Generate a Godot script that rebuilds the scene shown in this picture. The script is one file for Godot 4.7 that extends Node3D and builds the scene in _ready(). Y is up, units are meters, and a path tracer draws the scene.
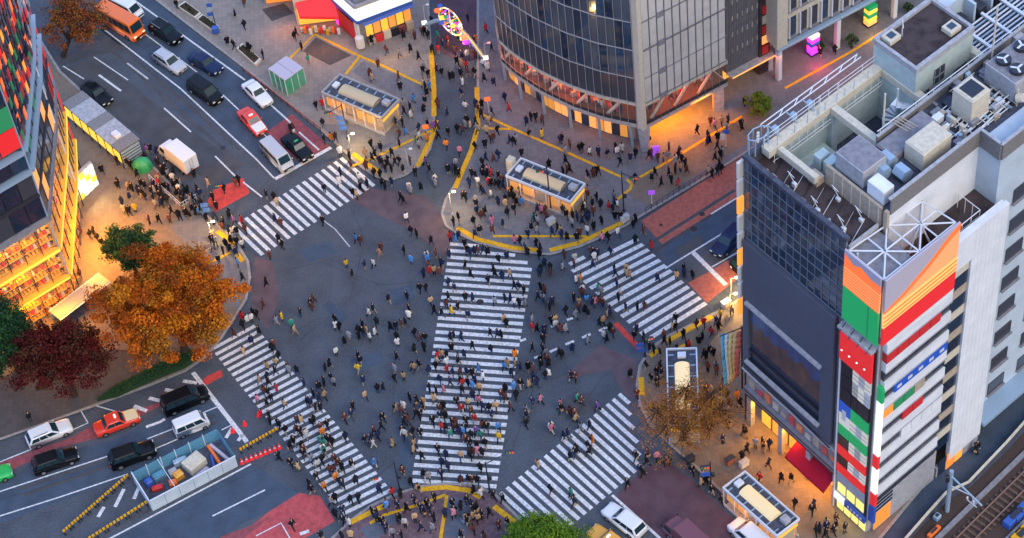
extends Node3D

var rng := RandomNumberGenerator.new()
var used := {}
var M := {}
var tex := {}

# ---------------------------------------------------------------- helpers
func lin(r: float, g: float, b: float) -> Color:
	return Color(r, g, b).linear_to_srgb()

func mat(r: float, g: float, b: float, rough := 0.8, metal := 0.0) -> StandardMaterial3D:
	var m := StandardMaterial3D.new()
	m.albedo_color = lin(r, g, b)
	m.roughness = rough
	m.metallic = metal
	if rough > 0.55: m.metallic_specular = 0.22
	return m

func lit(r: float, g: float, b: float, e := 1.0) -> StandardMaterial3D:
	var m := mat(r * 0.5, g * 0.5, b * 0.5, 0.5)
	m.emission_enabled = true
	m.emission = lin(r, g, b)
	m.emission_energy_multiplier = e
	return m

func noisy(m: StandardMaterial3D, t: Texture2D, scale: float, normal: Texture2D = null, depth := 0.5) -> StandardMaterial3D:
	m.albedo_texture = t
	m.uv1_triplanar = true
	m.uv1_world_triplanar = true
	m.uv1_scale = Vector3.ONE * scale
	if normal:
		m.normal_enabled = true
		m.normal_texture = normal
		m.normal_scale = depth
	return m

# a tiling grey noise picture: coarse blotches, fine grain and specks
func grain(seed_no: int, coarse: float, fine: float, low: float, high: float, size := 512, specks := 0.0) -> ImageTexture:
	var a := FastNoiseLite.new(); a.seed = seed_no; a.frequency = coarse; a.fractal_octaves = 4
	var b := FastNoiseLite.new(); b.seed = seed_no + 7; b.frequency = fine; b.fractal_octaves = 2
	var ia := a.get_seamless_image(size, size)
	var ib := b.get_seamless_image(size, size)
	var im := Image.create(size, size, false, Image.FORMAT_RGB8)
	var r := RandomNumberGenerator.new(); r.seed = seed_no
	for y in size:
		for x in size:
			var v: float = ia.get_pixel(x, y).r * 0.6 + ib.get_pixel(x, y).r * 0.4
			v = lerpf(low, high, v)
			if specks > 0.0 and r.randf() < specks:
				v *= r.randf_range(0.6, 1.25)
			im.set_pixel(x, y, Color(v, v, v))
	return ImageTexture.create_from_image(im)

func bumps(seed_no: int, freq: float, size := 512) -> ImageTexture:
	var a := FastNoiseLite.new(); a.seed = seed_no; a.frequency = freq; a.fractal_octaves = 3
	var im := a.get_seamless_image(size, size)
	im.convert(Image.FORMAT_RGBA8)
	im.bump_map_to_normal_map(4.0)
	return ImageTexture.create_from_image(im)

# paving slabs seen from far above: joints and slab tones (each slab is a few pixels)
func slabs(seed_no: int, cells: int, size: int, low: float, high: float, joint: float) -> ImageTexture:
	var r := RandomNumberGenerator.new(); r.seed = seed_no
	var im := Image.create(size, size, false, Image.FORMAT_RGB8)
	var c: int = size / cells
	for j in cells:
		for i in cells:
			var v := r.randf_range(low, high)
			im.fill_rect(Rect2i(i * c, j * c, c, c), Color(v, v, v))
			im.fill_rect(Rect2i(i * c, j * c, c, 1), Color(v * joint, v * joint, v * joint))
			im.fill_rect(Rect2i(i * c, j * c, 1, c), Color(v * joint, v * joint, v * joint))
	for k in size * size / 6:
		var x := r.randi() % size
		var y := r.randi() % size
		var q := im.get_pixel(x, y) * r.randf_range(0.85, 1.1)
		im.set_pixel(x, y, q)
	return ImageTexture.create_from_image(im)

func S() -> SurfaceTool:
	var st := SurfaceTool.new()
	st.begin(Mesh.PRIMITIVE_TRIANGLES)
	st.set_smooth_group(-1)
	return st

func tri(st: SurfaceTool, a: Vector3, b: Vector3, c: Vector3) -> void:
	st.add_vertex(a); st.add_vertex(b); st.add_vertex(c)

func quad(st: SurfaceTool, a: Vector3, b: Vector3, c: Vector3, d: Vector3) -> void:
	tri(st, a, b, c); tri(st, a, c, d)

# a quad with texture coordinates 0..1
func uvquad(st: SurfaceTool, a: Vector3, b: Vector3, c: Vector3, d: Vector3) -> void:
	var p := [a, b, c, d]
	var u := [Vector2(0, 1), Vector2(0, 0), Vector2(1, 0), Vector2(1, 1)]
	for i in [0, 1, 2, 0, 2, 3]:
		st.set_uv(u[i]); st.add_vertex(p[i])

func box(st: SurfaceTool, c: Vector3, s: Vector3, bs := Basis()) -> void:
	var p := []
	for i in 8:
		p.append(c + bs * Vector3((-.5 if i & 1 == 0 else .5) * s.x, (-.5 if i & 2 == 0 else .5) * s.y, (-.5 if i & 4 == 0 else .5) * s.z))
	for f in [[0, 2, 3, 1], [5, 7, 6, 4], [4, 6, 2, 0], [1, 3, 7, 5], [2, 6, 7, 3], [4, 0, 1, 5]]:
		quad(st, p[f[0]], p[f[1]], p[f[2]], p[f[3]])

# a box with all its edges cut off
func bbox(st: SurfaceTool, c: Vector3, s: Vector3, e := 0.04, bs := Basis()) -> void:
	var h := s * 0.5
	e = minf(e, minf(h.x, minf(h.y, h.z)) * 0.9)
	var P := func(x: float, y: float, z: float) -> Vector3: return c + bs * Vector3(x, y, z)
	for sg in [-1.0, 1.0]:
		quad(st, P.call(sg * h.x, -h.y + e, -h.z + e), P.call(sg * h.x, h.y - e, -h.z + e), P.call(sg * h.x, h.y - e, h.z - e), P.call(sg * h.x, -h.y + e, h.z - e))
		quad(st, P.call(-h.x + e, sg * h.y, -h.z + e), P.call(h.x - e, sg * h.y, -h.z + e), P.call(h.x - e, sg * h.y, h.z - e), P.call(-h.x + e, sg * h.y, h.z - e))
		quad(st, P.call(-h.x + e, -h.y + e, sg * h.z), P.call(-h.x + e, h.y - e, sg * h.z), P.call(h.x - e, h.y - e, sg * h.z), P.call(h.x - e, -h.y + e, sg * h.z))
		for sh in [-1.0, 1.0]:
			quad(st, P.call(sg * h.x, sh * (h.y - e), -h.z + e), P.call(sg * (h.x - e), sh * h.y, -h.z + e), P.call(sg * (h.x - e), sh * h.y, h.z - e), P.call(sg * h.x, sh * (h.y - e), h.z - e))
			quad(st, P.call(-h.x + e, sg * h.y, sh * (h.z - e)), P.call(-h.x + e, sg * (h.y - e), sh * h.z), P.call(h.x - e, sg * (h.y - e), sh * h.z), P.call(h.x - e, sg * h.y, sh * (h.z - e)))
			quad(st, P.call(sg * h.x, -h.y + e, sh * (h.z - e)), P.call(sg * (h.x - e), -h.y + e, sh * h.z), P.call(sg * (h.x - e), h.y - e, sh * h.z), P.call(sg * h.x, h.y - e, sh * (h.z - e)))
			for si in [-1.0, 1.0]:
				tri(st, P.call(sg * h.x, sh * (h.y - e), si * (h.z - e)), P.call(sg * (h.x - e), sh * h.y, si * (h.z - e)), P.call(sg * (h.x - e), sh * (h.y - e), si * h.z))

func tube(st: SurfaceTool, a: Vector3, b: Vector3, r0: float, r1 := -1.0, n := 8, caps := true) -> void:
	if r1 < 0.0: r1 = r0
	var d := (b - a).normalized()
	var x := d.cross(Vector3.UP if absf(d.y) < 0.95 else Vector3.RIGHT).normalized()
	var y := d.cross(x)
	for i in n:
		var t0 := TAU * i / n
		var t1 := TAU * (i + 1) / n
		var e0 := x * cos(t0) + y * sin(t0)
		var e1 := x * cos(t1) + y * sin(t1)
		quad(st, a + e0 * r0, b + e0 * r1, b + e1 * r1, a + e1 * r0)
		if caps:
			tri(st, b, b + e0 * r1, b + e1 * r1)
			tri(st, a, a + e1 * r0, a + e0 * r0)

func bar(st: SurfaceTool, a: Vector3, b: Vector3, w: float, h: float) -> void:
	var d := b - a
	var bs := Basis()
	var z := d.normalized()
	var x := Vector3.UP.cross(z)
	x = x.normalized() if x.length() > 0.01 else Vector3.RIGHT
	bs.x = x; bs.y = z.cross(x); bs.z = z
	box(st, (a + b) * 0.5, Vector3(w, h, d.length()), bs)

func pts(a: Array) -> PackedVector2Array:
	var o := PackedVector2Array()
	for i in range(0, a.size(), 2):
		o.append(Vector2(a[i], a[i + 1]))
	return o

func sheet(st: SurfaceTool, p: PackedVector2Array, y: float) -> void:
	var t := Geometry2D.triangulate_polygon(p)
	for i in range(0, t.size(), 3):
		tri(st, Vector3(p[t[i]].x, y, p[t[i]].y), Vector3(p[t[i + 1]].x, y, p[t[i + 1]].y), Vector3(p[t[i + 2]].x, y, p[t[i + 2]].y))

func prism(st: SurfaceTool, p: PackedVector2Array, y0: float, y1: float, bottom := false) -> void:
	sheet(st, p, y1)
	if bottom: sheet(st, p, y0)
	for i in p.size():
		var a := p[i]
		var b := p[(i + 1) % p.size()]
		quad(st, Vector3(a.x, y0, a.y), Vector3(a.x, y1, a.y), Vector3(b.x, y1, b.y), Vector3(b.x, y0, b.y))

# a flat strip of width w along a polyline
func ribbon(st: SurfaceTool, p: PackedVector2Array, w: float, y: float) -> void:
	var n := p.size()
	var l := []
	var r := []
	for i in n:
		var d := ((p[mini(i + 1, n - 1)] - p[i]).normalized() + (p[i] - p[maxi(i - 1, 0)]).normalized()).normalized()
		var o := Vector2(-d.y, d.x) * w * 0.5
		l.append(p[i] + o); r.append(p[i] - o)
	for i in n - 1:
		quad(st, Vector3(l[i].x, y, l[i].y), Vector3(l[i + 1].x, y, l[i + 1].y), Vector3(r[i + 1].x, y, r[i + 1].y), Vector3(r[i].x, y, r[i].y))

func numbered(n: String) -> String:
	if not used.has(n):
		used[n] = 0
		return n
	used[n] += 1
	return "%s_%03d" % [n, used[n]]

func obj(called: String, st: SurfaceTool, m: Material, parent: Node3D = null) -> MeshInstance3D:
	st.generate_normals()
	return inst(called, st.commit(), m, parent)

func inst(called: String, mesh: Mesh, m: Material, parent: Node3D = null) -> MeshInstance3D:
	var o := MeshInstance3D.new()
	o.mesh = mesh
	if m: o.material_override = m
	if parent:
		o.name = called
		parent.add_child(o, true)
	else:
		o.name = numbered(called)
		add_child(o)
	return o

func tag(o: Node3D, label: String, category: String, group := "") -> Node3D:
	o.set_meta("label", label)
	o.set_meta("category", category)
	if group: o.set_meta("group", group)
	return o

func struct(o: Node3D, label := "") -> Node3D:
	o.set_meta("kind", "structure")
	if label: o.set_meta("label", label)
	return o

func thing(called: String, label: String, category: String, at := Vector3.ZERO, turn := 0.0, group := "") -> Node3D:
	var o := Node3D.new()
	o.name = numbered(called)
	add_child(o)
	o.position = at
	o.rotation.y = turn
	return tag(o, label, category, group)

func part_box(called: String, parent: Node3D, m: Material, c: Vector3, s: Vector3, e := 0.0) -> MeshInstance3D:
	var st := S()
	if e > 0.0: bbox(st, c, s, e)
	else: box(st, c, s)
	return obj(called, st, m, parent)

func lamp_area(at: Vector3, look: Vector3, size: Vector2, color: Color, energy: float, called := "area_glow") -> void:
	var l := AreaLight3D.new()
	l.name = called
	add_child(l, true)
	l.position = at
	l.basis = Basis.looking_at(look, Vector3.UP if absf(look.normalized().y) < 0.95 else Vector3.FORWARD)
	l.area_size = size
	l.light_color = color
	l.light_energy = energy
	l.area_range = 60.0
	l.shadow_enabled = true

func lamp_omni(at: Vector3, color: Color, energy: float, size := 0.2) -> void:
	var l := OmniLight3D.new()
	l.name = "lamp_glow"
	add_child(l, true)
	l.position = at
	l.light_color = color
	l.light_energy = energy
	l.light_size = size
	l.omni_range = 60.0
	l.shadow_enabled = true

# lettering as solid type
func letters(text: String, parent: Node3D, m: Material, at: Vector3, bs: Basis, height: float, bold := true) -> MeshInstance3D:
	var t := TextMesh.new()
	t.text = text
	var f := SystemFont.new()
	f.font_names = PackedStringArray(["Droid Sans"])
	f.font_weight = 700 if bold else 400
	t.font = f
	t.font_size = 32
	t.pixel_size = height / 24.0
	t.depth = 0.05
	t.curve_step = 4.0
	var o := MeshInstance3D.new()
	o.mesh = t
	o.material_override = m
	o.name = "lettering"
	parent.add_child(o, true)
	o.transform = Transform3D(bs, at)
	return o

# ---------------------------------------------------------------- figures
# bones: [a, b, radius a, radius b]; the union is meshed as surface nets
func net(bones: Array, cell: float, k: float) -> ArrayMesh:
	var lo := Vector3.ONE * 1e9
	var hi := -lo
	for b in bones:
		var r: float = maxf(b[2], b[3]) + cell * 2.0
		lo = lo.min((b[0] as Vector3).min(b[1]) - Vector3.ONE * r)
		hi = hi.max((b[0] as Vector3).max(b[1]) + Vector3.ONE * r)
	var nx := int((hi.x - lo.x) / cell) + 2
	var ny := int((hi.y - lo.y) / cell) + 2
	var nz := int((hi.z - lo.z) / cell) + 2
	var f := PackedFloat32Array()
	f.resize(nx * ny * nz)
	f.fill(1.0)
	for b in bones:
		var a: Vector3 = b[0]
		var d: Vector3 = (b[1] as Vector3) - a
		var dd := maxf(d.length_squared(), 1e-8)
		var r0: float = b[2]
		var r1: float = b[3]
		var m := Vector3.ONE * (maxf(r0, r1) + cell * 2.5)
		var p0 := ((a.min(b[1]) - m - lo) / cell).floor()
		var p1 := ((a.max(b[1]) + m - lo) / cell).ceil()
		for z in range(maxi(0, int(p0.z)), mini(nz, int(p1.z) + 1)):
			for y in range(maxi(0, int(p0.y)), mini(ny, int(p1.y) + 1)):
				for x in range(maxi(0, int(p0.x)), mini(nx, int(p1.x) + 1)):
					var p := lo + Vector3(x, y, z) * cell
					var t := clampf((p - a).dot(d) / dd, 0.0, 1.0)
					var v := p.distance_to(a + d * t) - lerpf(r0, r1, t)
					var i := x + nx * (y + ny * z)
					var o := f[i]
					var h := clampf(0.5 + 0.5 * (o - v) / k, 0.0, 1.0)
					f[i] = lerpf(o, v, h) - k * h * (1.0 - h)
	var index := {}
	var vs := PackedVector3Array()
	var off := [0, 1, nx, nx + 1, nx * ny, nx * ny + 1, nx * ny + nx, nx * ny + nx + 1]
	for z in nz - 1:
		for y in ny - 1:
			for x in nx - 1:
				var i := x + nx * (y + ny * z)
				var neg := 0
				for c in 8:
					if f[i + off[c]] < 0.0: neg += 1
				if neg == 0 or neg == 8: continue
				var s := Vector3.ZERO
				var n := 0
				for e in [[0, 1], [2, 3], [4, 5], [6, 7], [0, 2], [1, 3], [4, 6], [5, 7], [0, 4], [1, 5], [2, 6], [3, 7]]:
					var u := f[i + off[e[0]]]
					var w := f[i + off[e[1]]]
					if (u < 0.0) != (w < 0.0):
						var t := u / (u - w)
						var pa := Vector3(e[0] & 1, (e[0] >> 1) & 1, e[0] >> 2)
						var pb := Vector3(e[1] & 1, (e[1] >> 1) & 1, e[1] >> 2)
						s += pa.lerp(pb, t)
						n += 1
				index[i] = vs.size()
				vs.append(lo + (Vector3(x, y, z) + s / n) * cell)
	var ix := PackedInt32Array()
	for i in index:
		var x: int = i % nx
		var y: int = (i / nx) % ny
		var z: int = i / (nx * ny)
		for ax in 3:
			var da: int = [1, nx, nx * ny][ax]
			var db: int = [nx, nx * ny, 1][ax]
			var dc: int = [nx * ny, 1, nx][ax]
			if [x, y, z][(ax + 1) % 3] == 0 or [x, y, z][(ax + 2) % 3] == 0: continue
			var u := f[i]
			var w := f[i + da]
			if (u < 0.0) == (w < 0.0): continue
			if not (index.has(i - db) and index.has(i - dc) and index.has(i - db - dc)): continue
			var q := [index[i], index[i - db], index[i - db - dc], index[i - dc]]
			if u < 0.0: q.reverse()
			ix.append_array(PackedInt32Array([q[0], q[1], q[2], q[0], q[2], q[3]]))
	var st := SurfaceTool.new()
	st.begin(Mesh.PRIMITIVE_TRIANGLES)
	st.set_smooth_group(0)
	for v in vs: st.add_vertex(v)
	for v in ix: st.add_index(v)
	st.generate_normals()
	return st.commit()

# a pose: facing +z, feet on y = 0. stride: leg swing, arm: 0 swinging, 1 phone in hand, 2 hands in pockets
func figure(stride: float, arm: int, skirt: bool, tall: float) -> Dictionary:
	var k := tall / 1.72 * 1.06
	var hip := Vector3(0, 0.92, 0)
	var body := []
	var coat := []
	var low := []
	var shoes := []
	for s in [-1.0, 1.0]:
		var sw: float = stride * s
		var h := hip + Vector3(0.095 * s, 0, 0)
		var kn := Vector3(0.10 * s, 0.50, 0.17 * sw + 0.03 * absf(stride))
		var an := Vector3(0.10 * s, 0.09 + (0.10 if sw < -0.5 else 0.0), 0.36 * sw)
		var toe := an + Vector3(0.02 * s, -0.05, 0.15)
		if sw < -0.5: toe = an + Vector3(0.0, -0.09, 0.10)
		body += [[h, kn, 0.085, 0.06], [kn, an, 0.058, 0.04], [an + Vector3(0, -0.03, -0.03), toe, 0.045, 0.038]]
		low += [[h, kn, 0.108, 0.082], [kn, an + (kn - an).normalized() * 0.03, 0.08, 0.068]]
		shoes.append([an + Vector3(0, -0.035, -0.04), toe, 0.06, 0.052])
		var sh := Vector3(0.19 * s, 1.40, 0)
		var el := Vector3(0.25 * s, 1.13, -0.16 * sw - 0.02)
		var wr := Vector3(0.24 * s, 0.90, -0.20 * sw + 0.10)
		if arm == 1 and s > 0.0:
			el = Vector3(0.24, 1.14, 0.04); wr = Vector3(0.10, 1.24, 0.26)
		if arm == 2:
			el = Vector3(0.30 * s, 1.14, -0.06); wr = Vector3(0.20 * s, 0.95, 0.10)
		var hand := wr + (wr - el).normalized() * 0.05
		body += [[sh, el, 0.05, 0.042], [el, wr, 0.042, 0.03], [wr, hand + (wr - el).normalized() * 0.05, 0.036, 0.026]]
		for fi in 4:
			var fo := hand + Vector3((fi - 1.5) * 0.018, 0, 0)
			body.append([fo, fo + (wr - el).normalized() * (0.085 + 0.012 * (1 - absi(fi - 2))) + Vector3(0, -0.01, 0.02), 0.011, 0.009])
		body.append([wr, hand + Vector3(-0.035 * s, 0.0, 0.03), 0.014, 0.010])
		coat += [[sh, el, 0.078, 0.068], [el, wr + (el - wr).normalized() * 0.02, 0.066, 0.055]]
	body += [[hip, Vector3(0, 1.15, 0), 0.13, 0.12], [Vector3(0, 1.15, 0), Vector3(0, 1.36, 0.01), 0.12, 0.13], [Vector3(-0.15, 1.40, 0), Vector3(0.15, 1.40, 0), 0.06, 0.06]]
	body += [[Vector3(0, 1.40, 0), Vector3(0, 1.52, 0.015), 0.06, 0.052], [Vector3(0, 1.56, 0.035), Vector3(0, 1.64, 0.02), 0.078, 0.092], [Vector3(0, 1.59, 0.11), Vector3(0, 1.57, 0.13), 0.016, 0.018], [Vector3(0, 1.52, 0.07), Vector3(0, 1.51, 0.085), 0.035, 0.03]]
	coat += [[Vector3(-0.07, 1.34, 0), Vector3(-0.07, 1.02, 0), 0.145, 0.14], [Vector3(0.07, 1.34, 0), Vector3(0.07, 1.02, 0), 0.145, 0.14], [Vector3(-0.16, 1.39, 0), Vector3(0.16, 1.39, 0), 0.085, 0.085], [Vector3(0, 1.43, -0.02), Vector3(0, 1.47, -0.01), 0.085, 0.08]]
	if skirt:
		for s in [-1.0, 1.0]:
			coat.append([Vector3(0.07 * s, 1.0, 0), Vector3(0.10 * s, 0.62, 0.08 * stride * s), 0.14, 0.155])
	else:
		for s in [-1.0, 1.0]:
			coat.append([Vector3(0.06 * s, 1.0, 0), Vector3(0.08 * s, 0.86, 0), 0.14, 0.14])
	var hair := [[Vector3(0, 1.665, -0.005), Vector3(0, 1.63, -0.02), 0.098, 0.10], [Vector3(0, 1.60, -0.04), Vector3(0, 1.54 if not skirt else 1.42, -0.055), 0.085, 0.07]]
	var out := {"body": body, "coat": coat, "trousers": low, "hair": hair, "shoe": shoes}
	for n in out:
		for b in out[n]:
			b[0] = (b[0] as Vector3) * k
			b[1] = (b[1] as Vector3) * k
	return out

var poses := []      # dictionaries of fine meshes
var far_poses := []  # coarse triangles for the far crowd
func make_poses() -> void:
	for a in [[0.9, 0, false, 1.74], [-0.8, 0, false, 1.70], [0.75, 2, true, 1.64], [0.12, 1, false, 1.72], [-0.85, 1, true, 1.66], [0.1, 2, true, 1.68]]:
		var fg := figure(a[0], a[1], a[2], a[3])
		poses.append({"body": net(fg.body, 0.022, 0.03), "coat": net(fg.coat, 0.04, 0.05), "trousers": net(fg.trousers, 0.04, 0.03), "hair": net(fg.hair, 0.035, 0.03), "shoe": [net([fg.shoe[0]], 0.035, 0.02), net([fg.shoe[1]], 0.035, 0.02)]})
		far_poses.append({"coat": net(fg.coat, 0.075, 0.05), "trousers": net(fg.trousers, 0.07, 0.03), "hair": net(fg.hair, 0.06, 0.03), "skin": net([fg.body[-4], fg.body[-3], fg.body[-2]], 0.055, 0.03)})

const COAT := {
	"k": [0.014, 0.015, 0.020], "n": [0.018, 0.028, 0.075], "w": [0.62, 0.61, 0.60], "g": [0.22, 0.23, 0.27], "b": [0.42, 0.28, 0.16], "r": [0.42, 0.03, 0.035],
	"y": [0.60, 0.38, 0.03], "o": [0.65, 0.19, 0.03], "u": [0.06, 0.20, 0.50], "p": [0.60, 0.20, 0.30], "t": [0.04, 0.24, 0.19], "m": [0.11, 0.045, 0.04], "v": [0.16, 0.08, 0.30]}
const LOW := [[0.015, 0.016, 0.02], [0.02, 0.025, 0.045], [0.05, 0.05, 0.055], [0.035, 0.06, 0.13], [0.30, 0.24, 0.17], [0.10, 0.09, 0.09], [0.012, 0.012, 0.014], [0.45, 0.44, 0.42]]
var coat_m := {}
var low_m := []
var cloth_n: Texture2D

func tone(a: Array, k := 1.0) -> StandardMaterial3D:
	var m := mat(a[0] * k, a[1] * k, a[2] * k, 0.92)
	return m

func person(code: String, x: float, z: float, turn: float, pose: int, low: int, label: String, y := 0.0) -> void:
	var t := thing("person", label, "person", Vector3(x, y, z), deg_to_rad(turn), "pedestrians on and around the crossing")
	var p: Dictionary = poses[pose]
	inst("body", p.body, M.skin, t)
	inst("coat", p.coat, coat_m[code][low % 3], t)
	inst("trousers", p.trousers, low_m[low], t)
	inst("hair", p.hair, M.hair if low % 4 else M.brown_hair, t)
	for s in p.shoe: inst("shoe", s, M.shoe, t)
	if low % 3 == 1:
		var st := S()
		if low % 2 == 0:
			bbox(st, Vector3(0, 1.3, -0.26), Vector3(0.30, 0.42, 0.16), 0.05)
			obj("backpack", st, coat_m["k"][1], t)
		else:
			bbox(st, Vector3(0.30, 0.72, 0.02), Vector3(0.12, 0.26, 0.34), 0.03)
			tube(st, Vector3(0.29, 0.84, 0.02), Vector3(0.22, 1.38, 0.0), 0.012, 0.012, 4)
			obj("shoulder_bag", st, coat_m["b" if low == 1 else "k"][0], t)

# ---------------------------------------------------------------- vehicles: +x is forward
func loft(st: SurfaceTool, rings: Array) -> void:
	var n: int = rings[0].size()
	for i in rings.size() - 1:
		for j in n:
			quad(st, rings[i][j], rings[i + 1][j], rings[i + 1][(j + 1) % n], rings[i][(j + 1) % n])
	for e in [0, rings.size() - 1]:
		for j in range(1, n - 1):
			tri(st, rings[e][0], rings[e][j], rings[e][j + 1])

# o: L, W, H, belt (height of the window line), nose (hood height), tail (deck height), and the x of windscreen foot, windscreen top, rear top, rear foot as shares of the half length
func car(called: String, label: String, category: String, at: Vector3, turn: float, o: Dictionary, paint: Material, opts := {}) -> Node3D:
	var t := thing(called, label, category, at, turn, "vehicles on the roads round the crossing")
	t.scale = Vector3.ONE * 1.07
	var h: float = o.L * 0.5
	var w: float = o.W * 0.5
	var st := S()
	st.set_smooth_group(0)
	var rings := []
	for s in [[-1.0, 0.84, o.tail - 0.22, 0.32], [-0.985, 0.93, o.tail - 0.07, 0.24], [-0.90, 0.985, o.tail, 0.20], [o.x[3], 1.0, o.belt, 0.18], [o.x[0], 1.0, o.belt, 0.18], [0.80, 0.985, o.nose, 0.20], [0.93, 0.93, o.nose - 0.05, 0.22], [0.985, 0.84, o.nose - 0.16, 0.26], [1.0, 0.72, o.nose - 0.30, 0.34]]:
		var ring := []
		var ww: float = w * s[1]
		for q in [[-0.94, s[3]], [-1.0, lerpf(s[3], s[2], 0.35)], [-1.0, lerpf(s[3], s[2], 0.65)], [-0.955, s[2] - 0.06], [-0.86, s[2]], [-0.4, s[2] + 0.025], [0.4, s[2] + 0.025], [0.86, s[2]], [0.955, s[2] - 0.06], [1.0, lerpf(s[3], s[2], 0.65)], [1.0, lerpf(s[3], s[2], 0.35)], [0.94, s[3]]]:
			ring.append(Vector3(s[0] * h, q[1], q[0] * ww))
		rings.append(ring)
	loft(st, rings)
	obj("body", st, paint, t)
	# greenhouse
	var xb := [o.x[0] * h, o.x[3] * h]
	var xt := [o.x[1] * h, o.x[2] * h]
	var wb := w * 0.93
	var wt: float = w * o.get("roofw", 0.78)
	var top: float = o.H
	var b0: float = o.belt - 0.03
	st = S()
	var rr := []
	for lv in [[0.0, 0.0], [0.86, 0.0], [0.96, 0.10], [1.0, 0.28]]:
		var ring := []
		var kk: float = lv[0]
		var fx: float = lerpf(xb[0], xt[0], kk) - lv[1] * 0.6
		var rx: float = lerpf(xb[1], xt[1], kk) + lv[1] * 0.6
		var hw: float = lerpf(wb, wt, kk) - lv[1] * 0.45
		var yy: float = lerpf(b0, top, kk)
		var cut: float = 0.10 + lv[1] * 0.2
		for q in [[rx, -hw + cut], [rx + cut, -hw], [fx - cut, -hw], [fx, -hw + cut], [fx, hw - cut], [fx - cut, hw], [rx + cut, hw], [rx, hw - cut]]:
			ring.append(Vector3(q[0], yy, q[1]))
		rr.append(ring)
	loft(st, rr)
	obj("cabin", st, opts.get("roof", paint), t)
	# windows stand a little proud of the cabin
	var at_k := func(k: float, f: float, side: float) -> Vector3:
		var x0: float = lerpf(xb[1], xt[1], k) + 0.12
		var x1: float = lerpf(xb[0], xt[0], k) - 0.12
		return Vector3(lerpf(x0, x1, f), lerpf(b0, top, k), side * (lerpf(wb, wt, k) + 0.012))
	var glass: Material = M.car_glass
	for side in [-1.0, 1.0]:
		var n: int = o.get("side", 2)
		for i in n:
			var f0: float = (i + 0.04) / n
			var f1: float = (i + 0.96) / n
			st = S()
			quad(st, at_k.call(0.12, f0, side), at_k.call(0.82, f0, side), at_k.call(0.82, f1, side), at_k.call(0.12, f1, side))
			obj("side_window", st, glass, t)
	for e in [[0, "windscreen", 1.0], [1, "rear_window", -1.0]]:
		st = S()
		var p := []
		for q in [[0.10, -1.0], [0.84, -1.0], [0.84, 1.0], [0.10, 1.0]]:
			p.append(Vector3(lerpf(xb[e[0]], xt[e[0]], q[0]) + e[2] * 0.014, lerpf(b0, top, q[0]) + 0.006, q[1] * (lerpf(wb, wt, q[0]) - 0.14)))
		quad(st, p[0], p[1], p[2], p[3])
		obj(e[1], st, glass, t)
	# wheels
	var r: float = o.get("wheel", 0.32)
	for sx in [-1.0, 1.0]:
		for sz in [-1.0, 1.0]:
			var c := Vector3(sx * h * o.get("axle", 0.62), r, sz * (w - 0.10))
			st = S()
			tube(st, c + Vector3(0, 0, -0.11), c + Vector3(0, 0, 0.115), r, r, 14)
			var wheel := obj("wheel", st, M.tyre, t)
			st = S()
			tube(st, c + Vector3(0, 0, sz * 0.10), c + Vector3(0, 0, sz * 0.125), r * 0.62, r * 0.58, 10)
			obj("rim", st, M.rim, wheel)
	for sz in [-1.0, 1.0]:
		part_box("headlight", t, M.head_on if opts.get("beam", false) else M.headlight, Vector3(h * 0.965, o.nose - 0.19, sz * w * 0.66), Vector3(0.16, 0.16, w * 0.36), 0.03)
		part_box("tail_light", t, M.tail_on if opts.get("brake", false) else M.tail, Vector3(-h * 0.975, o.tail - 0.24, sz * w * 0.74), Vector3(0.10, 0.22, w * 0.26), 0.03)
		part_box("mirror", t, paint, Vector3(xb[0] - 0.18, o.belt + 0.10, sz * (w + 0.06)), Vector3(0.10, 0.14, 0.16), 0.03)
	part_box("bumper", t, opts.get("bumper", paint), Vector3(h * 0.965, 0.36, 0), Vector3(0.16, 0.22, w * 1.62), 0.05)
	part_box("bumper", t, opts.get("bumper", paint), Vector3(-h * 0.965, 0.42, 0), Vector3(0.14, 0.24, w * 1.7), 0.05)
	part_box("number_plate", t, M.plate, Vector3(h + 0.012, 0.42, 0), Vector3(0.02, 0.16, 0.33))
	part_box("number_plate", t, M.plate, Vector3(-h - 0.012, 0.62, 0), Vector3(0.02, 0.16, 0.33))
	if opts.has("hood"):
		st = S()
		var hx0: float = o.x[0] * h + 0.08
		quad(st, Vector3(hx0, o.belt + 0.035, -w * 0.82), Vector3(h * 0.82, o.nose + 0.032, -w * 0.80), Vector3(h * 0.82, o.nose + 0.032, w * 0.80), Vector3(hx0, o.belt + 0.035, w * 0.82))
		quad(st, Vector3(h * 0.82, o.nose + 0.032, -w * 0.80), Vector3(h * 0.94, o.nose - 0.03, -w * 0.74), Vector3(h * 0.94, o.nose - 0.03, w * 0.74), Vector3(h * 0.82, o.nose + 0.032, w * 0.80))
		obj("bonnet", st, opts.hood, t)
	if opts.has("lamp"):
		part_box("roof_lamp", t, opts.lamp, Vector3(lerpf(xt[0], xt[1], 0.25), top + 0.09, 0), Vector3(0.22, 0.17, 0.5), 0.05)
	if opts.get("rails", false):
		for sz in [-1.0, 1.0]:
			st = S()
			bar(st, Vector3(xt[0] - 0.3, top + 0.05, sz * wt * 0.86), Vector3(xt[1] + 0.2, top + 0.05, sz * wt * 0.86), 0.05, 0.06)
			obj("roof_rail", st, M.rim, t)
	return t

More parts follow.
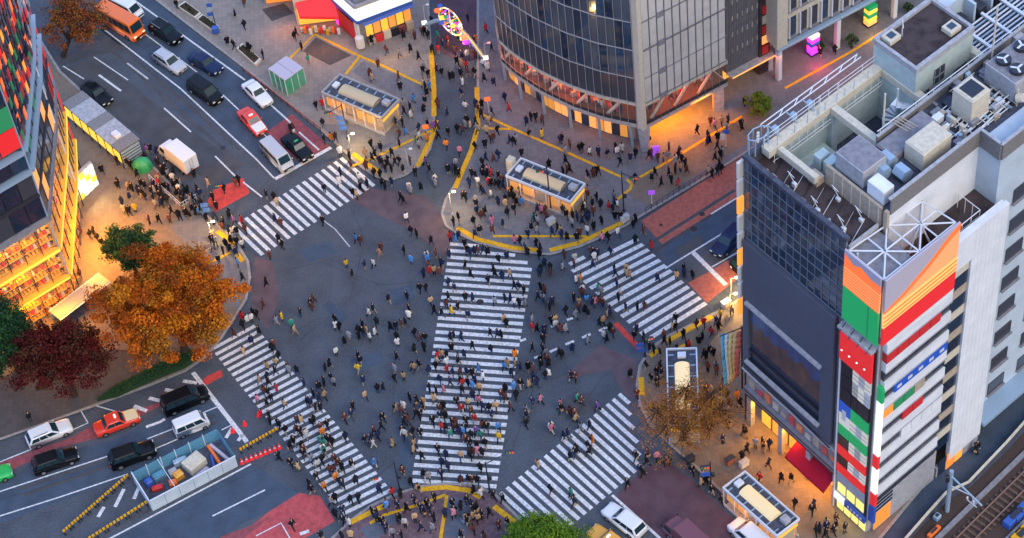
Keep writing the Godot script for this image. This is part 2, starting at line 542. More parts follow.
const SEDAN := {"L": 4.7, "W": 1.76, "H": 1.46, "belt": 0.92, "nose": 0.82, "tail": 0.90, "x": [0.34, 0.06, -0.42, -0.70]}
const TAXI := {"L": 4.7, "W": 1.72, "H": 1.54, "belt": 0.95, "nose": 0.86, "tail": 0.93, "x": [0.36, 0.14, -0.40, -0.60], "roofw": 0.84}
const WAGON := {"L": 4.7, "W": 1.78, "H": 1.56, "belt": 0.95, "nose": 0.86, "tail": 1.0, "x": [0.44, 0.10, -0.78, -0.95], "side": 3, "roofw": 0.82}
const SUV := {"L": 4.75, "W": 1.86, "H": 1.74, "belt": 1.10, "nose": 1.02, "tail": 1.08, "x": [0.38, 0.14, -0.78, -0.95], "side": 3, "wheel": 0.37, "roofw": 0.82}
const MPV := {"L": 4.95, "W": 1.86, "H": 1.93, "belt": 1.10, "nose": 0.98, "tail": 1.12, "x": [0.62, 0.30, -0.88, -0.97], "side": 3, "wheel": 0.34, "roofw": 0.86}
const HIACE := {"L": 4.9, "W": 1.74, "H": 2.02, "belt": 1.16, "nose": 1.02, "tail": 1.12, "x": [0.86, 0.58, -0.94, -0.98], "side": 4, "wheel": 0.33, "roofw": 0.88}
const KEI := {"L": 3.6, "W": 1.5, "H": 1.86, "belt": 1.05, "nose": 0.95, "tail": 1.02, "x": [0.86, 0.60, -0.92, -0.97], "side": 3, "wheel": 0.28, "roofw": 0.86, "axle": 0.66}
const BUS := {"L": 6.9, "W": 2.05, "H": 2.7, "belt": 1.25, "nose": 1.05, "tail": 1.2, "x": [0.93, 0.84, -0.96, -0.985], "side": 6, "wheel": 0.40, "roofw": 0.93, "axle": 0.6}

func box_truck(label: String, at: Vector3, turn: float, length: float, cargo: Material, cab: Material) -> Node3D:
	var t := thing("box_truck", label, "truck", at, turn, "vehicles on the roads round the crossing")
	var st := S()
	bbox(st, Vector3(0.0, 0.62, 0), Vector3(length - 0.4, 0.22, 1.2), 0.04)
	obj("chassis", st, M.tyre, t)
	var cl := length - 1.75
	var cx := -length * 0.5 + cl * 0.5
	part_box("cargo_box", t, cargo, Vector3(cx, 1.88, 0), Vector3(cl, 2.2, 2.0), 0.05)
	for sz in [-1.0, 1.0]:
		part_box("rear_door", t, cargo, Vector3(-length * 0.5 - 0.02, 1.86, sz * 0.49), Vector3(0.04, 2.0, 0.94), 0.015)
		st = S(); tube(st, Vector3(-length * 0.5 - 0.06, 0.95, sz * 0.2), Vector3(-length * 0.5 - 0.06, 2.75, sz * 0.2), 0.025)
		obj("door_bar", st, M.rim, t)
		part_box("tail_light", t, M.tail, Vector3(-length * 0.5 - 0.02, 0.66, sz * 0.75), Vector3(0.06, 0.14, 0.3), 0.02)
		part_box("headlight", t, M.headlight, Vector3(length * 0.5 + 0.01, 0.78, sz * 0.66), Vector3(0.08, 0.2, 0.3), 0.03)
		part_box("mirror", t, M.tyre, Vector3(length * 0.5 - 0.1, 1.6, sz * 1.06), Vector3(0.08, 0.32, 0.16), 0.03)
	st = S()
	var x1 := length * 0.5
	var x0 := x1 - 1.6
	var rr := []
	for l in [[0.45, 0.0, 0.92], [1.2, 0.0, 0.94], [1.28, 0.03, 0.93], [1.98, 0.28, 0.84], [2.08, 0.42, 0.76]]:
		rr.append([Vector3(x0, l[0], -l[2]), Vector3(x1 - l[1], l[0], -l[2]), Vector3(x1 - l[1], l[0], l[2]), Vector3(x0, l[0], l[2])])
	loft(st, rr)
	obj("cab", st, cab, t)
	st = S()
	quad(st, Vector3(x1 - 0.03, 1.3, -0.80), Vector3(x1 - 0.255, 1.94, -0.74), Vector3(x1 - 0.255, 1.94, 0.74), Vector3(x1 - 0.03, 1.3, 0.80))
	obj("windscreen", st, M.car_glass, t)
	for sz in [-1.0, 1.0]:
		st = S()
		quad(st, Vector3(x0 + 0.3, 1.3, sz * 0.945), Vector3(x0 + 0.35, 1.93, sz * 0.86), Vector3(x1 - 0.42, 1.93, sz * 0.86), Vector3(x1 - 0.2, 1.3, sz * 0.945))
		obj("side_window", st, M.car_glass, t)
		for sx in [-0.6, 0.62]:
			var c := Vector3(sx * length * 0.5, 0.36, sz * 0.84)
			st = S(); tube(st, c + Vector3(0, 0, -0.11), c + Vector3(0, 0, 0.115), 0.36, 0.36, 14)
			var wheel := obj("wheel", st, M.tyre, t)
			st = S(); tube(st, c + Vector3(0, 0, sz * 0.1), c + Vector3(0, 0, sz * 0.125), 0.22, 0.2, 10)
			obj("rim", st, M.rim, wheel)
	return t

# ---------------------------------------------------------------- trees
func leaf_card(pv: PackedVector3Array, pn: PackedVector3Array, pc: PackedColorArray, p: Vector3, size: float, c: Color, out: Vector3) -> void:
	var nrm := (out + Vector3(rng.randfn(), rng.randfn() + 0.3, rng.randfn()) * 0.8).normalized()
	var a := nrm.cross(Vector3(rng.randfn(), rng.randfn(), rng.randfn())).normalized()
	var b := nrm.cross(a)
	var s := size * rng.randf_range(0.6, 1.25)
	for q in [[-0.5, 0.0], [0.0, 0.34], [0.5, 0.0], [-0.5, 0.0], [0.5, 0.0], [0.0, -0.34]]:
		pv.append(p + a * s * q[0] + b * s * q[1] + nrm * (0.12 * s if q[0] == 0.0 else 0.0))
		pn.append(nrm)
		pc.append(c)

# c: crown centre, r: radii; leaves gather in clumps on the ends of limbs
func tree(called: String, label: String, base: Vector3, c: Vector3, r: Vector3, clumps: int, leaves: int, size: float, colours: Array, bark: Material, hollow := 0.25, clump_r := 0.28) -> Node3D:
	var t := thing(called, label, "tree", base)
	var st := S()
	var cc := c - base
	var fork := Vector3(cc.x * 0.5, cc.y * 0.45, cc.z * 0.5)
	var tr: float = 0.035 * r.x + 0.12
	tube(st, Vector3.ZERO, fork * 0.5, tr * 1.25, tr, 10)
	tube(st, fork * 0.5, fork, tr, tr * 0.85, 10)
	var trunk := obj("trunk", st, bark, t)
	var spots := []
	for i in clumps:
		var d := Vector3(rng.randfn(), rng.randfn(), rng.randfn()).normalized()
		if d.y < -0.55: d.y *= -0.4
		var q := pow(rng.randf_range(hollow, 1.0), 0.5)
		q *= rng.randf_range(0.74, 1.16)
		spots.append(cc + d * r * q * (1.0 - clump_r * 0.5))
	st = S()
	var limbs := []
	for i in 7:
		var d := Vector3(cos(i * 2.4), 0.35 + 0.25 * (i % 3), sin(i * 2.4))
		var e: Vector3 = cc + d * r * 0.5
		var mid := fork.lerp(e, 0.5) + Vector3(0, 0.25, 0)
		tube(st, fork, mid, tr * 0.55, tr * 0.4, 7)
		tube(st, mid, e, tr * 0.4, tr * 0.2, 6)
		limbs.append(e)
	for s in spots:
		var best: Vector3 = limbs[0]
		for l in limbs:
			if (l as Vector3).distance_to(s) < best.distance_to(s): best = l
		tube(st, best, s, tr * 0.18, 0.012, 4, false)
	obj("limbs", st, bark, t)
	var pv := PackedVector3Array()
	var pn := PackedVector3Array()
	var pc := PackedColorArray()
	for s in spots:
		var base_c: Color = colours[rng.randi() % colours.size()]
		var cr := r * clump_r * rng.randf_range(0.55, 1.35) * Vector3(rng.randf_range(0.8, 1.25), rng.randf_range(0.6, 1.0), rng.randf_range(0.8, 1.25))
		for k in leaves:
			var d := Vector3(rng.randfn(), rng.randfn(), rng.randfn()).normalized()
			var p: Vector3 = s + d * cr * pow(rng.randf(), 0.45)
			var kx := rng.randf_range(0.75, 1.3)
			var lc := base_c.lerp(colours[rng.randi() % colours.size()], 0.3 * rng.randf())
			leaf_card(pv, pn, pc, p, size, Color(lc.r * kx, lc.g * kx, lc.b * kx), d)
	var arr := []
	arr.resize(Mesh.ARRAY_MAX)
	arr[Mesh.ARRAY_VERTEX] = pv
	arr[Mesh.ARRAY_NORMAL] = pn
	arr[Mesh.ARRAY_COLOR] = pc
	var am := ArrayMesh.new()
	am.add_surface_from_arrays(Mesh.PRIMITIVE_TRIANGLES, arr)
	inst("crown", am, M.leaf, t)
	return t

# ---------------------------------------------------------------- materials
func materials() -> void:
	cloth_n = bumps(5, 0.05, 256)
	var blot := grain(11, 0.006, 0.12, 0.80, 1.12, 1024, 0.25)
	var fine := grain(23, 0.02, 0.2, 0.75, 1.15, 512, 0.2)
	var rough_n := bumps(31, 0.12, 512)
	var wear := grain(41, 0.03, 0.25, 0.55, 1.25, 512, 0.1)
	M.asphalt = noisy(mat(0.088, 0.103, 0.130, 0.85), blot, 1.0 / 31.0, rough_n, 0.35)
	M.asphalt_new = noisy(mat(0.068, 0.096, 0.142, 0.85), blot, 1.0 / 17.0, rough_n, 0.35)
	M.asphalt_old = noisy(mat(0.088, 0.090, 0.102, 0.9), blot, 1.0 / 19.0, rough_n, 0.4)
	M.asphalt_pink = noisy(mat(0.134, 0.098, 0.114, 0.85), blot, 1.0 / 13.0, rough_n, 0.35)
	M.asphalt_plum = noisy(mat(0.120, 0.072, 0.094, 0.85), blot, 1.0 / 15.0, rough_n, 0.35)
	M.red_road = noisy(mat(0.50, 0.095, 0.105, 0.85), fine, 1.0 / 9.0, rough_n, 0.35)
	M.red_dull = noisy(mat(0.30, 0.085, 0.10, 0.85), fine, 1.0 / 9.0, rough_n, 0.35)
	M.red_brick_road = noisy(mat(0.42, 0.135, 0.105, 0.85), fine, 1.0 / 7.0, rough_n, 0.35)
	M.red_bright = noisy(mat(0.60, 0.075, 0.065, 0.8), fine, 1.0 / 9.0)
	M.paint = noisy(mat(0.80, 0.82, 0.86, 0.7), grain(61, 0.03, 0.3, 0.64, 1.14, 512, 0.25), 1.0 / 6.0)
	M.paint_thin = noisy(mat(0.55, 0.57, 0.62, 0.7), wear, 1.0 / 5.0)
	M.yellow = noisy(mat(0.86, 0.47, 0.03, 0.75), grain(62, 0.03, 0.3, 0.72, 1.05, 256, 0.2), 1.0 / 4.0)
	var pav := slabs(71, 32, 512, 0.93, 1.04, 0.9)
	M.pave_grey = noisy(mat(0.165, 0.170, 0.195, 0.85), pav, 1.0 / 19.2)
	M.pave_beige = noisy(mat(0.262, 0.232, 0.215, 0.85), pav, 1.0 / 19.2)
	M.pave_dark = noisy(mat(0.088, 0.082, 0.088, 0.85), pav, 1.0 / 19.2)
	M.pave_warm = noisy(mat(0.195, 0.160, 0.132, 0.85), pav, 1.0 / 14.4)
	M.pave_mauve = noisy(mat(0.170, 0.112, 0.134, 0.85), slabs(72, 64, 1024, 0.88, 1.06, 0.85), 1.0 / 25.6)
	M.pave_slate = noisy(mat(0.11, 0.125, 0.165, 0.85), pav, 1.0 / 19.2)
	M.kerb = noisy(mat(0.33, 0.31, 0.30, 0.85), fine, 1.0 / 6.0)
	M.ballast = noisy(mat(0.10, 0.072, 0.066, 0.95), grain(81, 0.2, 0.45, 0.35, 1.5, 512, 0.3), 1.0 / 7.0, rough_n, 1.0)
	M.rail = mat(0.32, 0.20, 0.16, 0.45, 0.6)
	M.sleeper = noisy(mat(0.16, 0.11, 0.09, 0.9), wear, 0.3)
	M.manhole = mat(0.05, 0.045, 0.05, 0.6, 0.4)
	M.white_wall = noisy(mat(0.76, 0.80, 0.86, 0.75), grain(91, 0.01, 0.12, 0.86, 1.05, 512), 1.0 / 14.0)
	M.blue_wall = noisy(mat(0.50, 0.60, 0.70, 0.75), grain(91, 0.01, 0.12, 0.86, 1.05, 512), 1.0 / 14.0)
	M.teal_wall = noisy(mat(0.50, 0.61, 0.60, 0.8), grain(92, 0.015, 0.12, 0.82, 1.05, 512), 1.0 / 9.0)
	M.beige_wall = noisy(mat(0.50, 0.42, 0.33, 0.8), grain(93, 0.02, 0.12, 0.78, 1.05, 512), 1.0 / 6.0)
	M.cream = noisy(mat(0.66, 0.61, 0.50, 0.75), grain(93, 0.02, 0.12, 0.82, 1.05, 512), 1.0 / 6.0)
	M.grey_wall = noisy(mat(0.26, 0.26, 0.30, 0.8), fine, 1.0 / 9.0)
	M.grey_light = noisy(mat(0.42, 0.43, 0.47, 0.7), fine, 1.0 / 7.0)
	M.roof_dark = noisy(mat(0.075, 0.058, 0.062, 0.9), grain(95, 0.012, 0.15, 0.5, 1.45, 512, 0.1), 1.0 / 11.0, rough_n, 0.4)
	M.roof_slate = noisy(mat(0.085, 0.095, 0.135, 0.8), grain(95, 0.02, 0.15, 0.6, 1.3, 512, 0.1), 1.0 / 9.0)
	M.steel_blue = mat(0.30, 0.42, 0.55, 0.5, 0.2)
	M.steel_white = mat(0.66, 0.70, 0.76, 0.45, 0.1)
	M.steel_dark = mat(0.035, 0.04, 0.055, 0.5, 0.3)
	M.louvre = noisy(mat(0.24, 0.235, 0.24, 0.7), fine, 1.0 / 3.0)
	M.glass_dark = mat(0.012, 0.026, 0.055, 0.06)
	M.glass_dark.metallic_specular = 0.75
	M.glass_blue = mat(0.02, 0.05, 0.10, 0.05)
	M.glass_blue.metallic_specular = 0.8
	M.glass_grey = mat(0.05, 0.055, 0.075, 0.08)
	M.car_glass = mat(0.012, 0.035, 0.048, 0.05)
	M.clear = mat(0.75, 0.85, 0.9, 0.03); M.clear.metallic_specular = 0.25; M.clear.transparency = BaseMaterial3D.TRANSPARENCY_ALPHA; M.clear.albedo_color.a = 0.03
	M.clear_green = mat(0.05, 0.55, 0.30, 0.05); M.clear_green.transparency = BaseMaterial3D.TRANSPARENCY_ALPHA; M.clear_green.albedo_color.a = 0.30
	M.clear_blue = mat(0.15, 0.45, 0.65, 0.32); M.clear_blue.transparency = BaseMaterial3D.TRANSPARENCY_ALPHA; M.clear_blue.albedo_color.a = 0.38
	M.panel_white = noisy(mat(0.62, 0.61, 0.59, 0.35), grain(96, 0.004, 0.03, 0.84, 1.06, 512), 1.0 / 24.0)
	M.silver = mat(0.50, 0.50, 0.51, 0.35, 0.3)
	M.bark = noisy(mat(0.07, 0.05, 0.04, 0.95), wear, 0.8)
	M.leaf = mat(1, 1, 1, 0.7); M.leaf.vertex_color_use_as_albedo = true; M.leaf.backlight_enabled = true; M.leaf.backlight = Color(0.25, 0.22, 0.15)
	M.hedge = mat(1, 1, 1, 0.8); M.hedge.vertex_color_use_as_albedo = true
	M.skin = mat(0.50, 0.32, 0.24, 0.6)
	M.hair = mat(0.010, 0.008, 0.008, 0.6)
	M.brown_hair = mat(0.05, 0.028, 0.018, 0.6)
	M.shoe = mat(0.02, 0.018, 0.018, 0.5)
	M.tyre = mat(0.012, 0.012, 0.014, 0.8)
	M.rim = mat(0.35, 0.36, 0.38, 0.35, 0.7)
	M.headlight = mat(0.55, 0.58, 0.6, 0.15)
	M.head_on = lit(1.0, 0.88, 0.55, 1.6)
	M.tail = mat(0.30, 0.012, 0.012, 0.3)
	M.tail_on = lit(1.0, 0.03, 0.02, 1.4)
	M.plate = mat(0.6, 0.62, 0.6, 0.5)
	M.black_paint = car_paint(0.006, 0.007, 0.010, 0.25)
	M.navy_paint = car_paint(0.008, 0.018, 0.070, 0.3)
	M.white_paint = car_paint(0.68, 0.70, 0.74)
	M.silver_paint = car_paint(0.42, 0.44, 0.49)
	M.red_paint = car_paint(0.68, 0.045, 0.022)
	M.orange_paint = car_paint(0.80, 0.16, 0.02)
	M.yellow_paint = car_paint(0.72, 0.34, 0.03)
	M.cream_paint = car_paint(0.70, 0.58, 0.34)
	M.green_paint = car_paint(0.02, 0.42, 0.09)
	M.maroon_paint = car_paint(0.16, 0.045, 0.06)
	M.red_sign = lit(0.80, 0.025, 0.03, 0.55)
	M.red_flat = mat(0.62, 0.03, 0.035, 0.5)
	M.green_sign = lit(0.01, 0.36, 0.12, 0.55)
	M.green_flat = mat(0.03, 0.30, 0.12, 0.5)
	M.blue_sign = lit(0.02, 0.10, 0.55, 0.45)
	M.blue_flat = mat(0.03, 0.10, 0.42, 0.5)
	M.white_sign = lit(0.95, 0.98, 0.90, 0.75)
	M.white_flat = mat(0.62, 0.62, 0.60, 0.6)
	M.black_flat = mat(0.015, 0.018, 0.03, 0.35)
	M.orange_sign = lit(0.95, 0.17, 0.04, 0.75)
	M.peach_sign = lit(0.95, 0.34, 0.14, 0.75)
	M.pale_orange_sign = lit(1.0, 0.48, 0.14, 0.9)
	M.lilac_board = mat(0.46, 0.43, 0.52, 0.6)
	M.shop_lime = lit(0.95, 0.80, 0.22, 0.85)
	M.shop_amber = lit(1.0, 0.36, 0.05, 0.85)
	M.shop_gold = lit(1.0, 0.46, 0.05, 0.9)
	M.shop_yellow = lit(1.0, 0.60, 0.07, 1.0)
	M.shop_orange = lit(1.0, 0.26, 0.04, 0.8)
	M.bulb = lit(1.0, 0.85, 0.55, 6.0)
	M.bulb_white = lit(1.0, 0.75, 0.70, 1.0)
	M.cafe = lit(1.0, 0.36, 0.10, 0.95)
	M.gold_glow_tint = mat(0.75, 0.42, 0.06, 0.6)  # gold colour stands in for the yellow shop glow on ledges and shelves
	M.vault_lit = lit(1.0, 0.80, 0.48, 0.55)
	M.pink_neon = lit(1.0, 0.03, 0.35, 2.2)
	M.violet_neon = lit(0.50, 0.05, 1.0, 1.1)
	M.violet_screen = lit(0.35, 0.08, 0.75, 0.7)
	M.slate_wall = noisy(mat(0.165, 0.17, 0.205, 0.7), fine, 1.0 / 9.0)
	M.magenta = mat(0.36, 0.010, 0.030, 0.8)
	M.pane_grey = mat(0.20, 0.23, 0.28, 0.2)
	M.glass_facade = mat(0.05, 0.068, 0.10, 0.09)
	M.glass_facade.metallic_specular = 0.75
	M.wood = mat(0.14, 0.065, 0.03, 0.6)
	M.vault = mat(0.70, 0.56, 0.33, 0.6)
	M.slate_panel = noisy(mat(0.095, 0.105, 0.145, 0.6), grain(97, 0.004, 0.05, 0.9, 1.05, 512), 1.0 / 20.0)
	M.white_board = lit(0.90, 0.88, 0.80, 0.30)  # weak emission stands in for the spotlights falling on the boards
	M.mullion = mat(0.20, 0.23, 0.29, 0.5, 0.2)
	M.amber_dim = lit(1.0, 0.42, 0.08, 0.45)
	for k in COAT:
		coat_m[k] = [tone(COAT[k], 1.0), tone(COAT[k], 0.75), tone(COAT[k], 1.25)]
	for l in LOW: low_m.append(tone(l))

func car_paint(r: float, g: float, b: float, coat := 0.6) -> StandardMaterial3D:
	var m := mat(r, g, b, 0.35)
	m.clearcoat_enabled = true
	m.clearcoat = coat
	m.metallic_specular = 0.5 * coat + 0.1
	m.clearcoat_roughness = 0.08
	return m

func ground_patch(called: String, m: Material, p: Array, y: float) -> void:
	var st := S()
	sheet(st, pts(p), y)
	struct(obj(called, st, m))

func line(p: Array, w: float, m: Material = null, called := "road_marking", y := 0.009) -> void:
	var st := S()
	ribbon(st, pts(p), w, y)
	struct(obj(called, st, m if m else M.paint))

func pavement(called: String, m: Material, p: Array) -> void:
	var q := pts(p)
	var st := S()
	prism(st, q, -0.05, 0.13)
	var o := struct(obj(called, st, m))
	st = S()
	var ring := q.duplicate(); ring.append(q[0])
	ribbon(st, ring, 0.32, 0.142)
	for i in q.size():
		pass
	obj("kerb", st, M.kerb, o)

# e0, e1: the two long edges of the crossing [from, to]; stripes run from one to the other
func zebra(label: String, e0: Array, e1: Array, n: int, cut0 := {}, cut1 := {}) -> void:
	var o := Node3D.new()
	o.name = numbered("zebra_crossing")
	add_child(o)
	struct(o, label)
	for i in n:
		var t0 := (i + 0.0) / (n - 1.0)
		var a := Vector2(e0[0], e0[1]).lerp(Vector2(e0[2], e0[3]), t0)
		var b := Vector2(e1[0], e1[1]).lerp(Vector2(e1[2], e1[3]), t0)
		var step := (Vector2(e0[2], e0[3]) - Vector2(e0[0], e0[1])) / (n - 1.0) * 0.5
		var aa := a.lerp(b, cut0.get(i, 0.0))
		var bb := a.lerp(b, 1.0 - cut1.get(i, 0.0))
		var st := S()
		sheet(st, PackedVector2Array([aa - step * 0.5, bb - step * 0.5, bb + step * 0.5, aa + step * 0.5]), 0.010)
		obj("stripe", st, M.paint, o)

func slab_box(st: SurfaceTool, o: Vector3, ex: Vector3, ey: Vector3, ez: Vector3) -> void:
	var p := []
	for i in 8:
		p.append(o + (ex if i & 1 else Vector3.ZERO) + (ey if i & 2 else Vector3.ZERO) + (ez if i & 4 else Vector3.ZERO))
	for f in [[0, 2, 3, 1], [5, 7, 6, 4], [4, 6, 2, 0], [1, 3, 7, 5], [2, 6, 7, 3], [4, 0, 1, 5]]:
		quad(st, p[f[0]], p[f[1]], p[f[2]], p[f[3]])

# a flat piece on a wall from plan point a to b, y0 to y1, standing proud by out (to the wall's outer side, given by side)
func plate(called: String, parent: Node3D, m: Material, a: Vector2, b: Vector2, y0: float, y1: float, proud: float, side: float, thick := 0.08) -> MeshInstance3D:
	var st := S()
	var d := (b - a).normalized()
	var n := Vector2(-d.y, d.x) * side
	var o := Vector3(a.x + n.x * (proud - thick), y0, a.y + n.y * (proud - thick))
	slab_box(st, o, Vector3(b.x - a.x, 0, b.y - a.y), Vector3(0, y1 - y0, 0), Vector3(n.x, 0, n.y) * thick)
	return obj(called, st, m, parent)

func pole(called: String, label: String, category: String, at: Vector3, h: float, m: Material, r := 0.09) -> Node3D:
	var t := thing(called, label, category, at)
	var st := S()
	tube(st, Vector3.ZERO, Vector3(0, h, 0), r, r * 0.7, 8)
	obj("post", st, m, t)
	st = S()
	tube(st, Vector3.ZERO, Vector3(0, 0.12, 0), r * 2.2, r * 1.9, 10)
	obj("base_plate", st, m, t)
	return t

# ---------------------------------------------------------------- the scene
func _ready() -> void:
	rng.seed = 20240
	var cam := Camera3D.new()
	cam.name = "camera"
	add_child(cam)
	cam.position = Vector3(0, 177.6116, 159.9222)
	cam.basis = Basis(Vector3(0.991761, -0.085718, 0.095199), Vector3(0.128103, 0.663618, -0.737022), Vector3(-0.000000, 0.743145, 0.669131))
	cam.fov = 14.5580
	cam.near = 1.0
	cam.far = 1500.0
	cam.current = true
	var we := WorldEnvironment.new()
	we.name = "environment"
	var env := Environment.new()
	env.background_mode = Environment.BG_SKY
	var sky := Sky.new()
	var sm := ProceduralSkyMaterial.new()
	sm.sky_top_color = Color(0.55, 0.68, 0.90)
	sm.sky_horizon_color = Color(0.68, 0.73, 0.84)
	sm.sky_curve = 0.2
	sm.ground_bottom_color = Color(0.16, 0.15, 0.18)
	sm.ground_horizon_color = Color(0.42, 0.38, 0.45)
	sm.sun_angle_max = 1.0
	sky.sky_material = sm
	env.sky = sky
	env.background_energy_multiplier = 1.75
	env.tonemap_mode = Environment.TONE_MAPPER_LINEAR
	env.tonemap_exposure = 1.18
	env.sdfgi_enabled = true
	env.ssao_enabled = true
	env.ssil_enabled = true
	we.environment = env
	add_child(we)
	var sun := DirectionalLight3D.new()
	sun.name = "sun"
	sun.light_energy = 0.5
	sun.light_color = Color(1.0, 0.96, 0.92)
	sun.light_angular_distance = 40.0
	sun.shadow_enabled = true
	add_child(sun)
	sun.rotation_degrees = Vector3(-40, 32, 0)
	materials()
	make_poses()
	setting()
	magnet()
	glass_building()
	north_buildings()
	west_building()
	kiosks()
	vehicles()
	trees()
	street_things()
	people()

func setting() -> void:
	var st := S()
	quad(st, Vector3(-500, 0, -500), Vector3(500, 0, -500), Vector3(500, 0, 500), Vector3(-500, 0, 500))
	struct(obj("ground", st, M.asphalt))
	# road surfaces of other tones
	ground_patch("road_surface", M.asphalt_new, [-45.61, -61.95, -40.51, -53.22, -28.04, -35.52, -23.49, -27.46, -19.96, -22.97, -26.62, -19.06, -31.50, -26.83, -40.30, -38.94, -48.96, -50.52], 0.004)
	ground_patch("road_surface", M.asphalt_old, [-53.86, -43.76, -49.42, -45.38, -37.06, -29.62, -30.32, -22.28, -33.97, -19.55, -40.73, -26.78, -45.83, -33.03], 0.004)
	ground_patch("road_surface", M.asphalt_old, [-59.54, -52.57, -49.43, -52.58, -44.93, -46.24, -49.56, -45.60, -53.64, -44.47], 0.004)
	ground_patch("road_surface", M.asphalt_new, [-63.39, 23.64, -57.16, 20.94, -50.85, 17.93, -44.89, 17.26, -35.65, 12.10, -30.86, 19.53, -33.46, 21.13, -43.12, 22.25, -56.79, 26.48, -62.99, 28.19], 0.004)
	ground_patch("road_surface", M.asphalt_new, [17.36, -0.53, 27.43, -6.52, 26.77, -2.64, 17.21, 2.84], 0.004)
	ground_patch("road_surface", M.asphalt_new, [-50.16, 32.07, -43.14, 29.51, -30.04, 23.01, -25.03, 27.62, -28.23, 29.17, -31.40, 30.59, -40.72, 35.37], 0.004)
	ground_patch("worn_red_road", M.asphalt_pink, [-19.04, -15.69, -15.22, -15.66, -9.05, -13.23, -7.07, -9.61, -5.99, -6.85, -6.92, -2.29, -10.60, -7.66, -15.42, -11.75], 0.0055)
	ground_patch("worn_red_road", M.asphalt_pink, [-29.19, -7.12, -27.35, -5.85, -26.53, -0.60, -28.00, 4.41, -28.66, 3.11, -29.86, -0.41, -29.69, -5.00], 0.0055)
	ground_patch("worn_red_road", M.asphalt_pink, [3.61, 16.91, 8.49, 12.76, 12.19, 15.52, 11.34, 20.96, 10.27, 20.10, 9.12, 16.42], 0.0055)
	ground_patch("plum_road", M.asphalt_plum, [13.09, 29.01, 15.47, 31.99, 21.14, 41.26, 16.15, 47.06, 12.03, 39.85, 7.51, 33.15, 10.48, 30.42], 0.0055)
	ground_patch("red_lane", M.red_dull, [-27.68, -27.53, -24.41, -30.12, -19.71, -23.27, -23.31, -20.84], 0.0055)
	ground_patch("red_lane", M.red_bright, [-34.93, -16.88, -34.09, -18.73, -30.58, -20.12, -29.77, -17.45, -34.09, -14.91], 0.0055)
	ground_patch("red_lane", M.red_brick_road, [15.42, -4.81, 23.66, -9.97, 28.82, -13.36, 27.73, -6.95, 23.49, -4.49, 17.38, -0.68], 0.0055)
	ground_patch("red_lane", M.red_brick_road, [19.30, 5.48, 22.00, 4.13, 25.99, 1.91, 26.20, 4.71, 20.93, 8.74], 0.0055)
	ground_patch("red_lane", M.red_road, [-28.39, 29.40, -25.14, 27.47, -22.94, 28.21, -21.50, 31.63, -24.04, 33.00, -26.25, 33.90, -31.43, 34.96, -30.78, 31.32], 0.0055)
	ground_patch("red_lane", M.red_dull, [-37.64, 34.00, -32.97, 31.60, -29.72, 30.72, -28.03, 29.71, -29.10, 30.82, -34.01, 34.56], 0.0060)
	ground_patch("red_lane", M.red_dull, [-57.34, 18.37, -53.60, 17.21, -49.84, 16.18, -47.16, 14.69, -43.57, 13.75, -39.40, 12.61, -40.05, 13.34, -46.55, 16.58, -50.87, 17.38, -57.23, 20.00, -61.42, 21.59, -61.55, 19.97], 0.0058)
	ground_patch("red_lane", M.red_bright, [-35.66, 10.82, -34.88, 9.95, -33.32, 9.35, -33.10, 10.25, -34.88, 11.24], 0.0060)
	ground_patch("red_lane", M.red_bright, [10.27, 10.02, 10.85, 9.82, 12.98, 13.80, 12.38, 14.13], 0.0060)
	ground_patch("street_surface", M.asphalt_new, [32.82, 42.47, 38.27, 37.14, 47.65, 28.27, 55.14, 19.91, 55.41, 26.86, 47.99, 33.59, 43.06, 37.65, 40.71, 38.53, 38.29, 40.63, 35.33, 43.47, 33.24, 46.14], 0.004)
	ground_patch("arcade_floor", M.asphalt_plum, [-4.40, -59.92, 1.11, -58.81, -0.87, -35.53, -3.13, -35.59, -5.95, -38.38], 0.0045)
	ground_patch("track_bed", M.ballast, [33.97, 45.06, 35.84, 42.94, 38.45, 40.78, 40.75, 38.79, 43.26, 37.68, 48.19, 33.62, 55.41, 26.86, 61.38, 42.05, 41.68, 59.91], 0.02)
	# patch repairs and tarred seams
	for q in [[-24.06, -7.17, -20.52, -8.13, -19.67, -6.08, -23.19, -4.97], [-14.01, 0.79, -11.46, 0.32, -11.17, 2.79, -13.69, 3.27], [2.66, 5.17, 4.50, 4.88, 4.58, 8.17, 2.65, 8.43], [3.31, 19.64, 6.62, 19.08, 6.96, 21.61, 3.64, 22.42], [-20.87, 1.13, -18.95, 4.16, -19.88, 4.90, -21.81, 1.88], [-14.53, 19.46, -13.42, 19.09, -13.13, 26.38, -14.21, 26.73], [-38.36, -35.26, -35.20, -30.70, -36.07, -29.44, -39.35, -33.99], [-47.47, 20.89, -42.12, 19.33, -41.44, 20.79, -46.76, 22.46], [18.61, 0.31, 21.74, -1.48, 22.27, -0.45, 19.12, 1.48], [-18.99, 10.31, -15.61, 9.43, -15.04, 11.25, -18.42, 12.26]]:
		ground_patch("road_repair", M.asphalt_old if q[0] > 0 else M.asphalt_new, q, 0.0048)
	for q in [[-27.85, -3.91, -21.80, -4.88, -15.10, -0.16, -8.03, 0.30], [-24.44, 6.49, -18.60, 1.52, -16.46, -7.42, -17.95, -13.34], [-26.03, -24.08, -32.10, -30.48, -41.00, -43.20, -47.68, -51.25], [-11.84, 2.68, -13.85, 9.73, -14.85, 19.41], [3.13, 0.70, 3.08, 9.67, 0.11, 19.11, -2.44, 25.46], [-57.00, 23.34, -47.46, 21.16, -35.64, 16.70], [2.71, 24.96, 7.88, 17.62, 11.81, 14.32], [-46.02, 31.21, -35.60, 26.46, -25.95, 21.94, -20.55, 21.20], [17.36, 1.02, 26.86, -4.53], [8.17, 32.11, 14.40, 38.99]]:
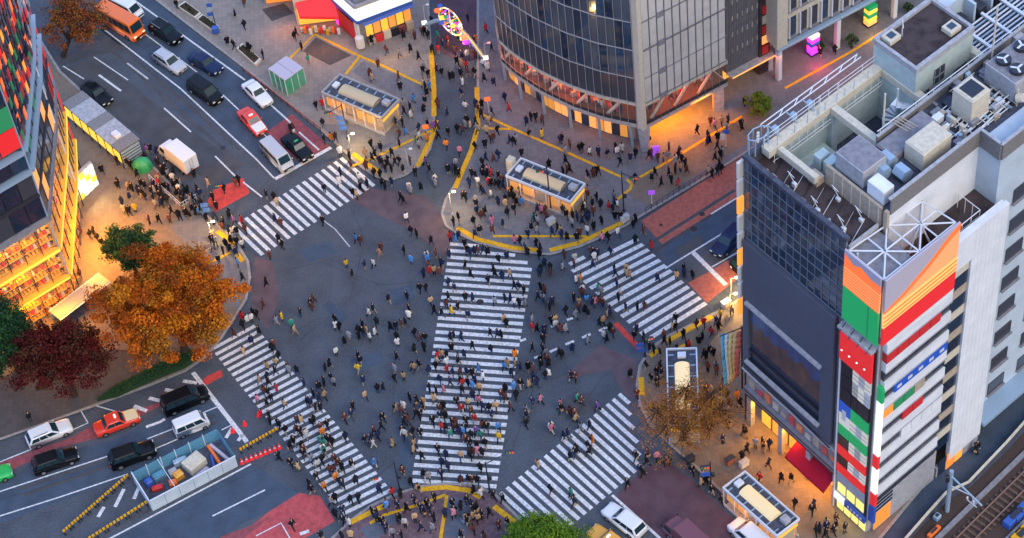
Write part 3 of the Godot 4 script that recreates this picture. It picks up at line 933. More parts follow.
		line(q, 0.04, M.manhole, "tar_seam", 0.0068)
	for q in [[-30.90, -24.98, -38.36, -35.62, -46.25, -47.08], [-31.89, -24.12, -39.35, -34.72, -47.26, -46.31], [-54.93, 22.22, -44.28, 19.39, -34.00, 15.59], [-54.45, 23.09, -43.82, 20.27, -33.56, 16.49], [-42.97, 28.14, -29.17, 21.82], [14.70, -0.37, 26.82, -7.77], [15.35, 0.67, 27.20, -6.56]]:
		line(q, 0.45, M.asphalt_old, "tyre_track", 0.0064)
	# pavements
	pavement("west_pavement", M.pave_warm, [-56.78, -50.07, -53.84, -43.38, -50.43, -38.44, -44.72, -28.73, -40.66, -22.62, -37.57, -17.35, -34.33, -13.80, -31.62, -9.93, -30.14, -6.34, -29.93, -3.80, -30.43, -0.51, -33.20, 4.71, -35.11, 7.32, -37.34, 8.97, -41.22, 10.33, -47.80, 12.35, -57.55, 15.21, -73.34, 20.75, -89.96, -10.72, -73.48, -61.30])
	pavement("north_pavement", M.pave_beige, [-51.01, -69.36, -41.73, -55.06, -28.77, -37.68, -26.92, -34.94, -20.93, -26.64, -19.31, -24.06, -17.82, -21.72, -16.24, -19.21, -14.65, -17.40, -13.02, -16.44, -11.20, -16.95, -9.44, -18.14, -7.94, -20.77, -7.28, -23.24, -6.59, -32.93, -6.57, -40.39, -6.29, -48.09, -5.58, -62.27])
	pavement("north_east_pavement", M.pave_grey, [1.29, -60.87, -1.33, -30.12, -1.77, -23.44, -3.07, -19.53, -5.13, -14.84, -6.64, -12.14, -7.28, -9.97, -6.96, -7.98, -5.89, -6.67, -3.28, -4.47, 0.59, -2.53, 4.50, -1.38, 8.02, -2.01, 10.80, -3.09, 13.62, -4.33, 15.39, -5.45, 23.71, -10.29, 32.28, -15.43, 44.46, -22.38, 58.59, -30.61, 73.60, -40.13, 78.95, -59.80, 2.84, -75.86])
	pavement("south_east_pavement", M.pave_warm, [27.75, 6.79, 23.97, 9.27, 21.67, 10.35, 18.58, 11.72, 15.63, 12.96, 13.78, 14.37, 12.40, 16.41, 11.73, 18.95, 11.67, 21.70, 12.35, 24.52, 13.89, 27.17, 15.78, 29.97, 18.28, 33.97, 20.96, 39.40, 24.30, 45.95, 28.71, 53.55, 32.80, 42.59, 47.81, 27.63, 53.44, 13.88, 36.03, 1.82])
	pavement("south_pavement", M.pave_mauve, [-25.32, 37.74, -22.96, 34.78, -21.03, 33.09, -19.73, 31.78, -17.57, 30.34, -15.00, 29.33, -12.44, 28.71, -9.29, 28.82, -6.21, 29.70, -4.57, 31.24, -3.20, 33.36, -1.15, 36.57, 1.04, 39.97, -0.73, 55.86, -27.67, 51.91])
	ground_patch("paving_or_shade_panel", M.pave_dark, [-20.98, -43.55, -16.55, -39.28, -19.40, -37.95, -22.72, -41.22], 0.1345)
	ground_patch("paving_or_shade_panel", M.pave_dark, [-27.81, -50.33, -24.92, -50.96, -23.67, -48.74, -26.55, -47.73], 0.1345)
	ground_patch("paving_or_shade_panel", M.pave_grey, [-15.10, -37.88, -6.71, -31.13, -7.07, -26.18, -11.43, -23.14, -16.22, -19.72, -18.72, -23.61, -21.02, -27.54, -13.70, -26.18, -10.76, -30.08, -14.31, -33.47, -16.68, -36.32], 0.1345)
	ground_patch("paving_or_shade_panel", M.pave_slate, [-9.62, 30.44, -7.38, 31.18, -8.18, 35.84, -10.31, 35.51], 0.1345)
	ground_patch("paving_or_shade_panel", M.pave_slate, [-18.96, 33.16, -15.54, 31.42, -14.77, 32.56, -17.82, 35.21], 0.1345)
	ground_patch("paving_or_shade_panel", M.pave_grey, [-35.76, -15.70, -31.04, -9.19, -30.28, -4.33, -31.36, 0.85, -33.18, -0.98, -35.15, -7.21, -39.32, -13.38, -37.56, -15.69], 0.1345)
	ground_patch("paving_or_shade_panel", M.pave_dark, [-72.31, 20.39, -73.82, 6.95, -58.13, 6.67, -51.59, 2.65, -46.99, 4.16, -36.80, 6.16, -35.34, 7.14, -41.22, 10.04, -47.82, 12.07, -57.35, 14.96], 0.1345)  # dark sheet painted for the shade beside the maroon tree
	ground_patch("paving_or_shade_panel", M.pave_warm, [16.31, -12.13, 19.89, -13.98, 33.42, -21.80, 32.52, -16.76, 23.91, -11.58, 16.72, -6.66, 14.49, -9.17], 0.1345)
	# zebra crossings
	zebra("long white zebra crossing through the middle of the junction", [-6.71, -5.07, -13.27, 27.73], [2.88, -2.44, -4.50, 29.90], 34, {}, {0: 0.66, 1: 0.22, 2: 0.06})
	zebra("white zebra crossing below the round glass building's pavement", [13.65, 12.91, 6.11, 0.60], [20.82, 8.73, 14.13, -2.98], 14, {13: 0.05}, {13: 0.72})
	zebra("white zebra crossing by the stopped taxis", [-18.69, -21.36, -32.67, -11.88], [-14.97, -15.95, -29.20, -6.64], 19, {}, {18: 0.5})
	zebra("white zebra crossing beside the orange tree", [-34.38, 6.20, -20.63, 30.88], [-29.46, 3.57, -15.48, 28.61], 31)
	zebra("white zebra crossing beside the yellow cab", [-4.89, 31.32, 9.66, 19.86], [-0.08, 38.09, 14.32, 27.11], 21, {}, {20: 0.80, 19: 0.66, 18: 0.48, 17: 0.3, 16: 0.14})
	# lane lines
	line([-44.65, -55.63, -30.16, -37.39], 0.22)
	line([-26.97, -32.22, -24.57, -28.55], 0.22)
	line([-23.63, -26.78, -21.29, -23.22], 0.22)
	line([-43.04, -48.59, -36.24, -40.03], 0.16)
	line([-32.95, -35.16, -30.97, -32.06], 0.16)
	line([-28.17, -27.62, -26.50, -24.69], 0.16)
	line([-48.31, -50.39, -38.25, -37.26, -28.97, -23.07, -26.85, -19.44], 0.2)
	line([-49.55, -45.41, -45.03, -40.20], 0.16)
	line([-53.51, -44.45, -50.68, -41.46], 0.16)
	line([-48.78, -41.85, -45.86, -38.32], 0.3)
	line([-45.24, -43.44, -42.47, -39.91], 0.25, M.paint_thin)
	line([-40.35, -34.18, -36.93, -29.24], 0.2)
	line([-33.96, -24.50, -31.55, -20.63], 0.2)
	line([-30.59, -19.44, -28.34, -16.53], 0.2)
	line([-26.73, -19.25, -19.82, -23.38], 0.5)
	line([-61.28, 23.32, -57.08, 22.21, -45.37, 19.28], 0.17)
	line([-61.01, 26.59, -56.86, 25.44, -50.55, 23.97, -43.34, 22.08], 0.17)
	line([-60.52, 19.34, -57.35, 18.23, -53.94, 17.02], 0.15)
	line([-49.88, 15.21, -47.94, 14.42, -49.15, 11.85], 0.15)
	line([-41.40, 17.69, -38.47, 16.72], 0.15)
	line([-35.31, 15.06, -33.78, 14.51], 0.15)
	line([-40.43, 19.14, -38.02, 18.23], 0.15)
	line([-36.45, 9.19, -30.54, 19.85], 0.5)
	line([-33.28, 17.77, -32.18, 17.27], 0.15)
	line([-47.83, 11.79, -44.68, 13.43, -43.57, 13.61], 0.15)
	for a in [[-42.93, 12.87, -41.48, 13.81], [-41.29, 12.02, -39.73, 12.77], [-39.54, 11.11, -37.98, 11.72], [-37.55, 10.23, -35.99, 10.77]]: line(a, 0.45)
	line([-41.54, 16.02, -40.02, 15.58, -39.48, 15.25], 0.35)
	line([-47.07, 31.17, -43.15, 29.26, -30.15, 22.86], 0.2)
	line([-34.27, 28.99, -28.71, 26.51], 0.17)
	for a in [[-44.61, 26.20, -43.72, 24.00], [-46.38, 27.22, -45.78, 26.02], [-42.61, 25.48, -42.12, 23.99], [-32.81, 18.94, -32.15, 17.68], [-31.51, 19.56, -30.96, 18.69]]: line(a, 0.4)
	line([-29.74, 32.23, -27.11, 31.00, -26.13, 33.30], 0.15)
	line([-25.18, 32.69, -24.23, 32.46], 0.4)
	line([23.49, -4.49, 27.23, -6.72], 0.2)
	line([17.09, 2.91, 26.78, -2.72], 0.2)
	line([20.53, 0.96, 23.42, 6.49], 0.55)
	line([22.31, 3.57, 26.04, 1.61], 0.17)
	line([7.24, 32.86, 9.66, 36.39, 11.77, 39.56], 0.3)
	line([15.21, 38.38, 16.04, 39.61], 0.2)
	for a in [[1.14, 13.39, 1.82, 13.22], [2.92, 12.83, 3.77, 12.48], [4.76, 12.05, 5.74, 11.72], [6.66, 11.40, 7.66, 11.03], [8.62, 10.76, 9.56, 10.33], [5.32, 8.59, 6.01, 8.41], [3.45, 9.30, 4.16, 8.98], [-0.14, 10.73, 0.54, 10.55]]: line(a, 0.32)
	line([-21.56, -11.86, -19.87, -9.78, -18.25, -6.62], 0.14, M.paint_thin)
	# yellow tactile paving
	for a in [[-6.57, -38.50, -6.71, -31.13, -7.05, -26.36], [-6.86, -25.62, -7.25, -23.58, -9.56, -18.17], [-1.42, -30.50, -1.89, -23.47, -3.07, -19.53, -5.45, -13.74], [-5.65, -7.35, -3.50, -5.14, 0.30, -3.13, 3.21, -2.23], [4.56, -1.99, 7.97, -2.57, 10.64, -3.67, 13.22, -4.80], [-17.22, -21.71, -14.14, -17.88], [-33.68, -11.74, -31.63, -9.29], [-31.41, -7.66, -30.72, -6.44], [15.76, 13.55, 21.15, 10.84], [13.64, 15.34, 14.62, 14.65], [12.28, 18.07, 12.05, 20.53], [-12.36, 29.11, -9.74, 29.26, -7.49, 30.01, -6.22, 31.11], [-4.99, 32.45, -3.03, 34.78], [-19.85, 32.14, -16.33, 30.60]]:
		line(a, 0.62, M.yellow, "tactile_paving", 0.147)
	for a in [[-1.70, -5.30, 8.65, -3.47, 9.50, -2.85], [15.17, -10.68, 14.83, -9.92, 12.72, -8.18], [14.70, -11.59, 15.17, -10.68], [-1.22, -25.63, 2.16, -22.54, 7.49, -17.94, 14.16, -12.02], [-1.43, -23.21, 2.15, -22.37], [16.24, -11.65, 19.70, -13.51, 29.63, -19.53], [-26.62, -37.46, -21.15, -44.16, -15.55, -38.90, -12.64, -36.48, -7.43, -31.63], [-15.69, -38.74, -17.46, -35.91], [-17.68, -19.47, -13.49, -21.10, -7.47, -23.97], [-34.91, -6.70, -32.11, -8.10], [-53.70, -4.87, -49.75, -7.39], [-9.72, 30.30, -10.89, 36.29], [-17.89, 32.57, -16.40, 31.80, -12.91, 31.07, -9.81, 30.22], [15.86, 15.14, 18.45, 14.01], [35.52, -23.35, 44.70, -28.29, 51.01, -32.27, 57.27, -35.59]]:
		line(a, 0.36, M.yellow, "tactile_paving", 0.1435)
	for q in [[[22.47, -4.67], 0.34], [[21.21, -2.52], 0.42], [[17.59, -3.79], 0.2], [[-4.03, 4.32], 0.42], [[-32.98, -25.70], 0.3]]:
		st = S()
		tube(st, Vector3(q[0][0], -0.02, q[0][1]), Vector3(q[0][0], 0.012, q[0][1]), q[1], q[1], 16)
		struct(obj("manhole_cover", st, M.manhole))

# ---------------------------------------------------------------- corner department building: local x runs along its white side (v), local -z along its dark side (u)
const SKEW := 0.086
func W(u: float, v: float, h: float) -> Vector3:
	return Vector3(v + SKEW * u, h, -u)

func bx(called: String, t: Node3D, m: Material, u0: float, u1: float, v0: float, v1: float, h0: float, h1: float, e := 0.0) -> MeshInstance3D:
	var st := S()
	var bs := Basis(Vector3.RIGHT, Vector3.UP, Vector3(-SKEW, 0, 1))
	var c := W((u0 + u1) * 0.5, (v0 + v1) * 0.5, (h0 + h1) * 0.5)
	var d := Vector3(absf(v1 - v0), absf(h1 - h0), absf(u1 - u0))
	if e > 0.0: bbox(st, c, d, e, bs)
	else: box(st, c, d, bs)
	return obj(called, st, m, t)

func rod(called: String, t: Node3D, m: Material, a: Vector3, b: Vector3, r: float) -> void:  # a, b as (u, v, h)
	var st := S()
	tube(st, W(a.x, a.y, a.z), W(b.x, b.y, b.z), r, r, 6)
	obj(called, st, m, t)

func magnet() -> void:
	var t := thing("department_building", "tall corner building with dark gridded side, big screen and white striped side", "building", Vector3(31.85, 0.00, 41.83), deg_to_rad(36.0))
	# main volumes (each stands clear of the skins that cover it)
	bx("wall", t, M.grey_wall, 0.3, 18.4, 0.3, 3.9, 5.2, 38.4)
	bx("wall", t, M.grey_wall, 4.2, 18.3, 3.9, 17.0, 5.2, 34.0)
	bx("wall", t, M.white_wall, 0.30, 4.2, 3.9, 16.6, 4.6, 29.8)
	bx("wall", t, M.grey_wall, 2.0, 17.5, 1.6, 40.0, 0.0, 5.0)
	bx("terrace_wall", t, M.white_wall, 4.0, 10.4, 4.6, 40.0, 34.0, 40.4)
	bx("end_wall", t, M.blue_wall, 1.35, 4.0, 16.6, 40.0, 0.0, 40.8)  # darker bluish tone from the way the wall faces, put into its colour
	bx("wall", t, M.white_wall, 4.2, 10.3, 17.0, 40.0, 5.1, 34.0)
	bx("wall", t, M.teal_wall, 10.4, 18.2, 17.0, 40.0, 5.1, 34.2)
	# dark gridded glass skin on the crossing side
	var cols := 14
	for i in cols:
		for j in 8:
			var u0: float = 4.9 + (18.5 - 4.9) * i / cols
			var u1: float = 4.9 + (18.5 - 4.9) * (i + 1) / cols
			var h0: float = 29.2 + 10.4 * j / 8.0
			var h1: float = 29.2 + 10.4 * (j + 1) / 8.0
			bx("glass_panel", t, M.glass_dark if (i * 7 + j * 5) % 6 else M.glass_blue, u0 + 0.04, u1 - 0.04, 0.10 - 0.02 * ((i * 3 + j) % 3), 0.22, h0 + 0.04, h1 - 0.04)
	for i in cols + 1:
		var u: float = 4.9 + (18.5 - 4.9) * i / cols
		bx("mullion", t, M.mullion, u - 0.022, u + 0.022, 0.02, 0.2, 29.2, 39.7)
	for j in 9:
		var h := 29.2 + 10.4 * j / 8.0
		bx("transom", t, M.mullion, 4.9, 18.5, 0.025, 0.2, h - 0.022, h + 0.022)
	bx("parapet", t, M.roof_slate, 4.8, 18.6, -0.1, 0.42, 39.7, 40.1)
	bx("parapet", t, M.roof_slate, 18.1, 18.6, 0.42, 3.0, 38.6, 40.1)
	# slate clad box that carries the screen
	bx("screen_housing", t, M.slate_panel, 5.6, 18.4, -0.35, 0.3, 20.8, 29.0, 0.05)
	bx("screen_housing", t, M.slate_panel, 5.6, 18.4, -0.35, 0.3, 9.6, 11.6, 0.05)
	bx("screen_housing", t, M.slate_panel, 5.6, 7.2, -0.35, 0.3, 11.6, 20.8)
	bx("screen_housing", t, M.slate_panel, 17.6, 18.4, -0.35, 0.3, 11.6, 20.8)
	bx("screen_ledge", t, M.grey_light, 7.0, 17.8, -0.75, -0.36, 20.5, 20.8)
	bx("screen_ledge", t, M.grey_light, 7.0, 17.8, -0.75, -0.36, 11.5, 11.8)
	var st := S()
	uvquad(st, W(17.55, -0.02, 11.9), W(17.55, -0.02, 20.4), W(7.25, -0.02, 20.4), W(7.25, -0.02, 11.9))
	var dim := mat(0.03, 0.035, 0.055, 0.12)
	dim.emission_enabled = true
	dim.emission_texture = screen_picture()
	dim.emission_energy_multiplier = 0.5
	obj("screen", st, dim, t)
	for k in 3:
		bx("screen_frame_bar", t, M.black_flat, 7.2, 17.6, -0.30, -0.05, [11.6, 13.2, 20.4][k], [11.9, 13.45, 20.8][k])
	# sloping fins and the lit floor below the screen
	for k in 2:
		rod("fin", t, M.grey_light if k % 2 else M.steel_dark, Vector3(18.3, -0.6, 11.0 - 0.9 * k), Vector3(5.4, -0.5, 9.6 - 0.1 * k), 0.09)
	bx("floor_slab", t, M.grey_light, 4.9, 18.4, -0.15, 0.6, 8.95, 9.35)
	bx("cafe_back_wall", t, M.beige_wall, 5.0, 18.3, 0.5, 0.6, 6.6, 8.9)
	for i in 11:
		bx("window_pane", t, M.clear, 5.0 + i * 1.21, 6.15 + i * 1.21, -0.02, 0.02, 6.7, 8.8)
		bx("display_shelf", t, [M.orange_paint, M.red_flat, M.beige_wall, M.cream][i % 4], 5.1 + i * 1.21, 5.9 + i * 1.21, 0.12, 0.45, 6.7, 7.3 + 0.4 * (i % 3))
		bx("display_lamp", t, M.shop_gold if i % 2 else M.shop_amber, 5.2 + i * 1.21, 5.95 + i * 1.21, 0.40, 0.49, 7.9, 8.5)
	for k in 4:
		bx("louvre_blade", t, M.grey_wall if k % 2 else M.steel_dark, 4.9, 18.4, -0.12 - 0.04 * k, 0.2, 5.2 + 0.36 * k, 5.5 + 0.36 * k)
	# entrance floor, recessed and lit
	bx("shop_window", t, M.shop_amber, 10.8, 13.0, 1.35, 1.45, 0.3, 4.2)
	bx("shop_window", t, M.shop_amber, 13.4, 15.6, 1.35, 1.45, 0.3, 4.2)
	bx("shop_window", t, M.shop_gold, 16.0, 17.3, 1.35, 1.45, 0.3, 4.2)
	bx("shop_window", t, M.shop_gold, 5.2, 7.4, 1.35, 1.45, 0.3, 3.6)
	bx("shop_window", t, M.shop_amber, 7.7, 10.3, 1.35, 1.45, 0.3, 3.6)
	for u in [5.0, 9.0, 13.2, 18.0]: bx("column", t, M.grey_light, u - 0.3, u + 0.3, 0.1, 0.7, 0.0, 5.2)
	# awning
	st = S()
	var aw := [W(11.2, 1.1, 4.0), W(11.2, -1.1, 2.9), W(5.4, -1.1, 2.9), W(5.4, 1.1, 4.0)]
	quad(st, aw[0], aw[1], aw[2], aw[3])
	quad(st, aw[1], aw[1] - Vector3(0, 0.35, 0), aw[2] - Vector3(0, 0.35, 0), aw[2])
	tri(st, aw[0], aw[1], aw[1] - Vector3(0, 0.35, 0)); tri(st, aw[3], aw[2], aw[2] - Vector3(0, 0.35, 0))
	obj("awning", st, M.magenta, t)
	# projecting lit blade at the far end of the dark side
	for k in 9:
		bx("blade_sign", t, M.white_flat if k % 3 else M.shop_amber, 18.65, 18.95, -0.6, 0.2, 18.0 + k * 2.4, 20.1 + k * 2.4, 0.04)
	st = S()
	rod("sign_mast", t, M.steel_dark, Vector3(18.8, 0.35, 0.0), Vector3(18.8, 0.35, 39.6), 0.09)
	# corner sign tower: red board, then rows of boards
	bx("tower_frame", t, M.grey_light, 0.2, 4.7, 0.1, 0.3, 4.7, 29.6)
	bx("red_board", t, M.red_sign, 0.5, 4.75, -0.45, -0.15, 24.2, 28.6, 0.05)
	bx("board_gantry", t, M.grey_light, 0.4, 4.85, -0.75, 0.1, 28.75, 29.05)
	for k in 4:
		rod("gantry_arm", t, M.steel_dark, Vector3(0.9 + k * 1.15, -0.1, 29.4), Vector3(0.9 + k * 1.15, -1.0, 28.7), 0.05)
		part_box("spotlight", t, M.bulb_white, W(1.1 + k * 1.0, -0.78, 26.2), Vector3(0.16, 0.16, 0.2), 0.05)
	rod("corner_pipe", t, M.steel_white, Vector3(4.85, -0.1, 0.1), Vector3(4.85, -0.1, 29.0), 0.10)
	var rows := [[22.0, 24.0, "k", "w"], [20.0, 21.9, "k", "w"], [17.8, 19.9, "k", "k"], [16.0, 17.7, "u", "t"], [14.2, 15.9, "w", "w"], [12.6, 14.1, "t", "t"], [10.9, 12.5, "k", "w"], [9.4, 10.8, "r", "r"], [7.9, 9.3, "k", "w"], [6.5, 7.8, "r", "r"]]
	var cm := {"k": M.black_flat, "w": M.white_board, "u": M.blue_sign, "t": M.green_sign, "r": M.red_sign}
	for r in rows:
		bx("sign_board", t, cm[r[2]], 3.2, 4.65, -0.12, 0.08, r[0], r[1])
		for k in 3:
			var q: Material = cm[r[3]]
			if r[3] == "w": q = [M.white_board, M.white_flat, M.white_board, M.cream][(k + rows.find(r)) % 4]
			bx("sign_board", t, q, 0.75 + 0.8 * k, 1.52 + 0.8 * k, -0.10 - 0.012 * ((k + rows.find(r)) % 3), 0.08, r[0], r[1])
		if r[3] == "w":
			for k in 2: bx("board_rib", t, M.beige_wall, 0.75, 3.12, -0.16, -0.13, r[0] + 0.55 + 0.6 * k, r[0] + 0.62 + 0.6 * k)
	bx("sign_logo", t, M.white_flat, 3.7, 4.25, -0.16, -0.12, 15.2, 16.6)
	bx("sign_band", t, M.grey_light, 0.6, 4.65, -0.05, 0.08, 4.9, 6.4)
	for k in 3: bx("shop_window", t, M.shop_lime, 0.75 + 1.32 * k, 1.8 + 1.32 * k, -0.02, 0.08, 3.2, 4.5)
	bx("shop_sign", t, M.white_sign, 3.3, 4.7, -0.25, -0.05, 1.95, 2.85)
	bx("shop_sign", t, M.blue_flat, 0.3, 3.2, -0.25, -0.05, 1.95, 2.85)
	for k in 5: bx("sign_letter", t, M.white_flat, 0.7 + 0.45 * k, 0.95 + 0.45 * k, -0.29, -0.25, 2.25, 2.55)
	for k in 4: bx("shop_window", t, M.shop_lime, 0.4 + 1.06 * k, 1.26 + 1.06 * k, 0.0, 0.1, 0.35, 1.8)
	bx("shop_wall", t, M.grey_light, 0.3, 4.7, 0.12, 1.6, 0.0, 4.7)
	# narrow lit fin on the corner edge
	for k in 9:
		bx("edge_sign", t, [M.white_sign, M.white_sign, M.green_sign, M.red_sign, M.white_sign, M.white_sign, M.red_sign, M.white_sign, M.white_sign][(k + 3) % 9], -0.5, 0.35, 0.25, 0.60, 5.2 + k * 2.05, 7.2 + k * 2.05, 0.03)
	bx("edge_sign", t, M.blue_flat, -0.5, 0.35, 0.25, 0.6, 2.3, 5.1, 0.03)
	bx("edge_mast", t, M.black_flat, 0.36, 0.62, -0.05, 0.2, 2.0, 29.0)
	# white side: bands of windows and boards between white spandrels
	for k in 9:
		var h := 4.9 + k * 2.75
		bx("spandrel", t, M.white_wall, -0.28, 0.30, 0.7, 9.6, h + 1.50, h + 2.75)
		bx("spandrel_lip", t, M.grey_light, -0.36, 0.30, 0.7, 9.6, h + 1.38, h + 1.49)
		for i in 6:
			var v := 0.75 + i * 1.48
			var m: Material = M.glass_grey
			if k == 8 and i < 5: m = M.red_flat
			if k == 6 and i > 0: m = M.blue_sign
			if k == 5: m = [M.shop_orange, M.green_flat, M.green_flat, M.beige_wall, M.glass_grey, M.glass_dark][i]
			if k == 4 and i > 1 and i < 4: m = M.red_flat
			if k == 3 and i > 1: m = M.white_wall
			bx("window_pane" if m == M.glass_grey or m == M.glass_dark else "sign_board", t, m, -0.10 if m == M.glass_grey or m == M.glass_dark else -0.30, 0.29, v, v + 1.42, h, h + 1.37)
			if m == M.blue_sign: bx("sign_letter", t, M.white_flat, -0.34, -0.30, v + 0.3, v + 0.9, h + 0.4, h + 0.75)
	bx("side_wall", t, M.grey_light, -0.06, 0.28, 0.9, 9.9, 0.0, 4.85)
	bx("shop_window", t, M.shop_orange, -0.14, -0.06, 0.8, 3.2, 0.4, 2.9)
	for k in 3: bx("window_pane", t, M.glass_dark, -0.12, -0.06, 0.9 + 0 * k, 3.4, 3.2 + 0.6 * k, 3.5 + 0.6 * k)
	for k in 9:
		var h := 4.6 + k * 3.05
		bx("window_pane", t, M.glass_dark, 0.02, 0.29, 9.75, 11.85, h, h + 1.85)
		bx("spandrel", t, M.beige_wall if k % 2 else M.cream, -0.04, 0.29, 9.75, 11.85, h + 1.9, h + 3.0)
	bx("side_wall", t, M.white_wall, -0.22, 0.28, 11.9, 16.7, 1.5, 36.0)
	for k in 8: bx("wall_rib", t, M.white_wall, -0.235, -0.22, 12.2 + 0.6 * k, 12.24 + 0.6 * k, 1.6, 35.9)
	bx("side_wall", t, M.white_wall, -0.24, 0.28, 9.70, 11.9, 32.2, 36.0)
	bx("side_wall", t, M.white_wall, -0.24, 0.28, 0.6, 9.70, 29.65, 30.0)
	bx("side_wall", t, M.grey_light, -0.1, 0.28, 10.2, 16.6, 0.0, 1.5)
	for k in 3: bx("shop_window", t, [M.glass_dark, M.shop_orange, M.shop_amber][k], -0.18, -0.1, 10.4 + 1.3 * k, 11.5 + 1.3 * k, 0.1, 2.6)
	for k in 8:
		for i in 3:
			var w := bx("window", t, M.glass_grey, 1.20, 1.30, 19.2 + i * 4.6, 21.6 + i * 4.6, 4.2 + k * 4.1, 5.9 + k * 4.1)
			bx("sill", w, M.grey_wall, 1.0, 1.34, 19.1 + i * 4.6, 21.7 + i * 4.6, 4.0 + k * 4.1, 4.2 + k * 4.1)
	bx("canopy", t, M.steel_blue, -0.6, 1.34, 16.8, 34.0, 2.9, 3.3)
	# terrace behind the billboard
	bx("terrace_floor", t, M.roof_dark, 0.3, 4.0, 9.8, 16.6, 29.8, 34.6)
	bx("terrace_parapet", t, M.white_wall, 0.29, 0.6, 9.8, 16.5, 34.6, 35.98)
	for k in 4:
		rod("railing_post", t, M.steel_white, Vector3(0.9, 10.2 + k * 1.2, 34.6), Vector3(0.9, 10.2 + k * 1.2, 36.4), 0.04)
		rod("railing_post", t, M.steel_white, Vector3(0.9 + k * 0.9, 13.8, 34.6), Vector3(0.9 + k * 0.9, 13.8, 36.4), 0.04)
	rod("railing_rail", t, M.steel_white, Vector3(0.9, 10.2, 36.4), Vector3(0.9, 13.8, 36.4), 0.05)
	rod("railing_rail", t, M.steel_white, Vector3(0.9, 13.8, 36.4), Vector3(3.6, 13.8, 36.4), 0.05)
	rod("railing_rail", t, M.steel_white, Vector3(0.9, 10.2, 35.6), Vector3(0.9, 13.8, 35.6), 0.03)
	# billboard round the corner, held by a white space frame
	for b in [[29.9, 34.4, M.green_sign], [34.4, 37.1, M.peach_sign], [37.1, 39.1, M.lilac_board]]:
		bx("billboard_panel", t, b[2], 0.2, 4.75, -0.32, -0.12, b[0], b[1] - 0.02)
	for k in 7: bx("billboard_stripe", t, M.orange_sign, 0.2, 4.75, -0.36, -0.32, 34.45 + k * 0.36, 34.6 + k * 0.36)
	bx("billboard_seam", t, M.green_flat, 1.4, 1.5, -0.35, -0.32, 29.9, 34.3)
	st = S()
	sheet_v(st, [[0.1, 37.0], [0.1, 38.1], [1.3, 38.0], [2.6, 38.5], [3.5, 38.0], [4.7, 38.7], [4.7, 37.0]], -0.345)
	obj("billboard_print", st, M.orange_sign, t)
	bx("billboard_panel", t, M.red_sign, -0.32, -0.10, -0.1, 9.6, 30.2, 32.6)
	bx("billboard_panel", t, M.pale_orange_sign, -0.32, -0.10, -0.1, 9.6, 32.6, 34.6)
	for k in 3: bx("billboard_stripe", t, M.orange_sign, -0.36, -0.32, -0.1, 9.6, 32.9 + k * 0.55, 33.05 + k * 0.55)
	bx("billboard_panel", t, M.lilac_board, -0.30, -0.12, -0.1, 9.6, 34.6, 39.0)
	st = S()
	sheet_u(st, [[-0.1, 34.6], [9.6, 34.6], [9.6, 39.0], [8.2, 38.5], [5.5, 36.9], [2.5, 35.6], [-0.1, 34.9]], 0.325)
	obj("billboard_print", st, M.peach_sign, t)
	st = S()
	sheet_u(st, [[-0.1, 34.9], [2.5, 35.6], [5.5, 36.9], [8.2, 38.5], [9.6, 39.0], [9.6, 38.2], [8.0, 37.6], [5.5, 36.2], [2.5, 35.1], [-0.1, 34.6]], 0.345)
	obj("billboard_print", st, M.orange_sign, t)
	bx("billboard_floor", t, M.roof_slate, 0.3, 3.9, 0.4, 9.5, 29.85, 30.6)
	for a in [[Vector3(0.1, 0.0, 38.8), Vector3(4.6, 0.0, 38.8)], [Vector3(0.1, 0.0, 38.8), Vector3(0.1, 9.4, 38.8)], [Vector3(4.6, 0.0, 38.8), Vector3(3.9, 9.0, 38.8)], [Vector3(3.9, 9.0, 38.8), Vector3(0.1, 9.4, 38.8)],
			[Vector3(0.1, 0, 38.8), Vector3(4.2, 4.6, 38.8)], [Vector3(4.6, 0, 38.8), Vector3(0.1, 4.6, 38.8)], [Vector3(0.1, 4.6, 38.8), Vector3(4.2, 4.6, 38.8)], [Vector3(0.1, 4.6, 38.8), Vector3(3.9, 9.0, 38.8)], [Vector3(4.2, 4.6, 38.8), Vector3(0.1, 9.4, 38.8)],
			[Vector3(2.3, 0, 38.8), Vector3(2.3, 9.2, 38.8)], [Vector3(0.1, 2.3, 38.8), Vector3(4.4, 2.3, 38.8)], [Vector3(0.1, 7.0, 38.8), Vector3(4.0, 7.0, 38.8)],
			[Vector3(2.3, 2.3, 38.8), Vector3(2.3, 4.6, 33.0)], [Vector3(2.3, 2.3, 38.8), Vector3(0.4, 0.4, 33.0)], [Vector3(2.3, 7.0, 38.8), Vector3(0.4, 8.6, 33.0)], [Vector3(2.3, 7.0, 38.8), Vector3(3.8, 5.0, 33.0)], [Vector3(2.3, 7.0, 38.8), Vector3(2.3, 4.6, 33.0)],
			[Vector3(0.4, 0.4, 33.0), Vector3(0.4, 8.6, 33.0)], [Vector3(3.8, 0.6, 33.0), Vector3(3.8, 8.6, 33.0)], [Vector3(0.4, 4.6, 33.0), Vector3(3.8, 4.6, 33.0)]]:
		rod("truss_bar", t, M.steel_white, a[0], a[1], 0.085)
	for q in [Vector3(0.3, 0.3, 30.6), Vector3(3.8, 0.4, 30.6), Vector3(0.3, 9.3, 30.6), Vector3(3.8, 8.9, 30.6), Vector3(2.3, 4.6, 30.6)]:
		rod("truss_post", t, M.steel_white, q, Vector3(q.x, q.y, 38.8), 0.09)
	# dark roof terrace above the gridded skin
	bx("roof_deck", t, M.roof_dark, 4.75, 18.1, 0.42, 4.2, 38.42, 38.6)
	bx("roof_edge", t, M.grey_light, 4.55, 4.78, 0.2, 3.9, 38.5, 39.2)
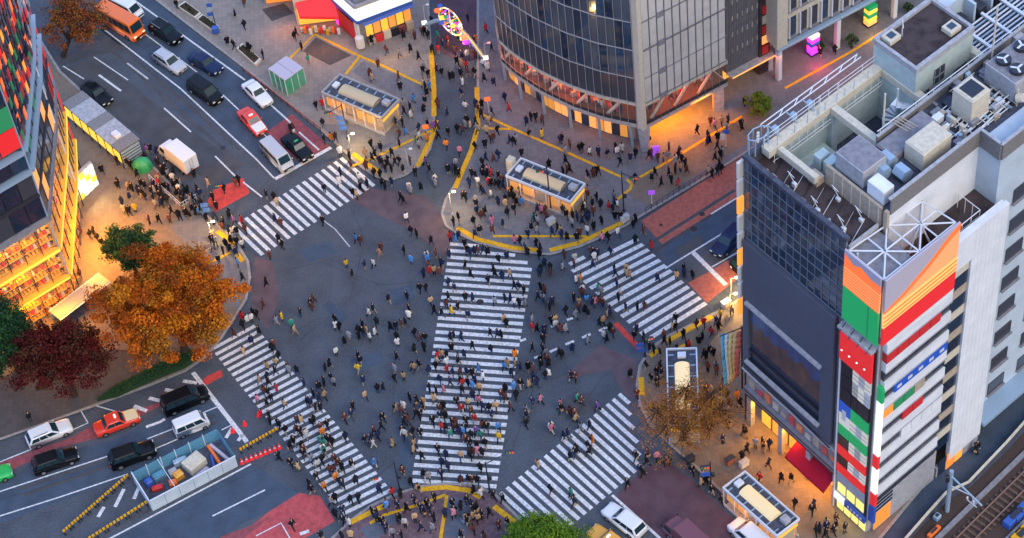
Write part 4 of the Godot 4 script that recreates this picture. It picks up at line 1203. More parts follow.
	for q in [[6.4, 1.3], [9.6, 1.1], [6.0, 3.2], [9.2, 3.4], [13.2, 1.6]]:
		bx("roof_vent", t, M.steel_white, q[0], q[0] + 0.5, q[1], q[1] + 0.35, 38.6, 39.0 + 0.15 * (int(q[0]) % 3), 0.05)
		rod("antenna", t, M.steel_white, Vector3(q[0] + 0.2, q[1] + 0.2, 39.0), Vector3(q[0] + 0.6, q[1] - 0.2, 40.4), 0.045)
		rod("antenna", t, M.steel_white, Vector3(q[0] + 0.1, q[1], 40.0), Vector3(q[0] + 1.0, q[1], 40.2), 0.035)
	# beige enclosure with plant on top
	bx("plant_enclosure", t, M.beige_wall, 4.7, 11.8, 4.2, 4.5, 38.0, 40.9)
	bx("plant_enclosure", t, M.beige_wall, 3.9, 4.3, 4.2, 4.55, 38.0, 40.9)
	for k in 6: bx("enclosure_rib", t, M.cream, 4.9 + k * 1.15, 5.0 + k * 1.15, 4.14, 4.2, 38.6, 40.8)
	bx("plant_floor", t, M.roof_slate, 4.3, 10.4, 4.5, 40.0, 40.405, 40.55)
	for r in [[4.9, 7.0, 4.7, 6.1, 40.6, 42.3, "w"], [7.6, 11.2, 4.8, 7.9, 40.6, 42.6, "g"], [5.2, 7.6, 10.2, 14.0, 40.6, 42.7, "c"], [7.8, 10.1, 9.0, 15.2, 40.6, 41.3, "d"], [5.9, 8.4, 17.4, 19.9, 40.6, 43.6, "c"], [5.0, 8.8, 22.4, 27.6, 40.6, 43.1, "g"]]:
		var m: Material = {"w": M.white_wall, "g": M.grey_light, "c": M.cream, "d": M.grey_wall}[r[6]]
		var u := bx("plant_unit", t, m, r[0], r[1], r[2], r[3], r[4], r[5], 0.06)
		if r[6] != "w": bx("unit_lid", u, M.grey_wall if r[6] != "c" else M.cream, r[0] + 0.15, r[1] - 0.15, r[2] + 0.15, r[3] - 0.15, r[5], r[5] + 0.06)
	bx("unit_opening", t, M.black_flat, 6.3, 8.0, 17.8, 19.5, 43.66, 43.70)
	for k in 2:
		for q in 2:
			var a := W(6.0 + 1.7 * q, 23.7 + 2.5 * k, 43.2)
			st = S(); tube(st, a, a + Vector3(0, 0.35, 0), 0.72, 0.72, 16)
			var fan := obj("fan", st, M.steel_dark, t)
			for b in 3:
				st = S(); box(st, a + Vector3(0, 0.37, 0) + Vector3(cos(b * 2.09 + k), 0, sin(b * 2.09 + k)) * 0.33, Vector3(0.62, 0.03, 0.2), Basis(Vector3.UP, -(b * 2.09 + k)))
				obj("fan_blade", st, M.steel_white, fan)
	# blue-white drums and ducts
	for q in [[6.9, 7.2], [5.4, 8.4], [7.4, 8.5]]:
		rod("drum", t, M.steel_blue, Vector3(q[0], q[1], 41.3), Vector3(q[0] + 1.3, q[1], 41.3), 0.72)
	for k in 9: rod("pipe", t, M.steel_white if k % 3 else M.steel_dark, Vector3(4.8 + 0.55 * (k % 5), 14.6 + 0.35 * k, 40.75 + 0.1 * (k % 3)), Vector3(5.4 + 0.55 * (k % 5), 19.0 + 0.9 * k, 40.75 + 0.1 * (k % 3)), 0.09)
	for k in 7: bx("cable_tray", t, M.steel_dark if k % 2 else M.grey_wall, 8.2 + 0.2 * (k % 3), 9.6, 15.8 + k * 1.7, 16.9 + k * 1.7, 40.58, 40.9 + 0.12 * (k % 4))
	for k in 10: rod("pipe", t, M.steel_dark if k % 2 else M.steel_white, Vector3(4.9 + 0.3 * k, 15.0 + 0.6 * (k % 4), 40.8), Vector3(4.9 + 0.3 * k, 21.5, 40.8), 0.06)
	for k in 8: bx("valve_box", t, [M.steel_white, M.steel_blue, M.cream, M.grey_light][k % 4], 4.8 + 0.55 * k, 5.15 + 0.55 * k, 14.6 + 0.8 * (k % 3), 15.0 + 0.8 * (k % 3), 40.56, 41.1 + 0.2 * (k % 3), 0.04)
	for k in 6: rod("cable_run", t, M.steel_dark, Vector3(5.0 + 0.8 * k, 28.0, 40.7), Vector3(5.3 + 0.8 * k, 39.0, 40.7), 0.1)
	var r := RandomNumberGenerator.new()
	r.seed = 61
	var tones := [M.steel_white, M.grey_light, M.steel_dark, M.cream, M.steel_blue, M.grey_wall, M.beige_wall]
	for k in 90:
		var u := r.randf_range(4.5, 10.0)
		var v := r.randf_range(14.4, 38.0)
		if (u > 5.6 and u < 8.7 and v > 17.0 and v < 20.2) or (u < 9.0 and v > 22.0 and v < 28.0): continue
		var q := Vector3(r.randf_range(0.2, 0.8), r.randf_range(0.15, 0.9), r.randf_range(0.2, 1.1))
		bx("small_unit", t, tones[k % 7], u, u + q.x, v, v + q.z, 40.55, 40.6 + q.y, 0.03)
	for k in 46:
		var u := r.randf_range(4.6, 10.0)
		var v := r.randf_range(14.4, 36.0)
		var h := r.randf_range(40.7, 41.4)
		var along := r.randf_range(1.0, 4.0)
		if k % 2: rod("small_pipe", t, tones[k % 5], Vector3(u, v, h), Vector3(u, v + along, h), 0.05)
		else: rod("small_pipe", t, tones[k % 5], Vector3(4.6, v, h), Vector3(4.6 + along, v, h), 0.045)
	for k in 40:
		var u := r.randf_range(10.9, 15.2)
		var v := r.randf_range(4.6, 16.0)
		bx("court_unit", t, tones[(k * 3) % 7], u, u + r.randf_range(0.2, 0.7), v, v + r.randf_range(0.2, 0.9), 34.2, 34.4 + r.randf_range(0.2, 1.4), 0.03)
	for k in 26:
		var u := r.randf_range(5.2, 17.2)
		bx("deck_fitting", t, tones[(k * 5) % 7], u, u + r.randf_range(0.12, 0.4), 0.5 + 0.3 * (k % 2), 0.75 + 0.35 * (k % 2), 38.6, 38.8 + r.randf_range(0.1, 0.6), 0.02)
	for k in 9:
		rod("deck_conduit", t, tones[k % 3], Vector3(5.0 + 1.3 * k, 0.6, 38.68), Vector3(6.2 + 1.3 * k, 3.8 - 0.2 * (k % 3), 38.68), 0.035)
	for k in 20:
		var v := r.randf_range(2.0, 17.0)
		rod("beam_rail", t, M.steel_white if k % 2 else M.steel_blue, Vector3(17.0 + 0.9 * (k % 2), v, 40.4), Vector3(17.0 + 0.9 * (k % 2), v, 41.4), 0.035)
	for h in [40.9, 41.4]: rod("beam_rail", t, M.steel_white, Vector3(17.9, 2.0, h), Vector3(17.9, 17.0, h), 0.035)
	for k in 4: rod("scaffold_pole", t, M.beige_wall, Vector3(10.9 - 0.1 * k, 11.6 + 0.35 * k, 41.9), Vector3(8.8 - 0.1 * k, 11.9 + 0.35 * k, 41.9), 0.06)
	st = S(); tube(st, W(4.7, 22.5, 41.6), W(4.2, 22.7, 41.8), 0.5, 0.42, 14)
	obj("dish_antenna", st, M.cream, t)
	rod("dish_post", t, M.cream, Vector3(4.7, 22.5, 40.5), Vector3(4.7, 22.5, 42.6), 0.10)
	# stepped louvred parapet
	for s in [[4.02, 4.02, 4.6, 16.6], [1.4, 1.4, 16.6, 40.0]]:
		for k in 6: bx("louvre_blade", t, M.louvre, s[0] - 0.20, s[0] - 0.02, s[2], s[3], 40.45 + 0.33 * k, 40.74 + 0.33 * k)
		bx("parapet_cap", t, M.grey_light, s[0] - 0.24, s[0] + 0.1, s[2] - 0.2, s[3], 42.45, 42.55)
	for k in 6: bx("louvre_blade", t, M.louvre, 1.4, 3.8, 16.38, 16.58, 40.45 + 0.33 * k, 40.74 + 0.33 * k)
	bx("parapet_cap", t, M.grey_light, 1.4, 3.8, 16.34, 16.62, 42.45, 42.55)
	for k in 6: bx("louvre_blade", t, M.louvre, 10.42, 10.6, 9.6, 40.0, 39.3 + 0.36 * k, 39.6 + 0.36 * k)
	bx("parapet_cap", t, M.grey_light, 10.36, 10.66, 9.6, 40.0, 41.5, 41.62)
	rod("railing_rail", t, M.steel_white, Vector3(10.5, 9.6, 42.2), Vector3(10.5, 40.0, 42.2), 0.05)
	for k in 12: rod("railing_post", t, M.steel_white, Vector3(10.5, 10.0 + 2.4 * k, 41.6), Vector3(10.5, 10.0 + 2.4 * k, 42.2), 0.04)
	# open court framed by pale beams
	bx("court_floor", t, M.roof_slate, 10.6, 17.2, 4.2, 16.8, 34.02, 34.2)
	bx("court_wall", t, M.teal_wall, 17.2, 17.7, 3.0, 17.0, 34.0, 39.2)
	bx("court_wall", t, M.teal_wall, 12.0, 17.2, 4.0, 4.3, 34.0, 38.4)
	bx("court_column", t, M.teal_wall, 16.6, 17.2, 9.9, 10.7, 34.2, 39.4)
	bx("court_block", t, M.teal_wall, 15.4, 17.2, 6.0, 9.4, 34.2, 36.0, 0.04)
	bx("frame_beam", t, M.cream, 16.9, 18.0, 1.8, 17.4, 39.5, 40.4, 0.04)
	for v in [10.3, 17.3, 25.2]: bx("frame_beam", t, M.cream, 10.7, 16.9, v - 0.4, v + 0.4, 39.5, 40.3, 0.04)
	bx("frame_beam", t, M.cream, 11.8, 16.9, 2.8, 3.4, 39.4, 40.2, 0.04)
	for k in 14: rod("railing_post", t, M.steel_white, Vector3(16.8, 2.4 + 1.08 * k, 38.4), Vector3(16.8, 2.4 + 1.08 * k, 39.6), 0.04)
	for h in [38.5, 38.95]: rod("railing_rail", t, M.steel_white, Vector3(16.8, 2.2, h), Vector3(16.8, 17.0, h), 0.045)
	for q in [[13.2, 4.9], [12.0, 5.0]]: bx("condenser", t, M.teal_wall, q[0], q[0] + 0.95, q[1], q[1] + 1.3, 38.4, 40.0, 0.05)
	bx("condenser_shelf", t, M.grey_wall, 11.8, 14.4, 4.3, 6.6, 37.9, 38.4)
	bx("crate", t, M.beige_wall, 11.9, 13.2, 3.2, 4.2, 38.6, 39.5, 0.04)
	for k in 3: bx("neon_panel", t, M.violet_neon, 14.0, 14.25, 10.8 + 1.1 * k, 11.6 + 1.1 * k, 34.4, 34.5)
	for k in 3: bx("neon_panel", t, M.violet_neon, 13.3, 13.5, 10.4 + 1.2 * k, 11.2 + 1.2 * k, 34.4, 34.5)
	# spiral stair
	rod("stair_pole", t, M.teal_wall, Vector3(13.8, 15.9, 34.2), Vector3(13.8, 15.9, 40.8), 0.12)
	for k in 22:
		var a := k * 0.42
		st = S()
		var c := W(13.8, 15.9, 34.5 + k * 0.25)
		var e0 := Vector3(cos(a), 0, sin(a)) * 1.3
		var e1 := Vector3(cos(a + 0.4), 0, sin(a + 0.4)) * 1.3
		slab_tri(st, c, c + e0, c + e1, 0.06)
		obj("stair_tread", st, M.steel_white, t)
	# mast and lamps on the outer beam
	rod("mast", t, M.cream, Vector3(11.4, 11.4, 38.0), Vector3(11.4, 11.4, 45.0), 0.10)
	rod("mast", t, M.cream, Vector3(9.8, 24.6, 40.0), Vector3(9.8, 24.6, 48.0), 0.10)
	for q in [3.6, 6.0, 8.2]:
		bx("floodlight", t, M.steel_blue, 18.0, 18.6, q, q + 0.6, 40.4, 41.1, 0.06)
		rod("lamp_arm", t, M.steel_blue, Vector3(17.6, q + 0.3, 40.4), Vector3(18.6, q - 0.4, 41.6), 0.06)
	for k in 2: rod("lamp_rail", t, M.steel_white, Vector3(18.9 + 0.5 * k, 3.0, 41.2), Vector3(18.9 + 0.5 * k, 16.0, 41.2), 0.06)
	for k in 6: rod("lamp_rail", t, M.steel_white, Vector3(18.9, 5.0 + 2 * k, 41.2), Vector3(19.4, 6.0 + 2 * k, 41.2), 0.05)
	for k in 8: rod("corner_cage", t, M.steel_blue, Vector3(18.2 + 0.7 * cos(k * 0.785), 1.6 + 1.2 * sin(k * 0.785), 40.0), Vector3(18.2 + 0.7 * cos(k * 0.785), 1.6 + 1.2 * sin(k * 0.785), 42.0), 0.06)
	for k in 8: rod("corner_cage", t, M.steel_blue, Vector3(18.2 + 0.7 * cos(k * 0.785), 1.6 + 1.2 * sin(k * 0.785), 42.0), Vector3(18.2 + 0.7 * cos((k + 1) * 0.785), 1.6 + 1.2 * sin((k + 1) * 0.785), 42.0), 0.06)
	for k in 3: bx("cage_lamp", t, M.white_flat, 17.9 + 0.3 * k, 18.1 + 0.3 * k, 1.2 + 0.3 * k, 1.5 + 0.3 * k, 41.2, 41.6, 0.04)
	# penthouse
	bx("penthouse_wall", t, M.teal_wall, 12.6, 18.2, 17.0, 25.0, 34.2, 42.8)
	bx("penthouse_roof", t, M.roof_dark, 13.0, 17.9, 17.3, 24.7, 42.8, 42.95)
	for s in [[12.55, 12.98, 16.95, 25.05], [17.92, 18.35, 16.95, 25.05]]: bx("penthouse_parapet", t, M.grey_light, s[0], s[1], s[2], s[3], 42.7, 43.3)
	for s in [[12.98, 17.92, 16.95, 17.3], [12.98, 17.92, 24.7, 25.05]]: bx("penthouse_parapet", t, M.grey_light, s[0], s[1], s[2], s[3], 42.7, 43.3)
	for q in [[13.4, 22.6], [16.6, 17.6]]:
		bx("roof_hatch", t, M.cream, q[0], q[0] + 1.3, q[1], q[1] + 1.5, 42.95, 43.5, 0.05)
		bx("hatch_glass", t, M.glass_dark, q[0] + 0.3, q[0] + 1.0, q[1] + 0.35, q[1] + 1.15, 43.5, 43.54)
	for w in [[19.6, 21.0, 39.6, 41.4], [22.6, 24.4, 37.4, 39.4], [18.0, 19.0, 38.6, 39.6]]:
		var win := bx("window", t, M.glass_grey, 12.5, 12.58, w[0], w[1], w[2], w[3])
		for k in 3: bx("window_bar", win, M.grey_light, 12.46, 12.5, w[0] + (w[1] - w[0]) * k * 0.5 - 0.03, w[0] + (w[1] - w[0]) * k * 0.5 + 0.03, w[2], w[3])
		bx("window_bar", win, M.grey_light, 12.45, 12.49, w[0], w[1], (w[2] + w[3]) * 0.5 - 0.03, (w[2] + w[3]) * 0.5 + 0.03)
	rod("antenna", t, M.steel_white, Vector3(16.8, 19.4, 42.9), Vector3(16.8, 19.4, 44.8), 0.05)
	rod("antenna", t, M.steel_white, Vector3(16.5, 19.2, 44.3), Vector3(17.2, 19.8, 44.5), 0.04)
	# lower roof with pipe racks beyond the penthouse
	bx("pipe_roof", t, M.roof_slate, 10.6, 18.4, 25.1, 40.0, 34.25, 38.6)
	bx("pipe_roof_edge", t, M.blue_wall, 17.4, 18.6, 25.2, 40.0, 38.6, 41.6)
	for k in 5: bx("buttress", t, M.blue_wall, 16.0, 17.4, 26.4 + 2.6 * k, 26.7 + 2.6 * k, 38.6, 41.2)
	for k in 4: bx("plant_unit", t, M.steel_dark, 16.0, 17.2, 27.2 + 2.6 * k, 28.4 + 2.6 * k, 38.6, 40.0, 0.08)
	for k in 11: rod("pipe", t, M.steel_white if k % 3 else M.steel_blue, Vector3(11.0 + 0.45 * k, 26.0, 39.4), Vector3(11.0 + 0.45 * k, 39.5, 39.4), 0.10)
	for k in 4: bx("pipe_rack", t, M.steel_white, 10.9, 15.8, 27.0 + 2.8 * k, 27.3 + 2.8 * k, 39.55, 39.75)
	rod("railing_rail", t, M.steel_white, Vector3(18.5, 25.2, 42.2), Vector3(18.5, 40.0, 42.2), 0.05)
	# light of the shop fronts: one soft light close in front of each glowing front
	var f := t.transform
	lamp_area(f * W(14.0, 1.0, 4.3), f.basis * Vector3(-0.6, -1, 0), Vector2(6.5, 1.5), Color(1.0, 0.68, 0.26), 95.0, "shop_light")
	lamp_area(f * W(8.2, 0.6, 2.9), f.basis * Vector3(-1, -1.2, 0), Vector2(5.0, 1.2), Color(1.0, 0.66, 0.24), 64.0, "shop_light")
	lamp_area(f * W(2.4, -0.2, 1.6), f.basis * Vector3(-1, -0.5, 0), Vector2(4.0, 2.4), Color(1.0, 0.86, 0.40), 9.0, "shop_light")
	lamp_area(f * Vector3(2.0, 1.6, 0.35), f.basis * Vector3(0, -0.4, 1), Vector2(2.2, 2.2), Color(1.0, 0.45, 0.10), 3.0, "shop_light")

func sheet_v(st: SurfaceTool, a: Array, v: float) -> void:  # polygon of [u, h] in the plane v
	var p := PackedVector2Array()
	for q in a: p.append(Vector2(q[0], q[1]))
	var t := Geometry2D.triangulate_polygon(p)
	for i in t: st.add_vertex(W(p[i].x, v, p[i].y))

func sheet_u(st: SurfaceTool, a: Array, z: float) -> void:  # polygon of [v, h] in the plane u = -z
	var p := PackedVector2Array()
	for q in a: p.append(Vector2(q[0], q[1]))
	var t := Geometry2D.triangulate_polygon(p)
	for i in t: st.add_vertex(W(-z, p[i].x, p[i].y))

func slab_tri(st: SurfaceTool, a: Vector3, b: Vector3, c: Vector3, h: float) -> void:
	var d := Vector3(0, h, 0)
	tri(st, a + d, b + d, c + d); tri(st, a, c, b)
	quad(st, b, b + d, c + d, c); quad(st, a, a + d, b + d, b); quad(st, c, c + d, a + d, a)

# the dim street picture on the big screen
func screen_picture() -> ImageTexture:
	var im := Image.create(256, 128, false, Image.FORMAT_RGB8)
	var n := FastNoiseLite.new(); n.seed = 3; n.frequency = 0.02
	for y in 128:
		for x in 256:
			var k := n.get_noise_2d(x, y) * 0.5 + 0.5
			var c := Color(0.06, 0.07, 0.13)
			if y < 44 + 18 * n.get_noise_1d(x * 1.5): c = Color(0.14, 0.24, 0.46)
			elif y < 92: c = Color(0.20, 0.17, 0.20).lerp(Color(0.32, 0.22, 0.12), k)
			im.set_pixel(x, y, c * (0.7 + 0.5 * k))
	return ImageTexture.create_from_image(im)

# ---------------------------------------------------------------- round glass building
func glass_building() -> void:
	var t := thing("glass_building", "silvery corner building with a curved dark glass front and lit cafe floor", "building", Vector3(17.2, 0, -15.4))
	var c := [Vector2(-14.2, -21.5), Vector2(-15.3, -17.9), Vector2(-15.3, -14.7), Vector2(-13.8, -12.0), Vector2(-10.9, -8.3), Vector2(-7.6, -5.1), Vector2(-4.3, -2.7), Vector2(-0.5, -0.7)]
	var curve := Curve2D.new()
	for i in c.size():
		var tan_: Vector2 = (c[mini(i + 1, c.size() - 1)] - c[maxi(i - 1, 0)]) / 6.0
		curve.add_point(c[i], -tan_, tan_)
	var n := 27
	var p := []
	for i in n + 1: p.append(curve.sample_baked(curve.get_baked_length() * i / n))
	var v := Vector2(cos(deg_to_rad(-27.6)), sin(deg_to_rad(-27.6)))
	var corner := Vector2(0.15, -0.15)
	var far_end := corner + v * 12.3
	var levels := [7.9, 11.8, 16.1, 20.3, 24.5, 28.7, 32.9]
	var st := S()
	# inner volume behind the skins
	var core := PackedVector2Array()
	for q in p: core.append((q as Vector2) + Vector2(0.75, -0.75))
	core.append(corner + Vector2(0.2, -0.9)); core.append(far_end + Vector2(-0.5, -0.6)); core.append(far_end + Vector2(-9, -14)); core.append(Vector2(-14, -30))
	prism(st, core, 7.6, 33.2)
	obj("wall", st, M.grey_wall, t)
	for i in n:
		for j in levels.size() - 1:
			var m: Material = [M.glass_facade, M.glass_dark, M.glass_facade, M.glass_blue, M.glass_facade][(i * 5 + j * 3 + i * j) % 5]
			if j == 0: m = M.glass_grey
			plate("glass_panel", t, m, (p[i] as Vector2).lerp(p[i + 1], 0.04), (p[i] as Vector2).lerp(p[i + 1], 0.96), levels[j] + 0.05, levels[j + 1] - 0.05, 0.0 + 0.015 * ((i + j) % 3), 1.0)
	for i in n + 1:
		st = S()
		tube(st, Vector3(p[i].x - 0.06, 3.7, p[i].y + 0.08), Vector3(p[i].x - 0.06, 33.0, p[i].y + 0.08), 0.03, 0.03, 5)
		obj("mullion", st, M.silver, t)
	for h in levels:
		st = S()
		for i in n: bar(st, Vector3(p[i].x - 0.03, h, p[i].y + 0.05), Vector3(p[i + 1].x - 0.03, h, p[i + 1].y + 0.05), 0.10, 0.07)
		obj("transom", st, M.silver, t)
	# pale corner pier
	st = S()
	prism(st, PackedVector2Array([p[n], corner + Vector2(-0.1, 0.35), corner + v * 0.35 + Vector2(0.1, 0.1), corner + Vector2(0.2, -0.8), p[n] + Vector2(0.2, -0.5)]), 4.0, 33.2)
	obj("corner_pier", st, M.cream, t)
	# pale panelled side
	var a0 := corner + v * 0.4
	for i in 11:
		for j in range(0, 7):
			var h0: float = levels[j] if j < 7 else 0.0
			var h1: float = levels[j] + 4.05
			if j == 6: continue
			plate("wall_panel", t, M.panel_white, a0 + v * (1.06 * i + 0.04), a0 + v * (1.06 * i + 1.0), h0 + 0.12, h1, 0.0, 1.0)
	for i in 12:
		st = S()
		var q := a0 + v * (1.06 * i) + Vector2(0.06, 0.08)
		tube(st, Vector3(q.x, 4.2, q.y), Vector3(q.x, 33.0, q.y), 0.03, 0.03, 5)
		obj("mullion", st, M.grey_wall, t)
	for h in levels:
		plate("transom", t, M.grey_wall, a0, a0 + v * 11.8, h - 0.05, h + 0.06, 0.05, 1.0, 0.12)
	for j in 6: plate("vent_flap", t, M.grey_wall, a0 + v * 2.2, a0 + v * 3.1, levels[j] - 0.5, levels[j] + 0.35, 0.06, 1.0)
	# cafe floor: lit back wall, floor, glass, diagonal braces
	var outer := PackedVector2Array()
	for q in p: outer.append(q)
	outer.append(corner); outer.append(far_end)
	st = S()
	var deck := outer.duplicate(); deck.append(far_end + Vector2(-6, -10)); deck.append(Vector2(-12, -28))
	prism(st, deck, 3.8, 4.5, true)
	obj("canopy_slab", st, M.silver, t)
	st = S()
	var wood := PackedVector2Array()
	for q in p: wood.append((q as Vector2) + Vector2(0.25, -0.3))
	wood.append(corner + Vector2(0.05, -0.4)); wood.append(far_end + Vector2(-0.4, -0.3)); wood.append(far_end + Vector2(-5.6, -9)); wood.append(Vector2(-12, -27))
	sheet(st, wood, 4.52)
	obj("cafe_floor", st, M.wood, t)
	st = S()
	prism(st, deck, 7.35, 7.88, true)
	obj("cornice", st, M.cream, t)
	st = S()
	var bw := []
	for q in p: bw.append((q as Vector2) + Vector2(2.0, -3.0))
	bw.append(corner + v * 1.2 + Vector2(-1.3, -2.6)); bw.append(far_end - v * 0.4 + Vector2(-1.3, -2.6))
	bw.remove_at(n); bw.remove_at(n - 1); bw.remove_at(n - 2)
	for i in bw.size() - 1:
		var a: Vector2 = bw[i]
		var b: Vector2 = bw[i + 1]
		quad(st, Vector3(a.x, 4.5, a.y), Vector3(a.x, 7.35, a.y), Vector3(b.x, 7.35, b.y), Vector3(b.x, 4.5, b.y))
	obj("cafe_back_wall", st, M.cafe, t)
	for i in outer.size() - 1:
		plate("window_pane", t, M.clear, outer[i].lerp(outer[i + 1], 0.03), outer[i].lerp(outer[i + 1], 0.97), 4.55, 7.3, -0.05, 1.0, 0.02)
	plate("handrail_board", t, M.steel_dark, corner, far_end, 4.5, 5.0, 0.06, 1.0)
	for i in n: plate("handrail_board", t, M.steel_dark, p[i], p[i + 1], 4.5, 4.95, 0.06, 1.0)
	for k in [3, 7, 11, 15, 19, 23]:
		st = S(); tube(st, Vector3(p[k].x + 0.5, 4.5, p[k].y - 0.5), Vector3(p[k + 2].x + 0.5, 7.4, p[k + 2].y - 0.5), 0.22, 0.22, 6)
		obj("brace", st, M.cream, t)
	for k in 3:
		var q := corner + v * (1.5 + 3.4 * k) + Vector2(-0.25, -0.5)
		var r := q + v * 2.4
		st = S(); tube(st, Vector3(q.x, 4.5, q.y), Vector3(r.x, 7.4, r.y), 0.2, 0.2, 6)
		obj("brace", st, M.cream, t)
	# cafe counters and lamps inside
	for k in 22:
		var q: Vector2 = outer[mini(2 + k, outer.size() - 2)] + Vector2(0.9, -1.1)
		part_box("cafe_table", t, [M.beige_wall, M.red_flat, M.cream, M.maroon_paint][k % 4], Vector3(q.x, 4.95, q.y), Vector3(0.6, 0.8, 0.6), 0.05)
		if k % 2 == 0: part_box("pendant_lamp", t, M.bulb, Vector3(q.x + 0.2, 6.6, q.y - 0.3), Vector3(0.16, 0.16, 0.16), 0.04)
	# shop floor under the slab
	st = S()
	var inner := PackedVector2Array()
	for i in range(0, n + 1): inner.append((p[i] as Vector2) + Vector2(0.9, -1.3))
	for i in inner.size() - 1:
		quad(st, Vector3(inner[i].x, 0.1, inner[i].y), Vector3(inner[i].x, 3.8, inner[i].y), Vector3(inner[i + 1].x, 3.8, inner[i + 1].y), Vector3(inner[i + 1].x, 0.1, inner[i + 1].y))
	obj("shop_wall", st, M.grey_wall, t)
	for i in range(2, n - 1):
		var m: Material = [M.amber_dim, M.cafe, M.glass_grey, M.amber_dim, M.beige_wall, M.glass_dark, M.amber_dim][i % 7]
		if i > 15 and i < 21: m = M.glass_blue if i % 2 else M.cafe
		plate("shop_window", t, m, inner[i].lerp(inner[i + 1], 0.06), inner[i].lerp(inner[i + 1], 0.94), 0.3, 3.2, 0.1, 1.0)
	for k in [2, 6, 10, 14, 18, 22, 26]:
		st = S(); tube(st, Vector3(p[k].x + 0.3, 0, p[k].y - 0.3), Vector3(p[k].x + 0.2, 3.8, p[k].y - 0.2), 0.2, 0.16, 10)
		obj("column", st, M.steel_blue, t)
	var cb := corner + Vector2(0.1, -0.6)
	st = S(); tube(st, Vector3(cb.x, 0, cb.y), Vector3(cb.x, 3.8, cb.y), 0.5, 0.75, 12)
	obj("column", st, M.grey_light, t)
	var fb := far_end - v * 1.0 + Vector2(-0.3, -0.6)
	part_box("column", t, M.grey_light, Vector3(fb.x, 1.9, fb.y), Vector3(1.3, 3.8, 1.0), 0.05)
	# entrance under the pale side
	var e0 := corner + v * 1.5 + Vector2(-2.6, -4.9)
	for k in 5:
		plate("shop_window", t, [M.shop_amber, M.shop_gold, M.shop_amber, M.shop_orange, M.cafe][k], e0 + v * (2.0 * k), e0 + v * (2.0 * k + 1.85), 0.2, 3.6, 0.0, 1.0)
	for k in 4:
		var q := corner + v * (2.2 + 2.2 * k) + Vector2(-0.9, -1.7)
		part_box("ceiling_lamp", t, M.shop_amber, Vector3(q.x, 3.72, q.y), Vector3(1.4, 0.1, 1.4), 0.0)
	part_box("ad_screen", t, M.violet_screen, Vector3(1.4, 1.0, 0.6), Vector3(0.8, 1.5, 0.25), 0.03)
	var lc := t.position + Vector3(corner.x + v.x * 6.2 - 0.9, 3.6, corner.y + v.y * 6.2 - 1.7)
	lamp_area(lc, Vector3(0.12, -1, 0.25), Vector2(8.0, 3.0), Color(1.0, 0.54, 0.02), 240.0, "entrance_light")
	for k in 4:
		var q: Vector2 = outer[5 + 7 * k if k < 3 else outer.size() - 2] + Vector2(0.8, -1.6)
		if k == 3: q = corner + v * 6.0 + Vector2(-0.7, -1.5)
		lamp_area(t.position + Vector3(q.x, 7.2, q.y), Vector3(0.02, -1, 0.05), Vector2(5.0, 1.5), Color(1.0, 0.45, 0.12), 26.0, "cafe_light")
	lamp_area(t.position + Vector3(-4.6, 3.5, -4.6), Vector3(-0.2, -1, 0.4), Vector2(6.0, 1.5), Color(1.0, 0.50, 0.14), 13.0, "shop_light")
	lamp_area(t.position + Vector3(-12.2, 3.5, -12.0), Vector3(-0.4, -1, 0.3), Vector2(6.0, 1.5), Color(1.0, 0.50, 0.14), 13.0, "shop_light")

